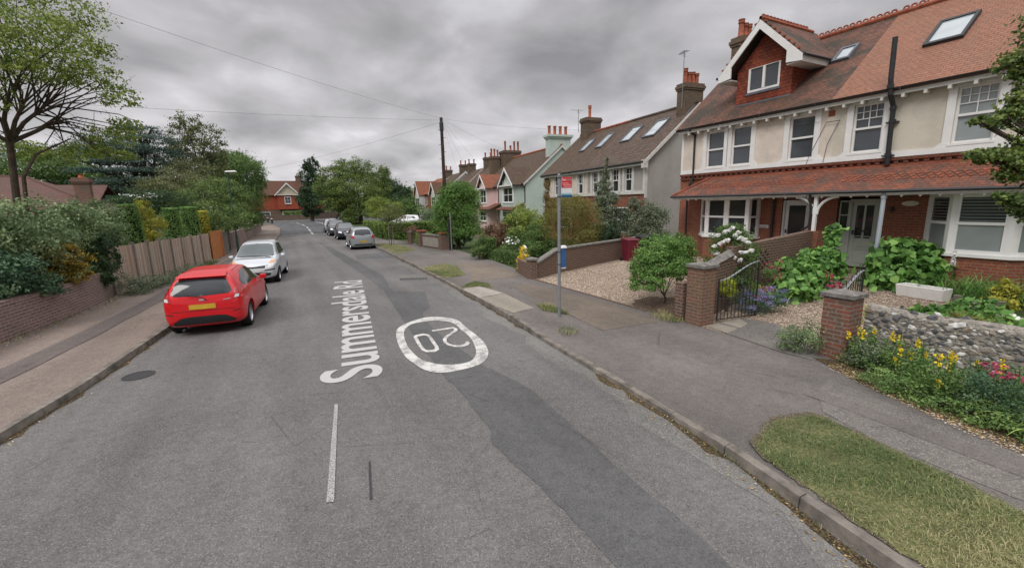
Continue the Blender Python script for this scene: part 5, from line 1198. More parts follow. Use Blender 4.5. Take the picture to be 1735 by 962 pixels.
def make_car(spec, name, label, loc, rotz, group=None, cat='car'):
    L, W = spec['L'], spec['W']; root = thing(name, label, cat, loc, rotz, group); paint = spec['paint']
    bm = car_body_bm(L, W, spec['zb'], spec['belt'], spec['top'], spec['wid'], spec['wtop'])
    me = bpy.data.meshes.new('body'); bm.to_mesh(me); bm.free(); body = bpy.data.objects.new('body', me); col.objects.link(body)
    md = body.modifiers.new('s', 'SUBSURF'); md.levels = 2; md.render_levels = 2; apply_mods(body)
    bvh_bm = bmesh.new(); bvh_bm.from_mesh(body.data); bvh = BVHTree.FromBMesh(bvh_bm); bvh_bm.free()
    # wheel arches
    cut = bmesh.new(); wr = spec['wr']
    for y in spec['wy']:
        for s_ in (-1, 1):
            bmesh.ops.create_cone(cut, cap_ends=True, segments=32, radius1=wr+.045, radius2=wr+.045, depth=.30, matrix=Matrix.Translation((s_*(W/2-.08), y, wr+.01)) @ Matrix.Rotation(R(90), 4, 'Y'))
    cm = bpy.data.meshes.new('c'); cut.to_mesh(cm); cut.free(); co = bpy.data.objects.new('c', cm); col.objects.link(co)
    md = body.modifiers.new('b', 'BOOLEAN'); md.object = co; md.operation = 'DIFFERENCE'; md.solver = 'EXACT'; apply_mods(body); bpy.data.objects.remove(co)
    body.data.materials.clear(); body.data.materials.append(M[paint])
    for p in body.data.polygons: p.use_smooth = True
    body.data.set_sharp_from_angle(angle=R(38)); body.parent = root
    def patch(name, poly, side, mat, parent=body, off=.004, thick=0, step=.06):
        """panel laid onto the shell; side: 'L','R' poly in (y,z); 'B','F' poly in (x,z); 'T' poly in (x,y)"""
        pm = bmesh.new(); pm.faces.new([pm.verts.new((a, b, 0)) for a, b in poly])
        for ax in (0, 1):
            lo = min(p[ax] for p in poly); hi = max(p[ax] for p in poly); q = lo+step
            while q < hi: bmesh.ops.bisect_plane(pm, geom=pm.verts[:]+pm.edges[:]+pm.faces[:], plane_co=(q,0,0) if ax == 0 else (0,q,0), plane_no=(1,0,0) if ax == 0 else (0,1,0)); q += step
        bmesh.ops.triangulate(pm, faces=pm.faces)
        for v in pm.verts:
            a, b = v.co.x, v.co.y
            if side in 'LR': s_ = -1 if side == 'L' else 1; org = Vector((s_*3, a, b)); d = Vector((-s_, 0, 0))
            elif side in 'BF': s_ = -1 if side == 'B' else 1; org = Vector((a, s_*5, b)); d = Vector((0, -s_, 0))
            else: org = Vector((a, b, 4)); d = Vector((0, 0, -1))
            hit, nrm, _, _ = bvh.ray_cast(org, d)
            if hit is None: v.co = org + d*(5 if side in 'BF' else 3) ; continue
            if nrm.dot(d) > 0: nrm = -nrm
            v.co = hit + nrm*off
        bmesh.ops.recalc_face_normals(pm, faces=pm.faces)
        me2 = bpy.data.meshes.new(name); pm.to_mesh(me2); pm.free(); me2.materials.append(M[mat])
        for p in me2.polygons: p.use_smooth = True
        o = bpy.data.objects.new(name, me2); col.objects.link(o); o.parent = parent; return o
    for (nm, poly, side, mat, off) in spec['panels']:
        if side == 'S': patch(nm, poly, 'L', mat, off=off); patch(nm, poly, 'R', mat, off=off)
        elif side == 'X2': 
            sd_ = nm[0]; patch(nm[1:], poly, sd_, mat, off=off); patch(nm[1:], [(-a, b) for a, b in poly], sd_, mat, off=off)
        else: patch(nm, poly, side, mat, off=off)
    # wheels
    for y in spec['wy']:
        for s_ in (-1, 1):
            xw = s_*(W/2-.14); w0 = wr
            t_ = MB(); t_.lathe([(w0*.68,-.1),(w0*.93,-.105),(w0,-.075),(w0,.075),(w0*.93,.105),(w0*.68,.1)], (xw, y, w0), 28, 'x', caps=False); to = t_.build('wheel', M['rubber'], root, smooth=True)
            r_ = MB(); xo = s_*.07
            r_.lathe([(w0*.70,xo+s_*.02),(w0*.66,xo+s_*.025),(w0*.63,xo-s_*.0),(w0*.6,xo-s_*.05)], (xw, y, w0), 24, 'x', caps=False)
            r_.lathe([(.0,xo+s_*.012),(.05,xo+s_*.012),(.055,xo-s_*.03)], (xw, y, w0), 10, 'x', caps=False)
            ns = spec.get('spokes', 8)
            for k in range(ns):
                a = 2*math.pi*k/ns; c_, sn = math.cos(a), math.sin(a); px_ = (-sn*.022, c_*.022)
                q = [(xw+xo, y+c_*.04+px_[0], w0+sn*.04+px_[1]), (xw+xo, y+c_*w0*.66+px_[0]*.8, w0+sn*w0*.66+px_[1]*.8), (xw+xo, y+c_*w0*.66-px_[0]*.8, w0+sn*w0*.66-px_[1]*.8), (xw+xo, y+c_*.04-px_[0], w0+sn*.04-px_[1])]
                r_.extrude(q, (-s_*.03, 0, 0))
            r_.build('rim', M['alloy'], to, smooth=True)
            d_ = MB(); d_.lathe([(0,-s_*.02),(w0*.66,-s_*.02)], (xw, y, w0), 20, 'x', caps=False); d_.build('brake_disc', M['plastic_blk'], to)
    my = spec['mirror']
    for s_ in (-1, 1):
        m_ = MB(); m_.add([(0,0,0)], []); m_ = MB(); cx_ = s_*(W/2+.075)
        m_.hull8([(cx_-.09,my[0]-.05,my[1]-.03),(cx_+.09,my[0]-.05,my[1]-.02),(cx_+.07,my[0]+.07,my[1]-.01),(cx_-.08,my[0]+.09,my[1]-.02)], [(cx_-.09,my[0]-.05,my[1]+.10),(cx_+.08,my[0]-.05,my[1]+.10),(cx_+.05,my[0]+.06,my[1]+.09),(cx_-.08,my[0]+.08,my[1]+.09)])
        mo = m_.build('wing_mirror', M[spec.get('mirmat', paint)], root, bevel=.018, smooth=True)
    u = MB(); u.box(-W*.36, W*.36, -L*.4, L*.4, .19, .3); u.build('underbody', M['plastic_blk'], root)
    for (nm, mb, mat) in spec.get('extra', lambda: [])(): mb.build(nm, M[mat], body, bevel=0)
    return root
# red three-door hatchback, seen from behind
def ex_red():
    a = MB(); a.tube([(.1,-1.99,.86),(.02,-2.0,.93),(-.28,-1.97,1.0)], .012, 5)
    b = MB(); b.box(-.04, .0, -2.06, -2.02, .20, .235); b2 = MB(); b2.tube([(-.42,-1.93,.2),(-.42,-2.0,.2)], .03, 8)
    sp = MB(); sp.hull8([(-.50,-1.76,1.372),(.50,-1.76,1.372),(.48,-1.45,1.40),(-.48,-1.45,1.40)], [(-.48,-1.74,1.395),(.48,-1.74,1.395),(.46,-1.40,1.443),(-.46,-1.40,1.443)])
    return [('rear_wiper', a, 'plastic_blk'), ('exhaust', b2, 'iron'), ('spoiler', sp, 'car_red')]
RED = dict(L=3.95, W=1.72, paint='car_red', wr=.315, wy=(-1.22, 1.27), mirror=(.42, .97), spokes=10,
    zb=[(-1.98,.34),(-1.8,.2),(-.8,.16),(1.5,.16),(1.98,.26)],
    belt=[(-1.98,.80),(-1.85,.98),(-1.2,1.02),(0,.955),(.7,.92),(1.2,.86),(1.75,.74),(1.98,.60)],
    top=[(-1.98,.86),(-1.88,1.12),(-1.66,1.38),(-1.1,1.455),(-.3,1.48),(.2,1.42),(.95,1.0),(1.3,.92),(1.75,.79),(1.98,.62)],
    wid=[(-1.98,.80),(-1.8,.93),(-1.2,1.0),(.9,1.0),(1.6,.94),(1.98,.70)],
    wtop=[(-1.98,.62),(-1.88,.66),(-1.6,.64),(-.3,.66),(.2,.68),(.95,.76),(1.4,.74),(1.98,.58)],
    panels=[('side_window', [(-1.42,1.06),(-1.35,1.19),(-.85,1.355),(-.35,1.385),(-.34,1.01)], 'S', 'car_glass', .004),
            ('door_window', [(-.29,1.01),(-.30,1.385),(.05,1.36),(.52,1.09),(.60,.99)], 'S', 'car_glass', .004),
            ('rear_window', [(-.60,1.02),(-.52,.975),(0,.955),(.52,.975),(.60,1.02),(.57,1.12),(.50,1.27),(.43,1.315),(0,1.325),(-.43,1.315),(-.50,1.27),(-.57,1.12)], 'B', 'car_glass', .005),
            ('windscreen', [(-.58,1.02),(.58,1.02),(.48,1.36),(-.48,1.36)], 'F', 'car_glass2', .005),
            ('Btail_lamp', [(.60,.84),(.78,.86),(.795,1.0),(.70,1.14),(.645,1.12),(.625,.98)], 'X2', 'lamp_red', .009),
            ('Breversing_lamp', [(.64,.86),(.72,.87),(.725,.93),(.655,.925)], 'X2', 'lamp_clear', .014),
            ('lower_bumper', [(-.60,.30),(.60,.30),(.62,.36),(.45,.47),(.30,.49),(-.30,.49),(-.45,.47),(-.62,.36)], 'B', 'plastic_blk', .006),
            ('number_plate', [(-.26,.66),(.26,.66),(.26,.77),(-.26,.77)], 'B', 'plate_y', .012),
            ('Bbumper_vent', [(.58,.535),(.74,.56),(.74,.58),(.58,.56)], 'X2', 'plastic_blk', .005),
            
            ('badge', [(-.05,.85),(.05,.85),(.05,.89),(-.05,.89)], 'B', 'alloy', .01), ('model_lettering', [(.42,.83),(.56,.84),(.56,.86),(.42,.85)], 'B', 'alloy', .008),
            ('boot_seam', [(-.63,.615),(.63,.615),(.63,.625),(-.63,.625)], 'B', 'plastic_blk', .003),
            ('roof_seam', [(.50,-1.2),(.512,-1.2),(.512,.1),(.50,.1)], 'T', 'plastic_blk', .003),
            ('door_seam', [(-.33,.35),(-.318,.35),(-.318,1.0),(-.33,1.0)], 'S', 'plastic_blk', .002),
            ('door_seam_front', [(.62,.35),(.632,.35),(.632,.97),(.62,.97)], 'S', 'plastic_blk', .002),
            ('door_handle', [(-.28,.86),(-.12,.865),(-.12,.89),(-.28,.885)], 'S', 'car_red', .018)], extra=ex_red)
make_car(RED, 'parked_car', 'bright red hatchback parked against the left kerb', (-1.66, 13.85, 0), R(-6.0))
# silver small people carrier, nose towards us
SILV = dict(L=3.8, W=1.70, paint='car_silver', wr=.30, wy=(-1.2, 1.25), mirror=(.72, .98), spokes=7,
    zb=[(-1.9,.34),(-1.6,.22),(1.4,.2),(1.9,.24)],
    belt=[(-1.9,.85),(-1.7,.98),(0,.98),(.8,.98),(1.3,.93),(1.7,.80),(1.9,.58)],
    top=[(-1.9,.9),(-1.8,1.2),(-1.5,1.5),(-.8,1.575),(0,1.57),(.35,1.50),(1.12,1.04),(1.5,.96),(1.75,.84),(1.9,.60)],
    wid=[(-1.9,.85),(-1.6,.95),(-1,1.0),(1.1,1.0),(1.6,.93),(1.9,.72)],
    wtop=[(-1.9,.62),(-.8,.68),(.35,.70),(1.1,.80),(1.5,.76),(1.9,.60)],
    panels=[('side_window', [(-1.4,1.06),(-1.25,1.40),(-.3,1.46),(-.3,1.05)], 'S', 'car_glass', .004),
            ('door_window', [(-.24,1.05),(-.24,1.46),(.2,1.42),(.7,1.15),(.78,1.05)], 'S', 'car_glass', .004),
            ('windscreen', [(-.66,1.06),(-.6,1.035),(0,1.02),(.6,1.035),(.66,1.06),(.56,1.42),(.45,1.475),(0,1.49),(-.45,1.475),(-.56,1.42)], 'F', 'car_glass2', .006),
            ('rear_window', [(-.55,1.02),(.55,1.02),(.45,1.4),(-.45,1.4)], 'B', 'car_glass2', .005),
            ('Fheadlamp', [(.42,.62),(.66,.66),(.76,.78),(.74,.90),(.60,.86),(.46,.74)], 'X2', 'lamp_clear', .008),
            ('Findicator', [(.55,.80),(.74,.84),(.73,.91),(.62,.90),(.54,.85)], 'X2', 'lamp_amber', .012),
            ('grille', [(-.40,.64),(.40,.64),(.42,.74),(0,.70),(-.42,.74)], 'F', 'plastic_blk', .006),
            ('lower_grille', [(-.55,.34),(.55,.34),(.6,.44),(.3,.47),(-.3,.47),(-.6,.44)], 'F', 'plastic_blk', .006),
            ('Fbumper_strip', [(.38,.53),(.72,.56),(.72,.60),(.38,.57)], 'X2', 'plastic_blk', .006),
            ('number_plate', [(-.26,.50),(.26,.50),(.26,.60),(-.26,.60)], 'F', 'plate_w', .014),
            ('bonnet_seam', [(-.62,.98),(.62,.98),(.62,.99),(-.62,.99)], 'F', 'plastic_blk', .006),
            ('door_seam', [(-.27,.3),(-.258,.3),(-.258,1.03),(-.27,1.03)], 'S', 'plastic_blk', .002),
            ('door_seam_front', [(.78,.3),(.792,.3),(.792,1.0),(.78,1.0)], 'S', 'plastic_blk', .002)],
    extra=lambda: [('wipers', MB().tube([(-.55,1.30,1.01),(.0,1.18,1.08),(.5,1.22,1.06)], .012, 5), 'plastic_blk')])
make_car(SILV, 'parked_car', 'silver small people carrier facing the viewer, parked ahead of the red hatchback', (-1.02, 20.95, 0), R(180-6.5))
# grey hatchback seen from behind on the right
GREY = dict(RED); GREY = {**RED, 'paint': 'car_grey', 'W': 1.69, 'L': 3.75,
    'panels': [('rear_window', [(-.56,1.01),(0,.98),(.56,1.01),(.5,1.27),(.4,1.34),(0,1.36),(-.4,1.34),(-.5,1.27)], 'B', 'car_glass', .005),
        ('windscreen', [(-.58,1.02),(.58,1.02),(.48,1.36),(-.48,1.36)], 'F', 'car_glass2', .005),
        ('side_window', [(-1.38,1.08),(-1.2,1.32),(-.35,1.385),(-.34,1.03)], 'S', 'car_glass', .004), ('door_window', [(-.29,1.03),(-.30,1.385),(.05,1.36),(.52,1.09),(.60,1.0)], 'S', 'car_glass', .004),
        ('Btail_lamp', [(.52,.76),(.76,.80),(.76,.98),(.62,.96)], 'X2', 'lamp_red', .009), ('number_plate', [(-.25,.50),(.25,.50),(.25,.61),(-.25,.61)], 'B', 'plate_y', .012),
        ('badge', [(-.04,.82),(.04,.82),(.04,.87),(-.04,.87)], 'B', 'alloy', .01), ('lower_bumper', [(-.60,.30),(.60,.30),(.58,.38),(-.58,.38)], 'B', 'plastic_blk', .006)],
    'extra': lambda: [('rear_wiper', MB().tube([(.0,-1.88,.96),(.05,-1.85,1.02),(-.25,-1.83,1.05)], .012, 5), 'plastic_blk')]}
GREY = {**GREY, 'belt': [(y*.949, z) for y, z in RED['belt']], 'top': [(y*.949, z+.02) for y, z in RED['top']], 'wid': [(y*.949, z) for y, z in RED['wid']], 'wtop': [(y*.949, z) for y, z in RED['wtop']], 'zb': [(y*.949, z-.05) for y, z in RED['zb']]}
make_car(GREY, 'parked_car', 'silver grey hatchback seen from behind at the right kerb, red tail lamps', (4.72, 32.6, 0), R(-1.5))
DARK = {**SILV, 'paint': 'car_dark', 'L': 4.1, 'W': 1.75, 'extra': lambda: [],
    'top': [(-2.05,.9),(-1.95,1.12),(-1.5,1.42),(-.8,1.47),(0,1.46),(.3,1.40),(1.1,1.0),(1.6,.92),(1.9,.80),(2.05,.60)], 'belt': [(-2.05,.85),(-1.8,.96),(.8,.95),(1.4,.88),(1.85,.75),(2.05,.58)],
    'wid': [(-2.05,.85),(-1.7,.95),(-1,1.0),(1.1,1.0),(1.7,.93),(2.05,.72)], 'wtop': [(-2.05,.62),(-.8,.66),(.35,.68),(1.1,.80),(1.6,.76),(2.05,.60)], 'zb': [(-2.05,.34),(-1.6,.22),(1.4,.2),(2.05,.24)],
    'panels': [('windscreen', [(-.64,1.03),(0,.99),(.64,1.03),(.52,1.36),(0,1.39),(-.52,1.36)], 'F', 'car_glass2', .006), ('side_window', [(-1.4,1.02),(-1.2,1.3),(-.3,1.37),(-.3,1.0)], 'S', 'car_glass', .004), ('door_window', [(-.24,1.0),(-.24,1.37),(.2,1.33),(.75,1.02)], 'S', 'car_glass', .004),
        ('Fheadlamp', [(.46,.60),(.74,.64),(.76,.78),(.5,.76)], 'X2', 'lamp_clear', .008), ('badge', [(-.06,.66),(.06,.66),(.06,.76),(-.06,.76)], 'F', 'alloy', .008), ('number_plate', [(-.26,.42),(.26,.42),(.26,.53),(-.26,.53)], 'F', 'plate_w', .014), ('lower_grille', [(-.6,.26),(.6,.26),(.6,.38),(-.6,.38)], 'F', 'plastic_blk', .006), ('rear_window', [(-.55,1.02),(.55,1.02),(.45,1.3),(-.45,1.3)], 'B', 'car_glass2', .005)]}
make_car(DARK, 'parked_car', 'black hatchback facing the viewer, in front of the grey hatchback', (4.95, 42.8, 0), R(179))
EST = {**DARK, 'paint': 'car_slate', 'L': 4.5, 'W': 1.8, 'wr': .33, 'wy': (-1.35, 1.3), 'top': [(-2.25,.95),(-2.2,1.2),(-2.0,1.5),(-.8,1.58),(.1,1.56),(.4,1.5),(1.2,1.08),(1.8,.98),(2.1,.86),(2.25,.62)], 'belt': [(-2.25,.9),(-1.8,1.02),(.8,1.02),(1.5,.95),(2.0,.82),(2.25,.6)],
    'wid': [(-2.25,.85),(-1.9,.95),(-1,1.0),(1.2,1.0),(1.9,.93),(2.25,.74)], 'wtop': [(-2.25,.66),(-.8,.68),(.35,.70),(1.2,.80),(1.8,.76),(2.25,.62)], 'zb': [(-2.25,.34),(-1.8,.24),(1.6,.22),(2.25,.26)],
    'extra': lambda: [('roof_rail', MB().tube([(s*.56,-1.7,1.56),(s*.56,-1.5,1.62),(s*.56,.0,1.63),(s*.56,.2,1.56)], .022, 6), 'plastic_blk') for s in (-1, 1)]}
make_car(EST, 'parked_car', 'slate estate car with black roof rails, behind the black hatchback', (4.85, 49.2, 0), R(179))
OLV = {**EST, 'paint': 'car_grey'}
make_car(OLV, 'parked_car', 'furthest grey estate in the right-hand line of parked cars', (4.95, 55.2, 0), R(178))
cw = G(692, 366, 1.5)
WHT = {**GREY, 'paint': 'car_white'}
make_car(WHT, 'parked_car', 'white car on a drive, showing above the long clipped hedge', (12.9, 52.0, .3), R(64))

# ================================================================== WALLS, FENCES, GATES
def one(mb, name, mat, label, cat, base, group=None, **k):
    return tag(mb.build(name, M[mat], origin=base, **k), label, cat, group)
def pier(label, x0, x1, y0, y1, z0, z1, mat, capmat='cap', pyr=.06, over=.045):
    t_ = thing('gate_pier', label, 'pier', ((x0+x1)/2, (y0+y1)/2, z0))
    b = MB(); b.box(x0, x1, y0, y1, z0-.1, z1); b.build('shaft', M[mat], t_, True)
    o = over; c = MB(); c.box(x0-o, x1+o, y0-o, y1+o, z1+.001, z1+.07); cx_, cy_ = (x0+x1)/2, (y0+y1)/2
    c.add([(x0-o,y0-o,z1+.07),(x1+o,y0-o,z1+.07),(x1+o,y1+o,z1+.07),(x0-o,y1+o,z1+.07),(cx_,cy_,z1+.07+pyr)], [(0,1,4),(1,2,4),(2,3,4),(3,0,4)])
    c.build('cap', M[capmat], t_, True, bevel=.008); return t_
pier('red and brown brick gate pier with a stone cap, ending the flint wall', 8.22, 8.63, 3.55, 3.97, .1, 1.19, 'brick_pier')
pier('lichen-streaked brown brick gate pier that the open iron gate hangs on', 7.94, 8.36, 6.22, 6.64, .1, 1.40, 'brick_pier2')
b = MB(); b.box(7.96, 8.30, 6.75, 6.98, 0, 1.0); ow = one(b, 'wall_stub', 'brick_brown', 'low weathered brick stub wall behind the lichened gate pier', 'wall', (8.1, 6.8, .1))
# flint wall: rounded coping, hundreds of knapped stones standing out of the mortar
FW = thing('flint_wall', 'front garden wall of black and white flints set in mortar', 'wall', (8.85, 1.5, .1))
fy0, fy1 = -3.2, 3.55
def fwx(y): return 8.74+.03*(3.55-y)
b = MB(); n_s = 24
for i in range(n_s):
    ya, yb = fy1-(fy1-fy0)*i/n_s, fy1-(fy1-fy0)*(i+1)/n_s
    za, zb_ = 1.0+.02*math.sin(ya*4), 1.0+.02*math.sin(yb*4); xa, xb = fwx(ya), fwx(yb)
    prof = lambda x, z: [(x, 0), (x+.004, z-.05), (x+.035, z+.005), (x+.16, z+.03), (x+.27, z+.0), (x+.31, z-.05), (x+.32, 0)]
    A = prof(xa, za); B = prof(xb, zb_); b.add([(p[0], ya, p[1]) for p in A]+[(p[0], yb, p[1]) for p in B], [(k, k+1, k+8, k+7) for k in range(6)])
b.build('mortar', M['flintmortar'], FW, True)
rng = np.random.default_rng(5); vs_, fs_, vv_ = [], [], []
ico = bmesh.new(); bmesh.ops.create_icosphere(ico, subdivisions=1, radius=1); IV = np.array([v.co for v in ico.verts]); IF = [[v.index for v in f.verts] for f in ico.faces]; ico.free()
pts_ = []; tries = 0
while len(pts_) < 1500 and tries < 90000:
    tries += 1; y = rng.uniform(fy0+.02, fy1-.03); z = rng.uniform(.02, 1.06); r_ = rng.choice([.018, .028, .040, .054, .070], p=[.22, .30, .26, .16, .06])
    if all((y-q[0])**2*.6+(z-q[1])**2*1.4 > (.80*(r_+q[2]))**2 for q in pts_): pts_.append((y, z, r_))
for (y, z, r_) in pts_:
    x = fwx(y); dx = 0
    if z > .975: dx = (z-.975)/.085*.2
    a = rng.uniform(-.6, .6); S = IV*np.array([.30, 1.25*rng.uniform(.8, 1.3), .8*rng.uniform(.75, 1.2)])*r_*(1+rng.normal(size=(len(IV), 1))*.24)
    Y_ = S[:, 1]*math.cos(a)-S[:, 2]*math.sin(a); Z_ = S[:, 1]*math.sin(a)+S[:, 2]*math.cos(a)
    o_ = len(vs_); vs_ += [(x+dx+S[k, 0]-.004, y+Y_[k], min(z, 1.015)+Z_[k]) for k in range(len(IV))]; fs_ += [[q+o_ for q in f] for f in IF]; c_ = rng.random()
    vv_ += list(np.clip(c_+rng.normal(size=len(IF))*.03, 0, 1))
b = MB(); b.v = vs_; b.f = [tuple(f) for f in fs_]; fo = b.build('flint_stones', M['flint'], FW, True)
at = fo.data.attributes.new('v', 'FLOAT', 'FACE'); at.data.foreach_set('value', np.array(vv_, np.float32)); fo['kind'] = 'stuff'
# brick wall between the two front gardens, with a pierced panel, its coping rising from the pier
PW = thing('garden_wall', 'weathered brown brick wall with a pierced panel between the two front gardens', 'wall', (8.4, 6.95, .2))
b = MB(); b.hull8([(8.3,6.72,.0),(8.3,6.50,.0),(9.9,6.92,.0),(9.9,7.14,.0)][::-1], [(8.3,6.72,1.30),(8.3,6.50,1.30),(9.9,6.92,1.5),(9.9,7.14,1.5)][::-1])
b.hull8([(9.901,7.14,0),(9.901,6.92,0),(14.25,7.38,0),(14.25,7.60,0)][::-1], [(9.901,7.14,1.68),(9.901,6.92,1.68),(14.25,7.38,1.86),(14.25,7.60,1.86)][::-1])
b.build('brickwork', M['brick_brown'], PW, True)
b = MB(); b.hull8([(8.3,6.76,1.301),(8.3,6.46,1.301),(9.9,6.88,1.501),(9.9,7.18,1.501)][::-1], [(8.3,6.64,1.38),(8.3,6.58,1.38),(9.9,7.0,1.62),(9.9,7.06,1.62)][::-1]); b.build('coping', M['cap'], PW, True)
b = MB()
for r_ in range(6):
    for c_ in range(9):
        if (r_+c_) % 2: continue
        x = 10.6+c_*.12; yq = 6.92+(x-9.9)*.1057-.006; b.extrude([(x,yq,1.0+r_*.085),(x+.07,yq+.0074,1.0+r_*.085),(x+.07,yq+.0074,1.06+r_*.085),(x,yq,1.06+r_*.085)], (0,-.006,0))
b.build('pierced_panel', M['black'], PW, True)
# wrought iron gates
def gate(label, hx, hy, dx, dy, L, h0, h1, ztop):
    gt = thing('iron_gate', label, 'gate', (hx, hy, .16), math.atan2(dy, dx))
    f = MB(); f.tube([(0,0,.02),(0,0,h0)], .018, 6); f.tube([(L,0,.02),(L,0,h1)], .02, 6); f.tube([(0,0,.05),(L,0,.05)], .012, 6); f.tube([(0,0,.52),(L,0,.52)], .012, 6)
    crv = [(L*t_, 0, h0-.04+(h1-h0+.03)*(3*t_*t_-2*t_**3)) for t_ in [k/10 for k in range(11)]]; f.build('frame', M['black'], gt, smooth=True)
    c = MB()
    for (p, q) in zip(crv, crv[1:]): c.add([(p[0],-.022,p[2]-.006),(p[0],.022,p[2]-.006),(q[0],.022,q[2]-.006),(q[0],-.022,q[2]-.006),(p[0],-.022,p[2]+.006),(p[0],.022,p[2]+.006),(q[0],.022,q[2]+.006),(q[0],-.022,q[2]+.006)], [(0,3,2,1),(4,5,6,7),(0,1,5,4),(2,3,7,6),(1,2,6,5),(3,0,4,7)])
    c.build('top_rail', M['galv'], gt)
    for k in range(1, 11):
        x = L*k/11; t_ = x/L; zt = h0-.04+(h1-h0+.03)*(3*t_*t_-2*t_**3)+(.10 if k % 2 == 0 else .0); b_ = MB(); b_.tube([(x,0,.05),(x,0,zt),(x,0,zt+.04)], [.008,.008,.001], 5); b_.build('bar', M['black'], gt)
    s_ = MB()
    for (cx_, cz_, rr) in ((L*.3,.74,.09),(L*.62,.8,.1)):
        pts = [(cx_+rr*(1-k/26)*math.cos(k*.5), 0, cz_+rr*(1-k/26)*math.sin(k*.5)) for k in range(22)]; s_.tube(pts, .006, 4)
    s_.build('scrollwork', M['black'], gt); return gt
gate('open black wrought iron gate hung on the lichened brick pier', 8.42, 6.18, 1.0, -.16, 1.12, .98, 1.32, 0)
gate('open black iron gate, mostly hidden behind the stone-capped red brick pier', 8.70, 4.02, 1.0, .12, 1.30, .98, 1.30, 0)
# house two's drive wall: ramps down to a pier at the footway
DWL = thing('brick_wall', 'brown brick wall beside the gravel drive, ramping down to a capped pier', 'wall', (8, 13.6, .1))
b = MB(); P = [(8.15,13.62),(9.2,13.95),(15.5,15.6)]; nx, ny = -.055, .21
def wseg(b, p, q, z0, z1, t_=(-.055, .21)): b.hull8([(p[0],p[1],0),(q[0],q[1],0),(q[0]+t_[0],q[1]+t_[1],0),(p[0]+t_[0],p[1]+t_[1],0)], [(p[0],p[1],z0),(q[0],q[1],z1),(q[0]+t_[0],q[1]+t_[1],z1),(p[0]+t_[0],p[1]+t_[1],z0)])
wseg(b, (8.15,13.62), (9.4,13.98), .62, 1.06); wseg(b, (9.401,13.98), (15.5,15.6), 1.06, 1.12); b.build('brickwork', M['brick_brown'], DWL, True)
b = MB(); 
def cseg(b, p, q, z0, z1, t_=(-.075, .26), h_=.06): b.hull8([(p[0]+.01,p[1]-.03,z0),(q[0]+.01,q[1]-.03,z1),(q[0]+t_[0],q[1]+t_[1]-.02,z1),(p[0]+t_[0],p[1]+t_[1]-.02,z0)], [(p[0]+.01,p[1]-.03,z0+h_),(q[0]+.01,q[1]-.03,z1+h_),(q[0]+t_[0],q[1]+t_[1]-.02,z1+h_),(p[0]+t_[0],p[1]+t_[1]-.02,z0+h_)])
cseg(b, (8.15,13.62), (9.4,13.98), .625, 1.065); cseg(b, (9.401,13.98), (15.5,15.6), 1.065, 1.125); b.build('coping', M['cap'], DWL, True)
pier('low round-capped brick pier at the foot of the ramped drive wall', 7.86, 8.14, 13.55, 13.85, .1, .80, 'brick_brown')
b = MB(); b.hull8([(7.88,13.86,0),(8.1,13.86,0),(8.55,15.6,0),(8.33,15.6,0)], [(7.88,13.86,.68),(8.1,13.86,.68),(8.55,15.6,.66),(8.33,15.6,.66)]); one(b, 'brick_wall', 'brick_brown', 'short low brick wall beyond the round-capped pier', 'wall', (8, 14.5, .1))
# left side: purple brick wall, board fence, orange gate and further walls
LW = thing('brick_wall', 'long purplish brick garden wall along the left footway', 'wall', (-5.9, 12, .1))
pl_ = [(-8.6,-4),(-7.5,2.5),(-6.75,7),(-5.83,13),(-5.42,16),(-5.3,18.8)]
b = MB(); c = MB()
for p, q in zip(pl_, pl_[1:]):
    b.hull8([(p[0]-.24,p[1],0),(p[0],p[1],0),(q[0],q[1]-.001,0),(q[0]-.24,q[1]-.001,0)], [(p[0]-.24,p[1],.88),(p[0],p[1],.88),(q[0],q[1]-.001,.88),(q[0]-.24,q[1]-.001,.88)])
    c.hull8([(p[0]-.25,p[1],.881),(p[0]+.012,p[1],.881),(q[0]+.012,q[1]-.001,.881),(q[0]-.25,q[1]-.001,.881)], [(p[0]-.25,p[1],.99),(p[0]+.012,p[1],.99),(q[0]+.012,q[1]-.001,.99),(q[0]-.25,q[1]-.001,.99)])
b.build('brickwork', M['brick_left'], LW, True); c.build('brick_on_edge_coping', M['brick_left'], LW, True)
FE = thing('board_fence', 'weathered grey-brown close-board fence on the left', 'fence', (-5.0, 22, .1))
fp = [(-5.30,18.85),(-5.05,20.6),(-4.86,21.7),(-4.68,22.7),(-4.5,23.7),(-4.32,24.8),(-4.14,26.2),(-3.97,27.6),(-3.80,29.2)]
for i, (p, q) in enumerate(zip(fp, fp[1:])):
    L_ = math.hypot(q[0]-p[0], q[1]-p[1]); b = MB(); z1 = 1.72-.015*i; k = int(L_/.105)
    for j in range(k):
        a0, a1 = j/k, (j+1)/k; o_ = .012*(j % 2); x0, y0 = p[0]+(q[0]-p[0])*a0, p[1]+(q[1]-p[1])*a0; x1, y1 = p[0]+(q[0]-p[0])*a1, p[1]+(q[1]-p[1])*a1; zt = z1+random.uniform(-.012, .012)
        b.hull8([(x0-.02-o_,y0,.12),(x0+o_,y0,.12),(x1+o_,y1-.004,.12),(x1-.02-o_,y1-.004,.12)], [(x0-.02-o_,y0,zt),(x0+o_,y0,zt),(x1+o_,y1-.004,zt),(x1-.02-o_,y1-.004,zt)])
    b.build('fence_panel', M['fence'], FE, True)
    b = MB(); b.box(p[0]-.06, p[0]+.05, p[1]-.05, p[1]+.05, 0, z1+.10); b.build('post', M['timber_grey'], FE, True)
OG = thing('wooden_gate', 'orange-stained wooden gate panel at the far end of the board fence', 'gate', (-3.7, 30, .1))
b = MB()
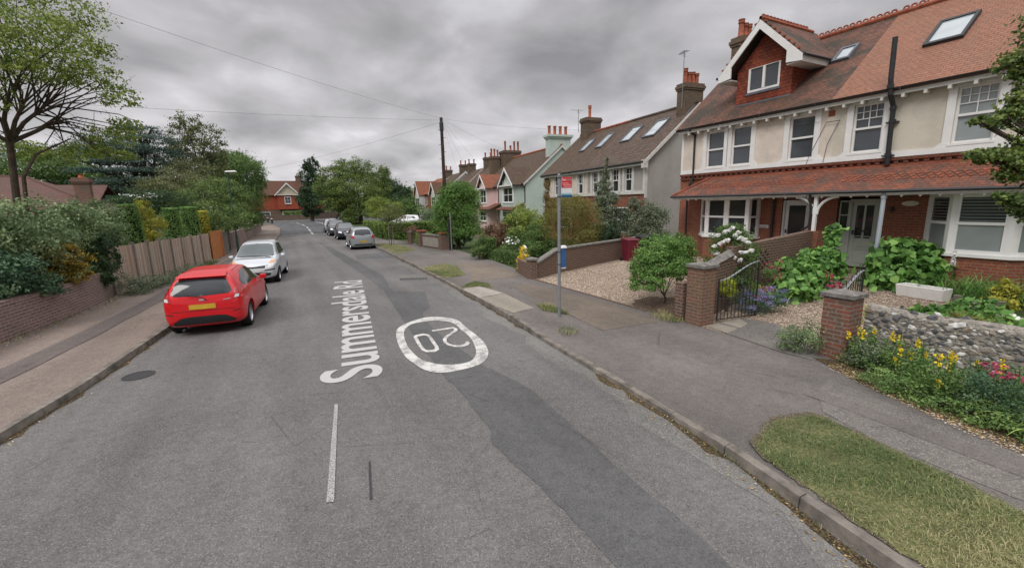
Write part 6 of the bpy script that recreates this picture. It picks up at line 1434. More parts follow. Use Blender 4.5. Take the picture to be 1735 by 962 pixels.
for j in range(11): a0, a1 = j/11, (j+1)/11; x0, y0, x1, y1 = -3.72+.26*a0, 29.3+1.9*a0, -3.72+.26*a1, 29.3+1.9*a1; b.hull8([(x0-.04,y0,.12),(x0,y0,.12),(x1,y1-.012,.12),(x1-.04,y1-.012,.12)], [(x0-.04,y0,1.7),(x0,y0,1.7),(x1,y1-.012,1.7),(x1-.04,y1-.012,1.7)])
b.build('boards', M['timber_orange'], OG, True); b = MB(); b.box(-3.48, -3.38, 31.2, 31.3, .1, 1.72); b.build('post', M['timber_orange'], OG, True)
b = MB(); b.hull8([(-3.6,31.4,0),(-3.5,31.4,0),(-3.35,33.6,0),(-3.45,33.6,0)], [(-3.6,31.4,1.55),(-3.5,31.4,1.55),(-3.35,33.6,1.5),(-3.45,33.6,1.5)]); one(b, 'fence_panel', 'timber_grey', 'short grey fence panel between the orange gate and the dark gate', 'fence', (-3.5, 32.5, .1))
b = MB(); b.box(-3.5, -3.42, 33.9, 35.6, .15, 1.6); one(b, 'dark_gate', 'iron', 'dark solid side gate beyond the orange gate', 'gate', (-3.45, 34.7, .1))
b = MB(); b.hull8([(-3.55,36,0),(-3.3,36,0),(-3.0,44,0),(-3.25,44,0)], [(-3.55,36,1.3),(-3.3,36,1.3),(-3.0,44,1.3),(-3.25,44,1.3)]); one(b, 'brick_wall', 'brick_left', 'pinkish brick wall beyond the dark gate on the left', 'wall', (-3.3, 40, .1))
b = MB(); b.hull8([(-3.2,46,0),(-2.95,46,0),(-2.7,66,0),(-2.95,66,0)], [(-3.2,46,1.1),(-2.95,46,1.1),(-2.7,66,1.1),(-2.95,66,1.1)]); one(b, 'brick_wall', 'brick_left', 'furthest low brick wall on the left, under the big trees', 'wall', (-3, 56, .1))
# small front wall with two piers and a flint panel; curved wall next to it
def brickbox(name, label, cat, pts, z0, z1, mat, capz=.08):
    t_ = thing(name, label, cat, ((pts[0][0]+pts[1][0])/2, (pts[0][1]+pts[1][1])/2, z0)); p, q = Vector((*pts[0],0)), Vector((*pts[1],0)); d = (q-p).normalized(); n_ = Vector((-d.y, d.x, 0))*.12
    def bx(mb, e, g_, a, b): mb.hull8([(p-d*g_-n_*e).xy[:]+(a,), (q+d*g_-n_*e).xy[:]+(a,), (q+d*g_+n_*e).xy[:]+(a,), (p-d*g_+n_*e).xy[:]+(a,)], [(p-d*g_-n_*e).xy[:]+(b,), (q+d*g_-n_*e).xy[:]+(b,), (q+d*g_+n_*e).xy[:]+(b,), (p-d*g_+n_*e).xy[:]+(b,)])
    b = MB(); bx(b, 1, 0, 0, z1); b.build('brickwork', M[mat], t_, True); c = MB(); bx(c, 1.3, .02, z1+.001, z1+capz); c.build('coping', M['terracotta_d'] if mat != 'brick_brown' else M['cap'], t_, True); return t_
w1 = brickbox('front_wall', 'little brick front wall with a pale flint panel and two capped piers', 'wall', [(8.75,26.3),(8.35,28.9)], .1, .92, 'brick_brown')
for (x, y) in ((8.8,26.0),(8.3,29.15)):
    b = MB(); b.box(x-.24, x+.24, y-.24, y+.24, 0, 1.12); po = b.build('pier', M['brick_brown'], w1, True); c = MB(); c.box(x-.3, x+.3, y-.3, y+.3, 1.121, 1.2); sub(c, 'cap', M['terracotta_d'], po, w1)
b = MB(); b.extrude([(8.60,26.5,.2),(8.24,28.7,.2),(8.24,28.7,.8),(8.60,26.5,.8)], (-.03,0,0)); b.build('flint_panel', M['flintmortar'], w1, True)
brickbox('front_wall', 'rough brick wall end beside the clipped green bush, near the hedge', 'wall', [(7.95,31.2),(8.9,34.0)], .1, .95, 'brick_brown')
# far wall in front of the red house
fwp = [(-34,121),(-14,120.5),(-2,121),(6,121.3),(10.5,127),(14,137)]
for i, (p, q) in enumerate(zip(fwp, fwp[1:])):
    brickbox('front_wall', ['low wall far left beyond the junction', 'wall under the left trees beyond the junction', 'pale stone and brick wall in front of the far red house', 'brick wall right of the far red house', 'brick wall turning up the side road', 'furthest stretch of brick wall up the side road'][i], 'wall', [p, q], 0, 1.6 if i > 2 else 1.15, 'brick_brown')
# maroon bin, trough, rail
WB = thing('wheelie_bin', 'maroon wheelie bin beside the drive wall', 'bin', (13.4, 14.35, .2), R(-12))
b = MB(); b.hull8([(-.22,-.26,.04),(.22,-.26,.04),(.22,.22,.04),(-.22,.22,.04)], [(-.28,-.34,.98),(.28,-.34,.98),(.28,.32,.98),(-.28,.32,.98)]); b.build('body', M['plastic_mar'], WB, bevel=.015)
b = MB(); b.hull8([(-.3,-.37,.985),(.3,-.37,.985),(.3,.34,1.0),(-.3,.34,1.0)], [(-.28,-.34,1.03),(.28,-.34,1.03),(.28,.3,1.08),(-.28,.3,1.08)]); b.build('lid', M['plastic_mar'], WB, bevel=.01)
for s_ in (-1, 1): b = MB(); b.lathe([(.0,-.03),(.1,-.03),(.1,.03),(.0,.03)], (s_*.25,.26,.1), 14, 'x'); b.build('wheel', M['rubber'], WB)
b = MB(); b.tube([(-.2,.36,.95),(.2,.36,.95)], .018, 6); b.build('handle', M['plastic_blk'], WB)
WB2 = thing('wheelie_bin', 'dark grey wheelie bin half hidden behind the maroon bin', 'bin', (14.65, 14.75, .22), R(-12))
b = MB(); b.hull8([(-.22,-.26,.04),(.22,-.26,.04),(.22,.22,.04),(-.22,.22,.04)], [(-.28,-.34,.98),(.28,-.34,.98),(.28,.32,.98),(-.28,.32,.98)]); b.build('body', M['plastic_blk'], WB2, bevel=.015)
b = MB(); b.hull8([(-.3,-.37,.985),(.3,-.37,.985),(.3,.34,1.0),(-.3,.34,1.0)], [(-.28,-.34,1.03),(.28,-.34,1.03),(.28,.3,1.08),(-.28,.3,1.08)]); b.build('lid', M['plastic_blk'], WB2, bevel=.01)
TR = thing('planter_trough', 'long white stone trough on the gravel in front of the bay window', 'trough', (13.45, 4.38, .43), R(82)); TR.scale = (.72, .9, .95)
b = MB(); b.add([(-.62,-.19,0),(.62,-.19,0),(.62,.19,0),(-.62,.19,0),(-.66,-.22,.30),(.66,-.22,.30),(.66,.22,.30),(-.66,.22,.30),(-.60,-.16,.30),(.60,-.16,.30),(.60,.16,.30),(-.60,.16,.30),(-.58,-.14,.06),(.58,-.14,.06),(.58,.14,.06),(-.58,.14,.06)],
    [(3,2,1,0),(0,1,5,4),(1,2,6,5),(2,3,7,6),(3,0,4,7),(4,5,9,8),(5,6,10,9),(6,7,11,10),(7,4,8,11),(8,9,13,12),(9,10,14,13),(10,11,15,14),(11,8,12,15),(12,13,14,15)]); b.build('trough', M['trough'], TR, bevel=.01)
RF = thing('timber_rail', 'weathered low timber post and rail behind the flint wall flower bed', 'fence', (11.2, 2.6, .3), 0)
b = MB(); b.hull8([(11.3,3.35,.62),(11.36,3.35,.62),(11.16,.6,.62),(11.1,.6,.62)], [(11.3,3.35,.74),(11.36,3.35,.74),(11.16,.6,.74),(11.1,.6,.74)]); b.build('rail', M['timber_grey'], RF, True)
for (x, y) in ((11.42,3.2),(11.36,2.6),(11.26,1.4)): b = MB(); b.box(x-.04, x+.05, y-.05, y+.05, .1, .95); b.build('post', M['timber_grey'], RF, True)

# ================================================================== STREET FURNITURE
BS = thing('bus_stop', 'grey bus stop pole with a red and white flag and a blue timetable case', 'bus stop', (5.78, 8.59, .1))
b = MB(); b.tube([(0,0,-.1),(0,0,3.42)], .038, 12); b.lathe([(.038,0),(.03,.02),(0,.03)], (0,0,3.42), 12); b.build('pole', M['galv'], BS, smooth=True)
fl = MB(); ang_ = R(-6); fl.hull8([(.055,-.012,2.90),(.36,-.012,2.90),(.36,.012,2.90),(.055,.012,2.90)], [(.055,-.012,3.37),(.36,-.012,3.37),(.36,.012,3.37),(.055,.012,3.37)]); flo = fl.build('flag', M['plastic_w'], BS)
def fb(name, x0, x1, z0, z1, mat, t_=.0145): q = MB(); q.box(x0, x1, -t_, -.0125, z0, z1); q.box(x0, x1, .0125, t_, z0, z1); return q.build(name, M[mat], flo)
fb('red_panel', .058, .357, 3.12, 3.367, 'sign_red'); fb('pale_blue_band', .058, .357, 2.965, 3.0, 'sign_cyan'); fb('navy_band', .058, .357, 2.903, 2.960, 'sign_navy')
text('bus', .085, M['plastic_w'], flo, (.075,-.0165,3.285), (R(90),0,0), align='LEFT'); tb = text('stop', .085, M['plastic_w'], flo, (.205,-.0165,3.285), (R(90),0,0), align='LEFT')
text('stop', .085, M['plastic_w'], flo, (.207,-.0165,3.286), (R(90),0,0), align='LEFT')
for (x0, x1, z0) in ((.08,.27,3.222),(.10,.33,3.187),(.12,.345,3.145)): fb('fine_print', x0, x1, z0, z0+.016, 'sign_pale', .0155)
em = MB(); em.lathe([(0,0),(.018,0),(.018,.002),(0,.002)], (.09,-.0165,3.15), 10, 'y'); em.build('emblem', M['sign_navy'], flo)
for z in (2.92, 3.35): b = MB(); b.tube([(0,0,z-.012),(0,0,z+.012)], .045, 12); b.box(.03, .06, -.01, .01, z-.01, z+.01); b.build('clamp', M['iron'], BS)
tcb = MB(); tcb.hull8([(.045,-.03,1.24),(.17,-.05,1.24),(.17,.05,1.24),(.045,.05,1.24)], [(.045,-.03,1.70),(.17,-.05,1.70),(.17,.05,1.70),(.045,.05,1.70)]); tco = tcb.build('timetable_case', M['plastic_blue'], BS, bevel=.006)
b = MB(); b.hull8([(.03,-.065,1.701),(.20,-.07,1.701),(.20,.07,1.701),(.03,.06,1.701)], [(.05,-.04,1.77),(.17,-.05,1.77),(.17,.05,1.77),(.05,.04,1.77)]); b.build('case_cap', M['plastic_w'], tco, bevel=.012)
b = MB(); b.box(.05, .165, -.048, .045, 1.215, 1.238); b.build('case_base', M['plastic_w'], tco)
for z in (1.32, 1.62): b = MB(); b.tube([(0,0,z-.01),(0,0,z+.01)], .043, 12); b.build('clamp', M['iron'], BS)
# telegraph pole and its wires
TPx, TPy = 9.05, 26.1
TP = thing('telegraph_pole', 'tall dark timber telegraph pole with step irons rising out of the round tree', 'telegraph pole', (TPx, TPy, .1))
b = MB(); b.tube([(0,0,-.2),(.0,0,4),(.0,0,7.95)], [.135,.11,.09], 12); b.build('pole', M['pole'], TP, smooth=True)
b = MB(); b.lathe([(.125,0),(.125,.45),(.08,.5)], (0,0,7.2), 12); b.build('terminal_block', M['iron'], TP)
b = MB()
z = 2.6; k = 0
while z < 7.3: b.tube([(0,0,z),((-1 if k % 2 else 1)*.24,0,z)], .012, 5); z += .42; k += 1
b.build('step_irons', M['iron'], TP)
top = Vector((TPx, TPy, 8.0))
def wire(label, a, c, sag, r_=.004):
    a, c = Vector(a), Vector(c); pts = [a.lerp(c, t_)-Vector((0,0,sag*4*t_*(1-t_))) for t_ in [k/16 for k in range(17)]]; m_ = MB(); m_.tube(pts, r_, 4); return one(m_, 'overhead_wire', 'wire', label, 'wire', tuple(a), 'telephone wires from the pole')
wire('long wire from the pole running up over the left of the street', top, (-16,6,9.2), .5, .0045)
wire('lower wire from the pole crossing to the garden trees on the left', top-Vector((0,0,.1)), (-22,17,6.2), .35, .0045)
wire('wire from the pole down towards the far red house', top-Vector((0,0,.2)), (-8,60,6.3), .5, .006)
wire('wire from the pole to the brown-roofed pair', top, (18.6,27.5,5.1), .25); wire('wire from the pole to the near cream house wall', top, (15.45,8.1,5.2), .45)
wire('wire from the pole to the mint green house', top, (19.9,40.5,5.0), .3); wire('wire from the pole to the pink house', top, (20.6,47.5,5.0), .3)
wire('wire from the pole to the row behind the round tree', top, (21.9,55,5.0), .3); wire('wire from the pole to a further house of the row', top, (22.6,63,5.0), .3)
# slim post by the round tree, lamp post, bollards
LP = thing('sign_post', 'slim grey and black post standing in front of the round tree', 'post', (9.0, 25.2, .1))
b = MB(); b.tube([(0,0,-.1),(0,0,2.3)], .04, 8); b.build('post', M['galv'], LP, smooth=True); b = MB(); b.box(-.14, -.045, -.03, .03, 0, 1.9); b.build('backing_board', M['plastic_blk'], LP)
SLm = thing('street_lamp', 'green street lamp with a flat grey lantern above the left shrubs', 'street lamp', (-2.75, 32.4, .1))
b = MB(); b.tube([(0,0,-.1),(0,0,1.2)], .075, 10); b.tube([(0,0,1.2),(0,0,5.0)], .045, 10); b.build('column', M['lampgreen'], SLm, smooth=True)
b = MB(); b.tube([(0,0,4.95),(.1,0,5.08)], .03, 8); b.build('bracket', M['lampgreen'], SLm); b = MB(); b.hull8([(-.16,-.12,5.05),(.52,-.12,5.08),(.52,.12,5.08),(-.16,.12,5.05)], [(-.1,-.08,5.14),(.40,-.08,5.17),(.40,.08,5.17),(-.1,.08,5.14)]); lo = b.build('lantern', M['plastic_w'], SLm, bevel=.02)
for i, (x, y) in enumerate(((-2.9,104),(-1.95,93.5),(-4.6,108))):
    t_ = thing('bollard', ['white-banded bollard on the far left verge, middle one', 'white-banded bollard nearest the junction kerb on the left', 'bollard furthest left on the far verge'][i], 'bollard', (x, y, .1), 0, 'bollards on the far verge')
    b = MB(); b.tube([(0,0,0),(0,0,1.05)], .14, 8); b.lathe([(.14,0),(.1,.08),(0,.1)], (0,0,1.05), 8); b.build('shaft', M['plastic_blk'], t_); b = MB(); b.tube([(0,0,.8),(0,0,1.0)], .15, 8); b.build('white_band', M['plastic_w'], t_)
# half-hidden garden lantern by the yellow shrub
b = thing('garden_lantern', 'white-rimmed pale garden lantern standing beside the yellow climber', 'lantern', (9.0, 16.0, .0)); b.scale = (.8, .8, .8)
m_ = MB(); m_.lathe([(.2,0),(.17,.15),(.16,.75),(.2,.8)], (0,0,0), 12); m_.build('base', M['greypipe'], b, smooth=True); m_ = MB(); m_.lathe([(.24,.8),(.25,.86),(.12,.98),(.16,1.02),(.20,1.08),(.08,1.35),(.0,1.4)], (0,0,0), 12); m_.build('lid', M['plastic_w'], b, smooth=True)

# ================================================================== PLANTING
def base_of(bl, z=.1, dx=0, dy=0):
    b = min(bl, key=lambda q: q[2]); return (b[0]+dx, b[1]+dy, z)
def bush(name, label, cat, bl, n, size, mat, **k):
    return tree(name, label, cat, k.pop('base', None) or base_of(bl), bl, n, size, mat, trunk=k.pop('trunk', .05), crown='foliage', stem='stems', twigs=k.pop('twigs', 2), **k)
# big open tree, left foreground
bl = [pb(*q, y) for q, y in (((40,120,62,26),20),((110,112,50,24),21),((160,135,44,24),20.5),((203,168,30,22),20),((60,55,80,38),19),((130,80,50,28),22),((-10,95,60,40),18.5),((-70,150,70,60),19),((-60,40,90,50),20),((70,10,90,30),21),((185,232,40,20),22),((215,212,24,16),21.5),((150,254,36,17),22),((188,264,36,12),21.5),((20,250,50,16),23),((85,266,44,15),23))]
tb = PY(22, 330, 20.5); tb = (tb[0], tb[1], .1)
BT = thing('broad_tree', 'tall open-crowned tree at far left, dark bare limbs fanning up to yellow-green leaves', 'tree', tb)
C, Nn, S, V = blob_leaves(bl, 18500, .105, 41, clumps=90, spread=.13, inner=.04); leaf_mesh('crown', C-np.array(tb), Nn, S, V, M['limegreen'], BT)
mb = MB(); fk = Vector(PY(16, 236, 20.5))-Vector(tb); mb.tube([(0,0,-.2),fk*.5+Vector((-.1,0,0)),fk], [.125,.10,.09], 9); rg = random.Random(4)
f2 = Vector(PY(40, 300, 20.3))-Vector(tb); mb.tube([(.1,0,.2), f2*.6, f2, Vector(PY(60, 262, 20.3))-Vector(tb), Vector(PY(120, 235, 21))-Vector(tb)], [.08,.07,.06,.045,.02], 6)
nodes = [Vector(PY(px, py, yy))-Vector(tb) for px, py, yy in ((12,165,19.6),(42,172,20.4),(78,178,20.6),(-28,170,19.8),(98,205,20.8),(-60,200,20.2))]
for nd_ in nodes:
    m1 = fk.lerp(nd_, .5)+Vector((rg.uniform(-.12,.12), rg.uniform(-.12,.12), -.05)); mb.tube([fk-Vector((0,0,.1)), m1, nd_], [.075,.06,.04], 6)
for i, b in enumerate(bl):
    t_ = Vector(b[:3])
    t_ = t_-Vector(tb); near = sorted(nodes, key=lambda q: (q-t_).length)[:2]
    for k in range(5 if i < 10 else 3):
        e_ = t_+Vector((rg.uniform(-1,1)*b[3], rg.uniform(-1,1)*b[4], rg.uniform(-.7,.8)*b[5]))*.85; st_ = near[k % 2]; st_ = fk.lerp(st_, rg.uniform(.6, 1.0))
        m1 = st_.lerp(e_, .35)+Vector((rg.uniform(-.2,.2), rg.uniform(-.2,.2), rg.uniform(.0,.25))); m2 = st_.lerp(e_, .7)+Vector((rg.uniform(-.2,.2), rg.uniform(-.2,.2), rg.uniform(0,.3)))
        mb.tube([st_, m1, m2, e_], [.028, .021, .014, .004], 4)
        for j in range(3):
            s_ = m1.lerp(e_, rg.uniform(0,.9)); q = s_+Vector((rg.uniform(-1,1), rg.uniform(-1,1), rg.uniform(-.1,.9)))*rg.uniform(.3,.75); mb.tube([s_, s_.lerp(q,.5)+Vector((0,0,.05)), q], [.010,.007,.002], 3, caps=False)
mb.build('trunk', M['bark'], BT, smooth=True)
# left garden shrubs over the wall
bush('variegated_shrub', 'large grey-green variegated shrub spilling over the purple brick wall at far left', 'shrub', [pb(25,395,70,62,15.8), pb(105,385,60,50,17.6), pb(60,430,60,40,16.5), pb(-50,400,70,70,15.2)], 21000, .085, 'shrub', seed=51, clumps=50, spread=.14)
bush('variegated_shrub', 'second variegated shrub, beside the first clipped green column', 'shrub', [pb(168,385,40,45,20.5), pb(185,415,22,35,20.5), pb(140,395,40,45,19.5)], 9000, .085, 'shrub', seed=52, clumps=40, spread=.14)
bush('golden_shrub', 'shrub with orange and golden leaves above the wall', 'shrub', [pb(100,440,40,30,16.4), pb(70,432,30,20,16.2), pb(60,462,36,22,16.0), pb(122,462,28,22,16.5)], 11000, .07, 'autumn', seed=53, clumps=44, spread=.13)
bush('holly_bush', 'dark glossy bush where the purple brick wall meets the board fence', 'shrub', [pb(170,445,24,46,18.6), pb(184,432,16,38,19.3), pb(156,425,22,25,18.6), pb(165,475,24,20,18.3)], 11000, .07, 'dark', seed=54, clumps=30, spread=.15)
bush('laurel_bush', 'blue-green leafy bush hanging over the wall at the left edge of the picture', 'shrub', [pb(18,470,46,48,14.6), pb(58,488,34,28,15.2), pb(-50,480,60,60,14.2)], 11000, .085, 'bluegreen', seed=55, clumps=40, spread=.14)
def topiary(label, px, top, hw, y, mat, seed, zb=.1, taper=.12, name='clipped_conifer', grp=None):
    c = PY(px, top, y); k = depth(c)/F; r_ = hw*k; h = c[2]-zb; rng = np.random.default_rng(seed); n = int(2200*r_*h/.6)+2500
    t_ = thing(name, label, 'conifer', (c[0], c[1], zb), 0, grp)
    u = rng.random(n)**.8; a = rng.uniform(0, 2*np.pi, n); z = u*h; rad = r_*(1-taper*u)*np.where(u > .86, np.sqrt(np.clip(1-((u-.86)/.14)**2*.75, .1, 1)), 1)
    bulge = 1+.06*np.sin(a*3+seed)*np.sin(z*2.3)+.05*np.sin(a*7+z*5)
    cap = rng.random(n) < .13; rr = rad*bulge*rng.uniform(.9, 1.04, n); rr[cap] *= rng.random(cap.sum())**.5; z[cap] = h*rng.uniform(.965, 1.0, cap.sum())
    C = np.column_stack([rr*np.cos(a), rr*np.sin(a), z]); Nn = np.column_stack([np.cos(a), np.sin(a), np.where(cap, 2., .4)])+rng.normal(size=(n, 3))*.5
    V = np.clip(.5+.14*np.sin(a*5+z*3)+rng.normal(size=n)*.17, 0, 1); leaf_mesh('foliage', C, Nn, .06*rng.uniform(.6, 1.3, n), V, M[mat], t_)
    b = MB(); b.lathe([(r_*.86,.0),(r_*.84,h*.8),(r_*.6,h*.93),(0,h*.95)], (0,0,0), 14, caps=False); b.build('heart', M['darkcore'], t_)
topiary('broad clipped green conifer column, leftmost behind the board fence', 213, 346, 18, 23.0, 'topiary', 61)
topiary('middle clipped green column behind the fence, right of the loose yellow conifer', 287, 352, 12.5, 26.8, 'topiary', 62)
topiary('clipped green column just left of the bright golden one', 318, 350, 14, 29.0, 'topiary', 63)
topiary('small bright golden clipped conifer behind the fence', 341, 357, 10, 30.2, 'goldconifer', 64)
bush('yellow_conifer', 'loose yellow-green conifer between the clipped columns', 'conifer', [pb(245,358,15,22,25), pb(252,385,22,25,25), pb(240,400,20,22,25), pb(272,378,12,10,25.5)], 7000, .07, 'yellowgreen', seed=65, clumps=26)
bush('flowering_shrub', 'dark shrub dotted white behind the topiary', 'shrub', [pb(240,335,40,16,33), pb(280,345,40,25,33), pb(205,340,25,12,31)], 7000, .1, 'dark', seed=66, extra=[('white_flowers', [pb(235,333,30,6,32)], 160, .09, 'whitefl', 'diamond')])
bush('maple', 'spreading maple with yellow-green leaves over the orange gate', 'maple', [pb(362,365,50,30,33), pb(338,332,38,24,35), pb(395,345,34,26,36), pb(408,372,26,24,35), pb(372,318,36,18,37), pb(345,380,30,20,33)], 20000, .105, 'maple', seed=67, clumps=44, trunk=.12, spread=.15)
bush('olive_shrub', 'tall dull green shrub between the cedar and the maple', 'shrub', [pb(300,312,45,26,40), pb(325,298,40,26,42), pb(268,322,34,18,38)], 11000, .12, 'olive', seed=68, clumps=34)
# cedar in flat tiers
bl = [pb(*q, 43) for q in ((238,222,34,10),(250,238,46,9),(222,252,58,9),(262,262,44,9),(232,276,64,10),(205,292,62,10),(262,292,46,9),(228,310,66,10),(190,322,52,9),(262,325,46,10),(240,338,60,10),(168,255,34,7),(165,275,40,7))]
tree('cedar', 'dark blue-green cedar with flat layered branches behind the bungalow', 'tree', base_of(bl), bl, 36000, .16, 'cedar', trunk=.4, seed=71, clumps=30, spread=.2, aspect=.35, zcut=-.3)
bl = [pb(*q, 46) for q in ((318,212,26,20),(345,232,34,22),(298,240,22,20),(330,258,40,22),(362,262,24,20),(305,275,30,18),(345,285,40,20))]
tree('airy_tree', 'thin airy tree with grey-green leaves showing sky between the twigs', 'tree', base_of(bl), bl, 10500, .16, 'olive', trunk=.2, seed=72, clumps=34, spread=.15, inner=.05, twigs=8, bark='bark_grey')
bl = [pb(*q, y) for q, y in (((392,290,42,30),52),((420,305,26,34),54),((425,345,24,38),52),((400,330,34,30),50),((432,372,14,16),55),((380,272,28,16),54),((412,278,30,18),56),((440,310,12,16),56))]
tree('lime_tree', 'big mid-green tree leaning over the left footway, far along', 'tree', (-4.6, 53, .1), bl, 30000, .17, 'mid', trunk=.3, seed=73, clumps=40)
bl = [pb(*q, 60) for q in ((352,300,40,34),(378,325,40,34),(330,330,40,30),(300,340,40,24))]
tree('broadleaf_tree', 'mid green tree filling the gap behind the maple', 'tree', base_of(bl), bl, 15000, .2, 'olive', trunk=.3, seed=74)
bl = [pb(*q, 50) for q in ((50,285,66,24),(115,290,50,24),(150,300,44,22),(-20,300,60,40),(-90,290,60,60),(190,330,40,30))]
tree('broadleaf_tree', 'wide green tree just above the bungalow roof', 'tree', base_of(bl), bl, 18000, .2, 'mid', trunk=.3, seed=75)
bl = [pb(*q, 62) for q in ((130,258,60,16),(170,238,40,14),(95,265,50,12),(60,262,50,16))]
tree('conifer', 'distant dark conifer seen through the open tree limbs', 'tree', base_of(bl), bl, 11000, .22, 'cedar', trunk=.3, seed=76, aspect=.35)
bl = [pb(*q, 85) for q in ((432,385,10,14),(438,372,10,10),(430,395,12,6))]
bush('dark_bush', 'low dark bush on the left verge just before the bollards', 'shrub', bl, 2500, .2, 'dark', seed=77)
for i, (px, y, r_) in enumerate(((-30,75,60),(60,80,60),(160,90,60),(260,95,60),(345,100,50))):
    bl = [pb(px, 318, r_, 32, y), pb(px+40, 330, r_, 24, y+3)]
    tree('background_tree', ['distant tree left of the bungalow chimney','distant tree behind the bungalow ridge','distant tree behind the cedar trunk','distant tree behind the clipped columns','distant tree behind the maple'][i], 'tree', base_of(bl), bl, 5000, .4, ['mid','dark','mid','olive','mid'][i], trunk=.3, seed=80+i)
# weeds along the fence foot
bl = [(-4.72+.2*k, 18.9+.75*k, .28+.08*math.sin(k*2), .42, .55, .36) for k in range(6)] + [(-4.95,19.0,.5,.35,.4,.45),(-3.75,24.2,.28,.3,.7,.25)]
bush('bramble', 'straggling weeds and brambles at the foot of the board fence', 'weeds', bl, 9500, .05, 'grey', seed=90, clumps=30, trunk=.012, base=(-4.6,20,.1), twigs=3)
grass([(-5.2,19),(-4.6,19),(-3.6,24),(-3.3,28),(-3.7,28),(-4.4,23.5)], 3500, .22, .012, .12, 91, name='rough_grass')
P_ = [(xi(PL, y)-.02, y) for y in dense(6, 18.5, .5)]+[(xi(PL, y)+.22, y) for y in dense(6, 18.5, .5)][::-1]
grass(P_, 1800, .12, .009, .12, 92, name='rough_grass')
# far middle
bl = [pb(*q, 104) for q in ((529,282,10,16),(520,300,14,20),(538,305,14,20),(528,325,20,18),(526,343,20,16),(521,286,7,14),(540,335,16,16),(515,335,14,16),(528,358,18,12))]
tree('conifer', 'tall dark twin-topped conifer right of the far red house', 'tree', base_of(bl), bl, 20000, .32, 'conifer', trunk=.35, seed=101, clumps=30, spread=.16)
bl = [pb(*q, y) for q, y in (((600,288,34,22),80),((575,303,34,26),78),((632,298,30,26),82),((556,318,26,18),76),((600,325,46,28),76),((640,328,26,26),80),((570,345,28,20),76),((612,355,36,22),75),((590,375,22,14),75),((652,305,12,24),83))]
tree('oak', 'massive rounded oak over the line of parked cars', 'tree', (11.8, 78, .1), bl, 52000, .22, 'oak', trunk=.4, seed=102, clumps=60, spread=.13)
bl = [pb(*q, 92) for q in ((655,318,18,26),(668,325,16,20),(560,335,30,22))]
tree('broadleaf_tree', 'darker tree peeping out behind the right side of the oak', 'tree', base_of(bl), bl, 8000, .3, 'dark', trunk=.3, seed=103)
bl = [pb(*q, 57) for q in ((636,346,20,13),(660,350,20,14),(648,362,26,12),(672,366,18,12))]
tree('crab_apple', 'small lime green tree in front of the oak', 'tree', base_of(bl), bl, 12000, .15, 'limegreen', trunk=.14, seed=104)
bl = [pb(*q, 62) for q in ((690,352,22,18),(712,362,26,18),(678,378,18,12),(735,372,24,16),(700,385,40,10))]
tree('broadleaf_tree', 'dark mass of garden tree behind the white car', 'tree', base_of(bl), bl, 12000, .2, 'mid', trunk=.2, seed=105)
bl = [pb(*q, 75) for q in ((688,325,9,9),(686,335,14,12),(674,345,14,14))]
tree('conifer', 'small distant dark conifer left of the white gabled row', 'tree', base_of(bl), bl, 4000, .22, 'conifer', trunk=.2, seed=106)
bl = [pb(*q, 50) for q in ((728,378,22,14),(745,385,18,14),(738,362,16,12))]
bush('willow_bush', 'pale willowy bush right of the white car', 'shrub', bl, 7000, .13, 'grey', seed=107)
bl = [pb(*q, 50) for q in ((640,388,12,13),(633,396,9,9),(650,380,9,9))]
bush('dark_bush', 'dark rounded bush at the near foot of the lime green tree', 'shrub', bl, 4000, .13, 'dark', seed=108)
# sapling with stakes on the verge
bl = [pb(*q, 31.2) for q in ((664,358,18,13),(672,372,17,12),(655,370,14,10),(668,384,12,8))]
s_ = tree('sapling', 'staked young street tree with a thin crown on the verge by the grey hatchback', 'tree', (6.65, 31.2, .1), bl, 2600, .09, 'olive', trunk=.03, seed=109, clumps=24, twigs=5)
for x in (-.16, .16): b = MB(); b.tube([(x,0,-.1),(x*.8,0,1.55)], .03, 6); b.build('stake', M['timber_grey'], s_)
def hedge(label, boxes, mat, seed, n, size=.07, name='hedge', kindl='hedge'):
    b0 = boxes[0]; base = ((b0[0]+b0[1])/2, (b0[2]+b0[3])/2, .1); t_ = thing(name, label, kindl, base); rng = np.random.default_rng(seed); Cs, Ns = [], []; core = MB()
    for (x0, x1, y0, y1, z0, z1) in boxes:
        core.box(x0+.07-base[0], x1-.07-base[0], y0+.07-base[1], y1-.07-base[1], z0-.1, z1-.07-.1)
        areas = np.array([(y1-y0)*(z1-z0)]*2+[(x1-x0)*(z1-z0)]*2+[(x1-x0)*(y1-y0)]); areas = areas/areas.sum(); f = rng.choice(5, n//len(boxes), p=areas); u = rng.random(len(f)); v = rng.random(len(f))
        X_ = np.where(f == 0, x0, np.where(f == 1, x1, x0+u*(x1-x0))); Y_ = np.where(f == 2, y0, np.where(f == 3, y1, y0+(np.where(f < 2, u, v))*(y1-y0))); Z_ = np.where(f == 4, z1, z0+(np.where(f < 4, v, 0))*(z1-z0))
        w_ = .05*np.sin(X_*2.2+Z_*3)+.04*np.sin(Y_*3.1+Z_*2); nr = np.stack([(f == 1)*1.-(f == 0), (f == 3)*1.-(f == 2), (f == 4)*1.], 1); P = np.stack([X_, Y_, Z_], 1)+nr*(w_+rng.normal(size=len(f))*.035)[:, None]
        Cs.append(P); Ns.append(nr+rng.normal(size=P.shape)*.55+np.array([0, 0, .3]))
    C = np.concatenate(Cs); Nn = np.concatenate(Ns); V = np.clip(.5+.15*np.sin(C[:, 0]*3+C[:, 2]*4)+rng.normal(size=len(C))*.18+(Nn[:, 2] > .9)*.12, 0, 1)
    leaf_mesh('foliage', C-np.array(base), Nn, size*rng.uniform(.6, 1.3, len(C)), V, M[mat], t_); core.build('heart', M['darkcore'], t_); return t_
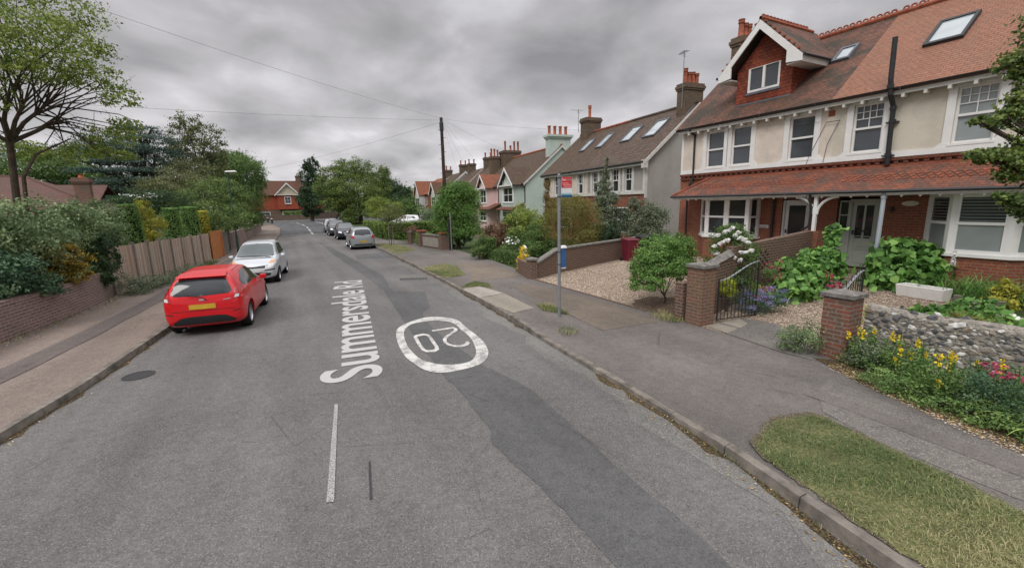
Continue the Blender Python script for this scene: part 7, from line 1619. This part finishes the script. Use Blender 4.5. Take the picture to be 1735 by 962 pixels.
hedge('long clipped hedge with a pale top in front of the white car', [(7.4,14.5,36.6,38.0,.1,1.45),(7.3,8.5,38.01,47,.1,1.4)], 'hedge', 111, 26000, .09)
hedge('small square clipped green bush between the front walls', [(8.35,9.25,29.9,30.8,.1,.95)], 'topiary', 112, 3000, .06, 'box_bush', 'shrub')
bush('red_sedge', 'reddish-brown trailing plant on top of the rough wall end', 'plant', [(8.3,32.2,1.0,.5,.9,.28),(8.8,33.2,1.1,.4,.6,.25)], 2500, .06, 'redleaf', seed=113)
bl = [pb(*q, 26.2) for q in ((775,348,36,32),(790,368,26,28),(758,370,26,28),(776,388,32,22),(774,324,26,16),(798,345,18,22),(753,345,18,22),(785,330,20,14),(765,332,20,14))]
r_ = tree('round_tree', 'dense round-headed green tree that the telegraph pole rises through', 'tree', (9.85, 26.2, .1), bl, 42000, .095, 'topiary', trunk=.15, seed=114, clumps=36, spread=.24, inner=.25, extra=[('ivy', [pb(776,412,13,14,26.2), pb(785,405,14,12,26.2)], 2600, .09, 'dark', 'diamond')])
bush('lime_perennial', 'lime green low plant by the garden fence right of the round tree', 'plant', [pb(812,396,16,6,26.5)], 1200, .08, 'limegreen', seed=115)
b = MB(); b.hull8([(10.3,24.6,.1),(10.3,24.66,.1),(12.8,24.66,.1),(12.8,24.6,.1)][::-1], [(10.3,24.6,1.0),(10.3,24.66,1.0),(12.8,24.66,1.0),(12.8,24.6,1.0)][::-1]); one(b, 'low_fence', 'timber_grey', 'low brown board fence beneath the round tree', 'fence', (11.5, 24.6, .1))
bush('photinia', 'red-leaved shrub in the front garden of the mint house side', 'shrub', [pb(842,392,22,18,21), pb(858,402,20,20,21), pb(835,410,22,20,20.6), pb(850,425,20,14,20.5)], 9000, .085, 'redleaf', seed=116, clumps=34)
bush('evergreen_shrub', 'green shrub left of the red-leaved one', 'shrub', [pb(820,415,20,18,20.6), pb(812,428,12,14,20)], 4500, .08, 'mid', seed=117)
hedge('ivy-covered gate pillar at the left end of the low hedge', [(9.0,9.5,19.8,20.4,.1,1.15)], 'mid', 118, 3200, .07, 'ivy_pillar', 'pillar')
hedge('low loose hedge along the footway between the ivy pillar and the yellow climber', [(9.1,9.6,17.0,19.79,.1,.62),(9.61,12.2,16.9,17.5,.1,.6)], 'mid', 119, 8000, .07)
bush('rose_bush', 'green bush with a few white roses behind the low hedge', 'shrub', [pb(873,405,16,20,19.5), pb(868,420,20,10,19)], 4500, .07, 'mid', seed=120, extra=[('white_flowers', [pb(866,408,14,10,18.6)], 40, .09, 'whitefl', 'round')])
bush('bay_shrub', 'fresh green shrub in front of the mint house', 'shrub', [pb(880,372,24,22,21), pb(905,382,24,28,20), pb(862,385,16,18,21.5), pb(890,400,30,22,20)], 15000, .09, 'limegreen', seed=121, clumps=40)
bush('evergreen_shrub', 'dark green bush directly above the short low brick wall', 'shrub', [pb(912,405,24,26,17.5), pb(902,425,18,16,16.5), pb(930,425,20,18,16.8)], 9000, .075, 'mid', seed=122)
bush('tamarisk', 'big soft brownish-green feathery bush over the drive wall', 'shrub', [pb(962,362,38,28,17), pb(990,375,30,36,17.2), pb(940,385,26,34,16.8), pb(968,405,46,28,16.9), pb(1002,400,20,28,17.3), pb(970,342,24,12,17)], 42000, .07, 'willowbrown', seed=123, clumps=70, spread=.22, aspect=.3)
bl = [pb(*q, y) for q, y in (((1028,276,3,12),18.2),((1026,296,7,14),18.2),((1024,318,15,14),18.2),((1030,338,20,14),18),((1018,345,16,14),18),((1028,362,24,16),17.8),((1030,385,24,18),17.6),((1024,400,22,14),17.5))]
bush('juniper', 'narrow spire-topped juniper in front of the brown-roofed pair', 'conifer', bl, 17000, .085, 'grey', seed=124, clumps=30, spread=.2, trunk=.1)
bush('dark_conifer_base', 'very dark bush low between the juniper and the drive wall', 'shrub', [pb(1022,398,18,20,17.0), pb(1040,395,14,18,17.1)], 5000, .07, 'conifer', seed=125)
bush('olive_shrub', 'grey-green shrub against the tall grey gable wall', 'shrub', [pb(1090,358,26,18,17.4), pb(1108,372,28,22,17.0), pb(1080,382,26,22,17.2), pb(1095,398,34,16,16.8), pb(1062,372,12,18,17.6), pb(1072,345,10,12,17.6)], 17000, .085, 'grey', seed=126, clumps=44, twigs=5)
bush('forsythia', 'bright yellow flowering climber on the end of the short low wall', 'climber', [pb(886,424,5,9,15.3), pb(882,440,6,12,15.2), pb(890,436,5,6,15.2), pb(880,452,4,5,15.2)], 1500, .05, 'yellowfl', seed=127, extra=[('foliage_green', [pb(882,458,6,14,15.2), pb(890,428,7,8,15.3)], 900, .06, 'limegreen', 'diamond')])
bush('rhododendron', 'glossy rounded evergreen bush standing in bare soil beside the gravel', 'shrub', [pb(1116,424,40,28,8.6), pb(1092,452,24,26,8.4), pb(1150,422,30,26,8.5), pb(1125,450,46,26,8.2), pb(1098,478,32,18,8.1), pb(1152,455,28,24,8.4)], 20000, .062, 'topiary', base=(8.85,8.1,.16), seed=128, clumps=60, spread=.15, trunk=.035, fork=.2, twigs=4, inner=.06)
# ivy on the far corner of the brown-roofed pair
cb_ = [h2w(-.15, 11.6, z)+(.22, .5, .6) for z in (1.2, 2.2, 3.2, 4.2)] + [h2w(-.15, 10.6, 2.9)+(.2, .9, .35), h2w(-.15, 9.4, 2.85)+(.18, .8, .3)]
bush('wall_creeper', 'brownish creeper on the far corner of the brown-roofed pair', 'climber', cb_, 7000, .08, 'ivybrown', seed=129)
# near front garden, right
def X(px, py, rx, ry, x): return pxb(px, py, rx, ry, x)
bush('rose_bush', 'white-flowered rose bush behind the open iron gate', 'rose', [X(1238,408,34,24,10.6), X(1222,440,26,24,10.2), X(1262,435,24,28,10.4), X(1245,470,30,22,10.2), X(1240,390,22,12,10.6)], 13000, .05, 'mid', seed=131, clumps=44, extra=None)
for i, (px, py) in enumerate(((1228,411),(1222,408),(1235,405),(1262,405),(1266,410),(1256,403),(1237,435),(1243,438),(1231,438),(1240,432),(1209,429),(1217,430),(1207,444),(1258,428),(1262,427),(1229,393),(1245,399))):
    pass
fl_ = []
for (px, py) in ((1226,410),(1232,407),(1220,413),(1261,406),(1267,411),(1255,403),(1237,434),(1243,437),(1231,437),(1240,431),(1209,429),(1216,430),(1207,443),(1257,427),(1263,428),(1230,393),(1246,399),(1251,394),(1235,390),(1272,424),(1216,398),(1241,386),(1211,418),(1254,441),(1224,452)): p = PX(px, py, 9.95); fl_.append((p[0], p[1], p[2], .042, .042, .036))
C, Nn, S, V = blob_leaves(fl_, 25*80, .05, 9, clumps=10, spread=.35, inner=.3); RB = thing('rose_blooms', 'clusters of white roses on the bush behind the iron gate', 'flowers', (10, 6.6, .5)); leaf_mesh('petals', C-np.array((10, 6.6, .5)), Nn, S, V, M['whitefl'], RB, 'round')
topi = thing('clipped_ball', 'small yellow-green clipped ball shrub behind the iron gate bars', 'shrub', (9.35,6.62,.15)); q = X(1228,487,17,19,9.35)
C, Nn, S, V = blob_leaves([(0,0,q[2]-.15,q[3]*.9,q[4],q[5])], 5000, .022, 132, clumps=90, spread=.12); leaf_mesh('foliage', C, Nn, S, V, M['moss'], topi)
b = MB(); b.tube([(0,0,-.02),(0,0,q[2]-.15)], [.03,.02], 6); b.build('stem', M['bark'], topi)
bush('catmint', 'blue-mauve catmint spilling onto the gravel by the gate end', 'plant', [X(1282,522,28,20,9.8), X(1302,507,28,20,10.0), X(1262,508,20,22,9.8), X(1325,510,16,12,10.1)], 6500, .03, 'bluegreen', seed=133, clumps=40, trunk=.012, extra=[('blue_flower_spikes', [X(1282,508,32,20,9.7), X(1310,500,28,16,9.8), X(1266,528,20,16,9.7)], 2600, .024, 'bluefl', 'diamond'), ('pink_flowers', [X(1300,490,14,6,10), X(1288,503,12,7,9.8)], 160, .035, 'pinkfl', 'round')])
bush('red_valerian', 'crimson valerian flowers between the brick wall and the big-leaved plants', 'plant', [X(1312,462,20,14,11.2), X(1335,450,16,14,11.6)], 3200, .035, 'bedgreen', seed=134, trunk=.012, extra=[('pink_flowers', [X(1312,455,12,6,11), X(1320,445,7,8,11.1), X(1300,450,8,6,11), X(1318,470,9,7,10.9)], 120, .03, 'pinkfl', 'round')])
def strap(label, name, c, n, h, wd, mat, seed, spread_, cat='plant', rx=1, ry=1):
    rng = np.random.default_rng(seed); P = rng.normal(size=(n, 2))*spread_*np.array([rx, ry]); C = np.column_stack([P, np.zeros(n)]); t_ = thing(name, label, cat, c)
    blades(C, h*rng.uniform(.6, 1.2, n), wd*rng.uniform(.7, 1.2, n), rng.uniform(.5, 1.3, n), np.clip(rng.normal(size=n)*.22+.5, 0, 1), M[mat], 'leaves', t_, seg=6, seed=seed); return t_
p = PX(1302, 500, 10.9); strap('clump of yellow-green strap leaves beside the catmint', 'day_lily', (p[0], p[1], .25), 190, .62, .022, 'strap', 141, .16)
p = PX(1668, 500, 14.0); strap('arching green day lily leaves under the right bay window', 'day_lily', (14.1, 3.55, .45), 420, .75, .026, 'bigleaf', 142, .26, ry=2.2)
def bigleaf(label, bl, n, size, seed, mat='bigleaf', base=None, name='mallow'):
    return bush(name, label, 'plant', bl, n, size, mat, seed=seed, clumps=60, spread=.2, shape='round', trunk=.02, base=base, twigs=4, inner=.2)
bigleaf('big-leaved hollyhock clump nearest the catmint', [X(1335,455,22,18,11.6), X(1345,485,34,22,11.4), X(1330,505,26,14,11.2), X(1368,500,20,16,11.6), X(1375,470,22,24,12)], 1500, .125, 151)
bigleaf('tall hollyhock clump beside the grey front door', [X(1400,440,28,26,13.4), X(1385,465,24,24,12.8), X(1412,400,14,22,13.8), X(1372,440,18,20,13), X(1418,460,16,22,13.5)], 1400, .12, 152)
bigleaf('broad rounded big-leaved shrub under the wall between door and bay window', [X(1530,425,36,22,14.6), X(1500,455,34,28,14.4), X(1560,455,36,28,14.5), X(1525,478,46,22,14.2), X(1575,435,18,20,14.7)], 2300, .15, 153)
bush('geranium_patch', 'red geranium flowers low between the two hollyhock clumps', 'plant', [X(1410,482,20,8,12.6), X(1385,490,20,9,12.3)], 900, .05, 'bluegreen', seed=154, trunk=.01, extra=[('red_flowers', [X(1400,468,14,9,12.3), X(1415,482,16,5,12.3), X(1378,470,10,6,12.2)], 110, .05, 'pinkfl', 'round')])
bush('golden_privet', 'yellow-green bush right of the day lilies', 'shrub', [X(1705,492,20,18,13.2), X(1700,515,22,14,12.8)], 2600, .06, 'yellowgreen', seed=155)
bigleaf('low large-leaved bed plants just behind the top of the flint wall', [(9.9,3.0,.72,.34,.40,.26),(10.1,2.2,.74,.40,.5,.26),(9.6,1.6,.80,.32,.45,.22),(9.7,.9,.78,.35,.5,.22),(9.9,.1,.78,.4,.5,.24),(10.6,2.7,.8,.3,.4,.3)], 1900, .105, 156, name='nasturtium_bed')
bush('sedum_patch', 'olive tufted low plant in the bed behind the flint wall', 'plant', [(9.55,2.3,.84,.3,.42,.16),(9.5,1.3,.86,.24,.3,.13),(9.9,2.7,.80,.2,.3,.14)], 3800, .026, 'willowbrown', seed=157, trunk=.01, extra=[('white_flowers', [(9.8,1.2,1.0,.2,.5,.1),(9.7,.7,.98,.15,.4,.08),(10,2.0,.98,.12,.3,.08)], 26, .06, 'whitefl', 'round')])
hedge('low bright green clipped edging behind the red brick pier', [(9.35,9.65,2.9,3.9,.3,.83)], 'moss', 158, 2600, .03, 'edging_hedge', 'hedge')
# foxglove spire in front of the bay
FX = thing('foxglove', 'single foxglove spire in front of the right bay window', 'flower', (13.9,4.05,.4))
b = MB(); b.tube([(0,0,0),(0,.02,1.15)], .008, 5); b.build('stem', M['leaf'] if 'leaf' in M else M['topiary'], FX); C, Nn, S, V = blob_leaves([(0,.02,.85+.06*k,.035-.003*k,.035-.003*k,.03) for k in range(6)], 160, .04, 159, clumps=8); leaf_mesh('bells', C, Nn, S, V, M['whitefl'], FX, 'round')
# planting along the outside of the flint wall: separate loosestrife clumps
def loosestrife(seed):
    rg = np.random.default_rng(seed); t_ = thing('loosestrife', 'yellow-flowered loosestrife plant in the bed along the foot of the flint wall', 'flower', (0,0,0), 0, 'loosestrife along the flint wall')
    st = MB(); Cs = []; Ns = []; Vs = []; spikes = []
    for k in range(9):
        a = rg.uniform(0, 6.28); r_ = rg.uniform(.02, .15); h = rg.uniform(.2, .64); p0 = np.array([r_*math.cos(a)*.6, r_*math.sin(a)*.6, 0]); p1 = np.array([r_*1.7*math.cos(a), r_*1.7*math.sin(a), h]); st.tube([p0, (p0+p1)/2+np.array([0,0,.02]), p1], .004, 4, caps=False)
        m_ = 46; u = rg.uniform(.12, .95, m_); c = p0+(p1-p0)*u[:, None]+rg.normal(size=(m_, 3))*.03; Cs.append(c); Ns.append(rg.normal(size=(m_, 3))*.6+np.array([0,0,1.])); Vs.append(np.clip(rg.normal(size=m_)*.2+.45, 0, 1))
        if k < 3 and rg.random() < .75: spikes.append(p1)
    leaf_mesh('foliage', np.concatenate(Cs), np.concatenate(Ns), rg.uniform(.04, .075, 9*46), np.concatenate(Vs), M['bedgreen'], t_, aspect=.34); st.build('stems', M['topiary'], t_)
    for p in spikes:
        n = 34; z = rg.uniform(-.07, .06, n); C = np.column_stack([rg.normal(size=n)*.014, rg.normal(size=n)*.014, z])+p; leaf_mesh('flower_spike', C, rg.normal(size=(n, 3)), rg.uniform(.018, .03, n), rg.uniform(.2, 1, n), M['yellowfl'], t_, 'round')
    return t_
ls = [loosestrife(s_) for s_ in (1, 2, 3)]; rg = random.Random(12); spots = []
for k in range(36):
    y = 3.45-.118*k+rg.uniform(-.05, .05); x0 = xi(PR, max(1.2, min(3.7, y)))+.12 if y > 1.2 else 7.15; x0 = max(x0, 7.35 if y > 2.4 else 7.15)
    x = rg.uniform(x0+.05, fwx(y)-.12); spots.append((x, y, rg.uniform(0, 6.28), rg.uniform(.8, 1.15)))
for i, (x, y, a, s_) in enumerate(spots):
    o = ls[i] if i < 3 else copy_tree(ls[i % 3]); o.location = (x, y, .1); o.rotation_euler = (0, 0, a); o.scale = (s_,)*3
def bedmass(label, name, pts, n, size, mat, seed, hz=.2, extra=None):
    bush(name, label, 'plant', [(x, y, .1+h*.5, .26, .3, h*.55) for (x, y, h) in pts], n, size, mat, seed=seed, clumps=20, trunk=.008, extra=extra, spread=.22)
bedmass('green leafy underplanting along the foot of the flint wall', 'bed_foliage', [(8.22-.33*k*.3+.05*math.sin(k*3), 3.35-.33*k, .30+.07*math.sin(k*1.7)) for k in range(14)]+[(7.50-.045*k, 2.75-.33*k, .26+.05*math.sin(k*2.3)) for k in range(12)], 24000, .036, 'bedgreen', 161)
bedmass('feathery grey-green clump at the near corner of the red brick pier', 'lavender', [(8.15,3.25,.5),(8.3,3.05,.46)], 3600, .03, 'grey', 162)
bedmass('small fresh green shrub on the gate side of the red brick pier', 'evergreen_shrub', [(8.05,4.12,.62),(8.0,4.25,.42)], 3600, .034, 'shrub', 163)
bedmass('crimson valerian at the near end of the flint wall bed', 'red_valerian', [(7.45,1.6,.62),(7.35,1.25,.66),(7.8,1.75,.62)], 3200, .04, 'bluegreen', 164, extra=[('pink_flowers', [(7.4,1.6,.74,.13,.16,.07),(7.3,1.3,.78,.13,.14,.07),(7.75,1.75,.74,.12,.12,.05)], 150, .032, 'pinkfl', 'round')])
strap('pale green iris leaves near the right end of the wall bed', 'iris', (7.35,1.15,.1), 70, .55, .02, 'strap', 165, .08)
pebbles([(7.75,3.6),(7.3,2.7),(7.0,1.9),(6.8,1.2),(7.1,1.2),(7.35,2.2),(7.7,3.0),(8.1,3.5)], 1500, .008, .02, lambda x, y: .12, M['dryleaf'], 'fallen_leaves', 166)
sheet('bed_soil', [(7.95,3.9),(7.42,2.9),(7.12,2.0),(6.95,1.1),(7.0,-4),(9.0,-4),(8.9,3.6),(8.2,3.56)], .126, M['litter'])
# overhanging tree at the right edge, rooted behind the flint wall
bl = [X(1722,112,26,26,10.2), X(1700,205,28,18,9.9), X(1735,185,30,34,10.2), X(1668,262,26,10,9.4), X(1700,268,34,14,9.5), X(1735,285,36,26,9.6), X(1655,205,14,7,9.7), X(1722,345,22,22,9.2), X(1700,335,14,10,9.2), X(1760,240,40,50,10), X(1770,130,40,50,10.4), X(1765,340,36,36,9.6), X(1790,60,50,50,11)]
tree('overhanging_tree', 'leafy tree reaching in from the right edge in front of the cream house', 'tree', (11.3, -.6, .2), bl, 9500, .068, 'oak', trunk=.12, seed=171, clumps=30, spread=.24, inner=.15, twigs=6, aspect=.7)
# greenery behind the far houses and beyond the junction, each tree its own
for i, (x, y, r_, h, mt) in enumerate(((-26,140,8,9,'mid'),(-40,128,9,8,'dark'),(-14,150,7,10,'olive'),(16,150,9,9,'mid'),(30,140,9,10,'dark'),(26,120,8,8,'oak'),(40,118,9,9,'mid'),(4,155,8,9,'dark'))):
    bl = [(x, y, h*.6, r_, r_, h*.45), (x+3, y+1, h*.45, r_*.8, r_*.8, h*.4), (x-3, y, h*.4, r_*.8, r_*.8, h*.35)]
    tree('background_tree', ['far tree left of the red house','furthest left tree beyond the junction','tree behind the left end of the red house','tree beside the side road far wall','dark tree far right beyond the oak','tree right behind the oak','tree furthest right past the row of houses','dark tree behind the red house roof'][i], 'tree', (x, y, 0), bl, 5000, .55, mt, trunk=.4, seed=180+i)
for i, (x, y) in enumerate(((1.2,124.5),(3.4,124.8),(7.5,124.5))):
    bush('garden_bush', ['rounded bush in front of the red house bay','smaller bush right of the red house bay window','bush behind the far brick wall right of the red house'][i], 'shrub', [(x, y, 1.4, 1.3, 1, .9)], 900, .25, ['hedge','hedge','dark'][i], seed=190+i)
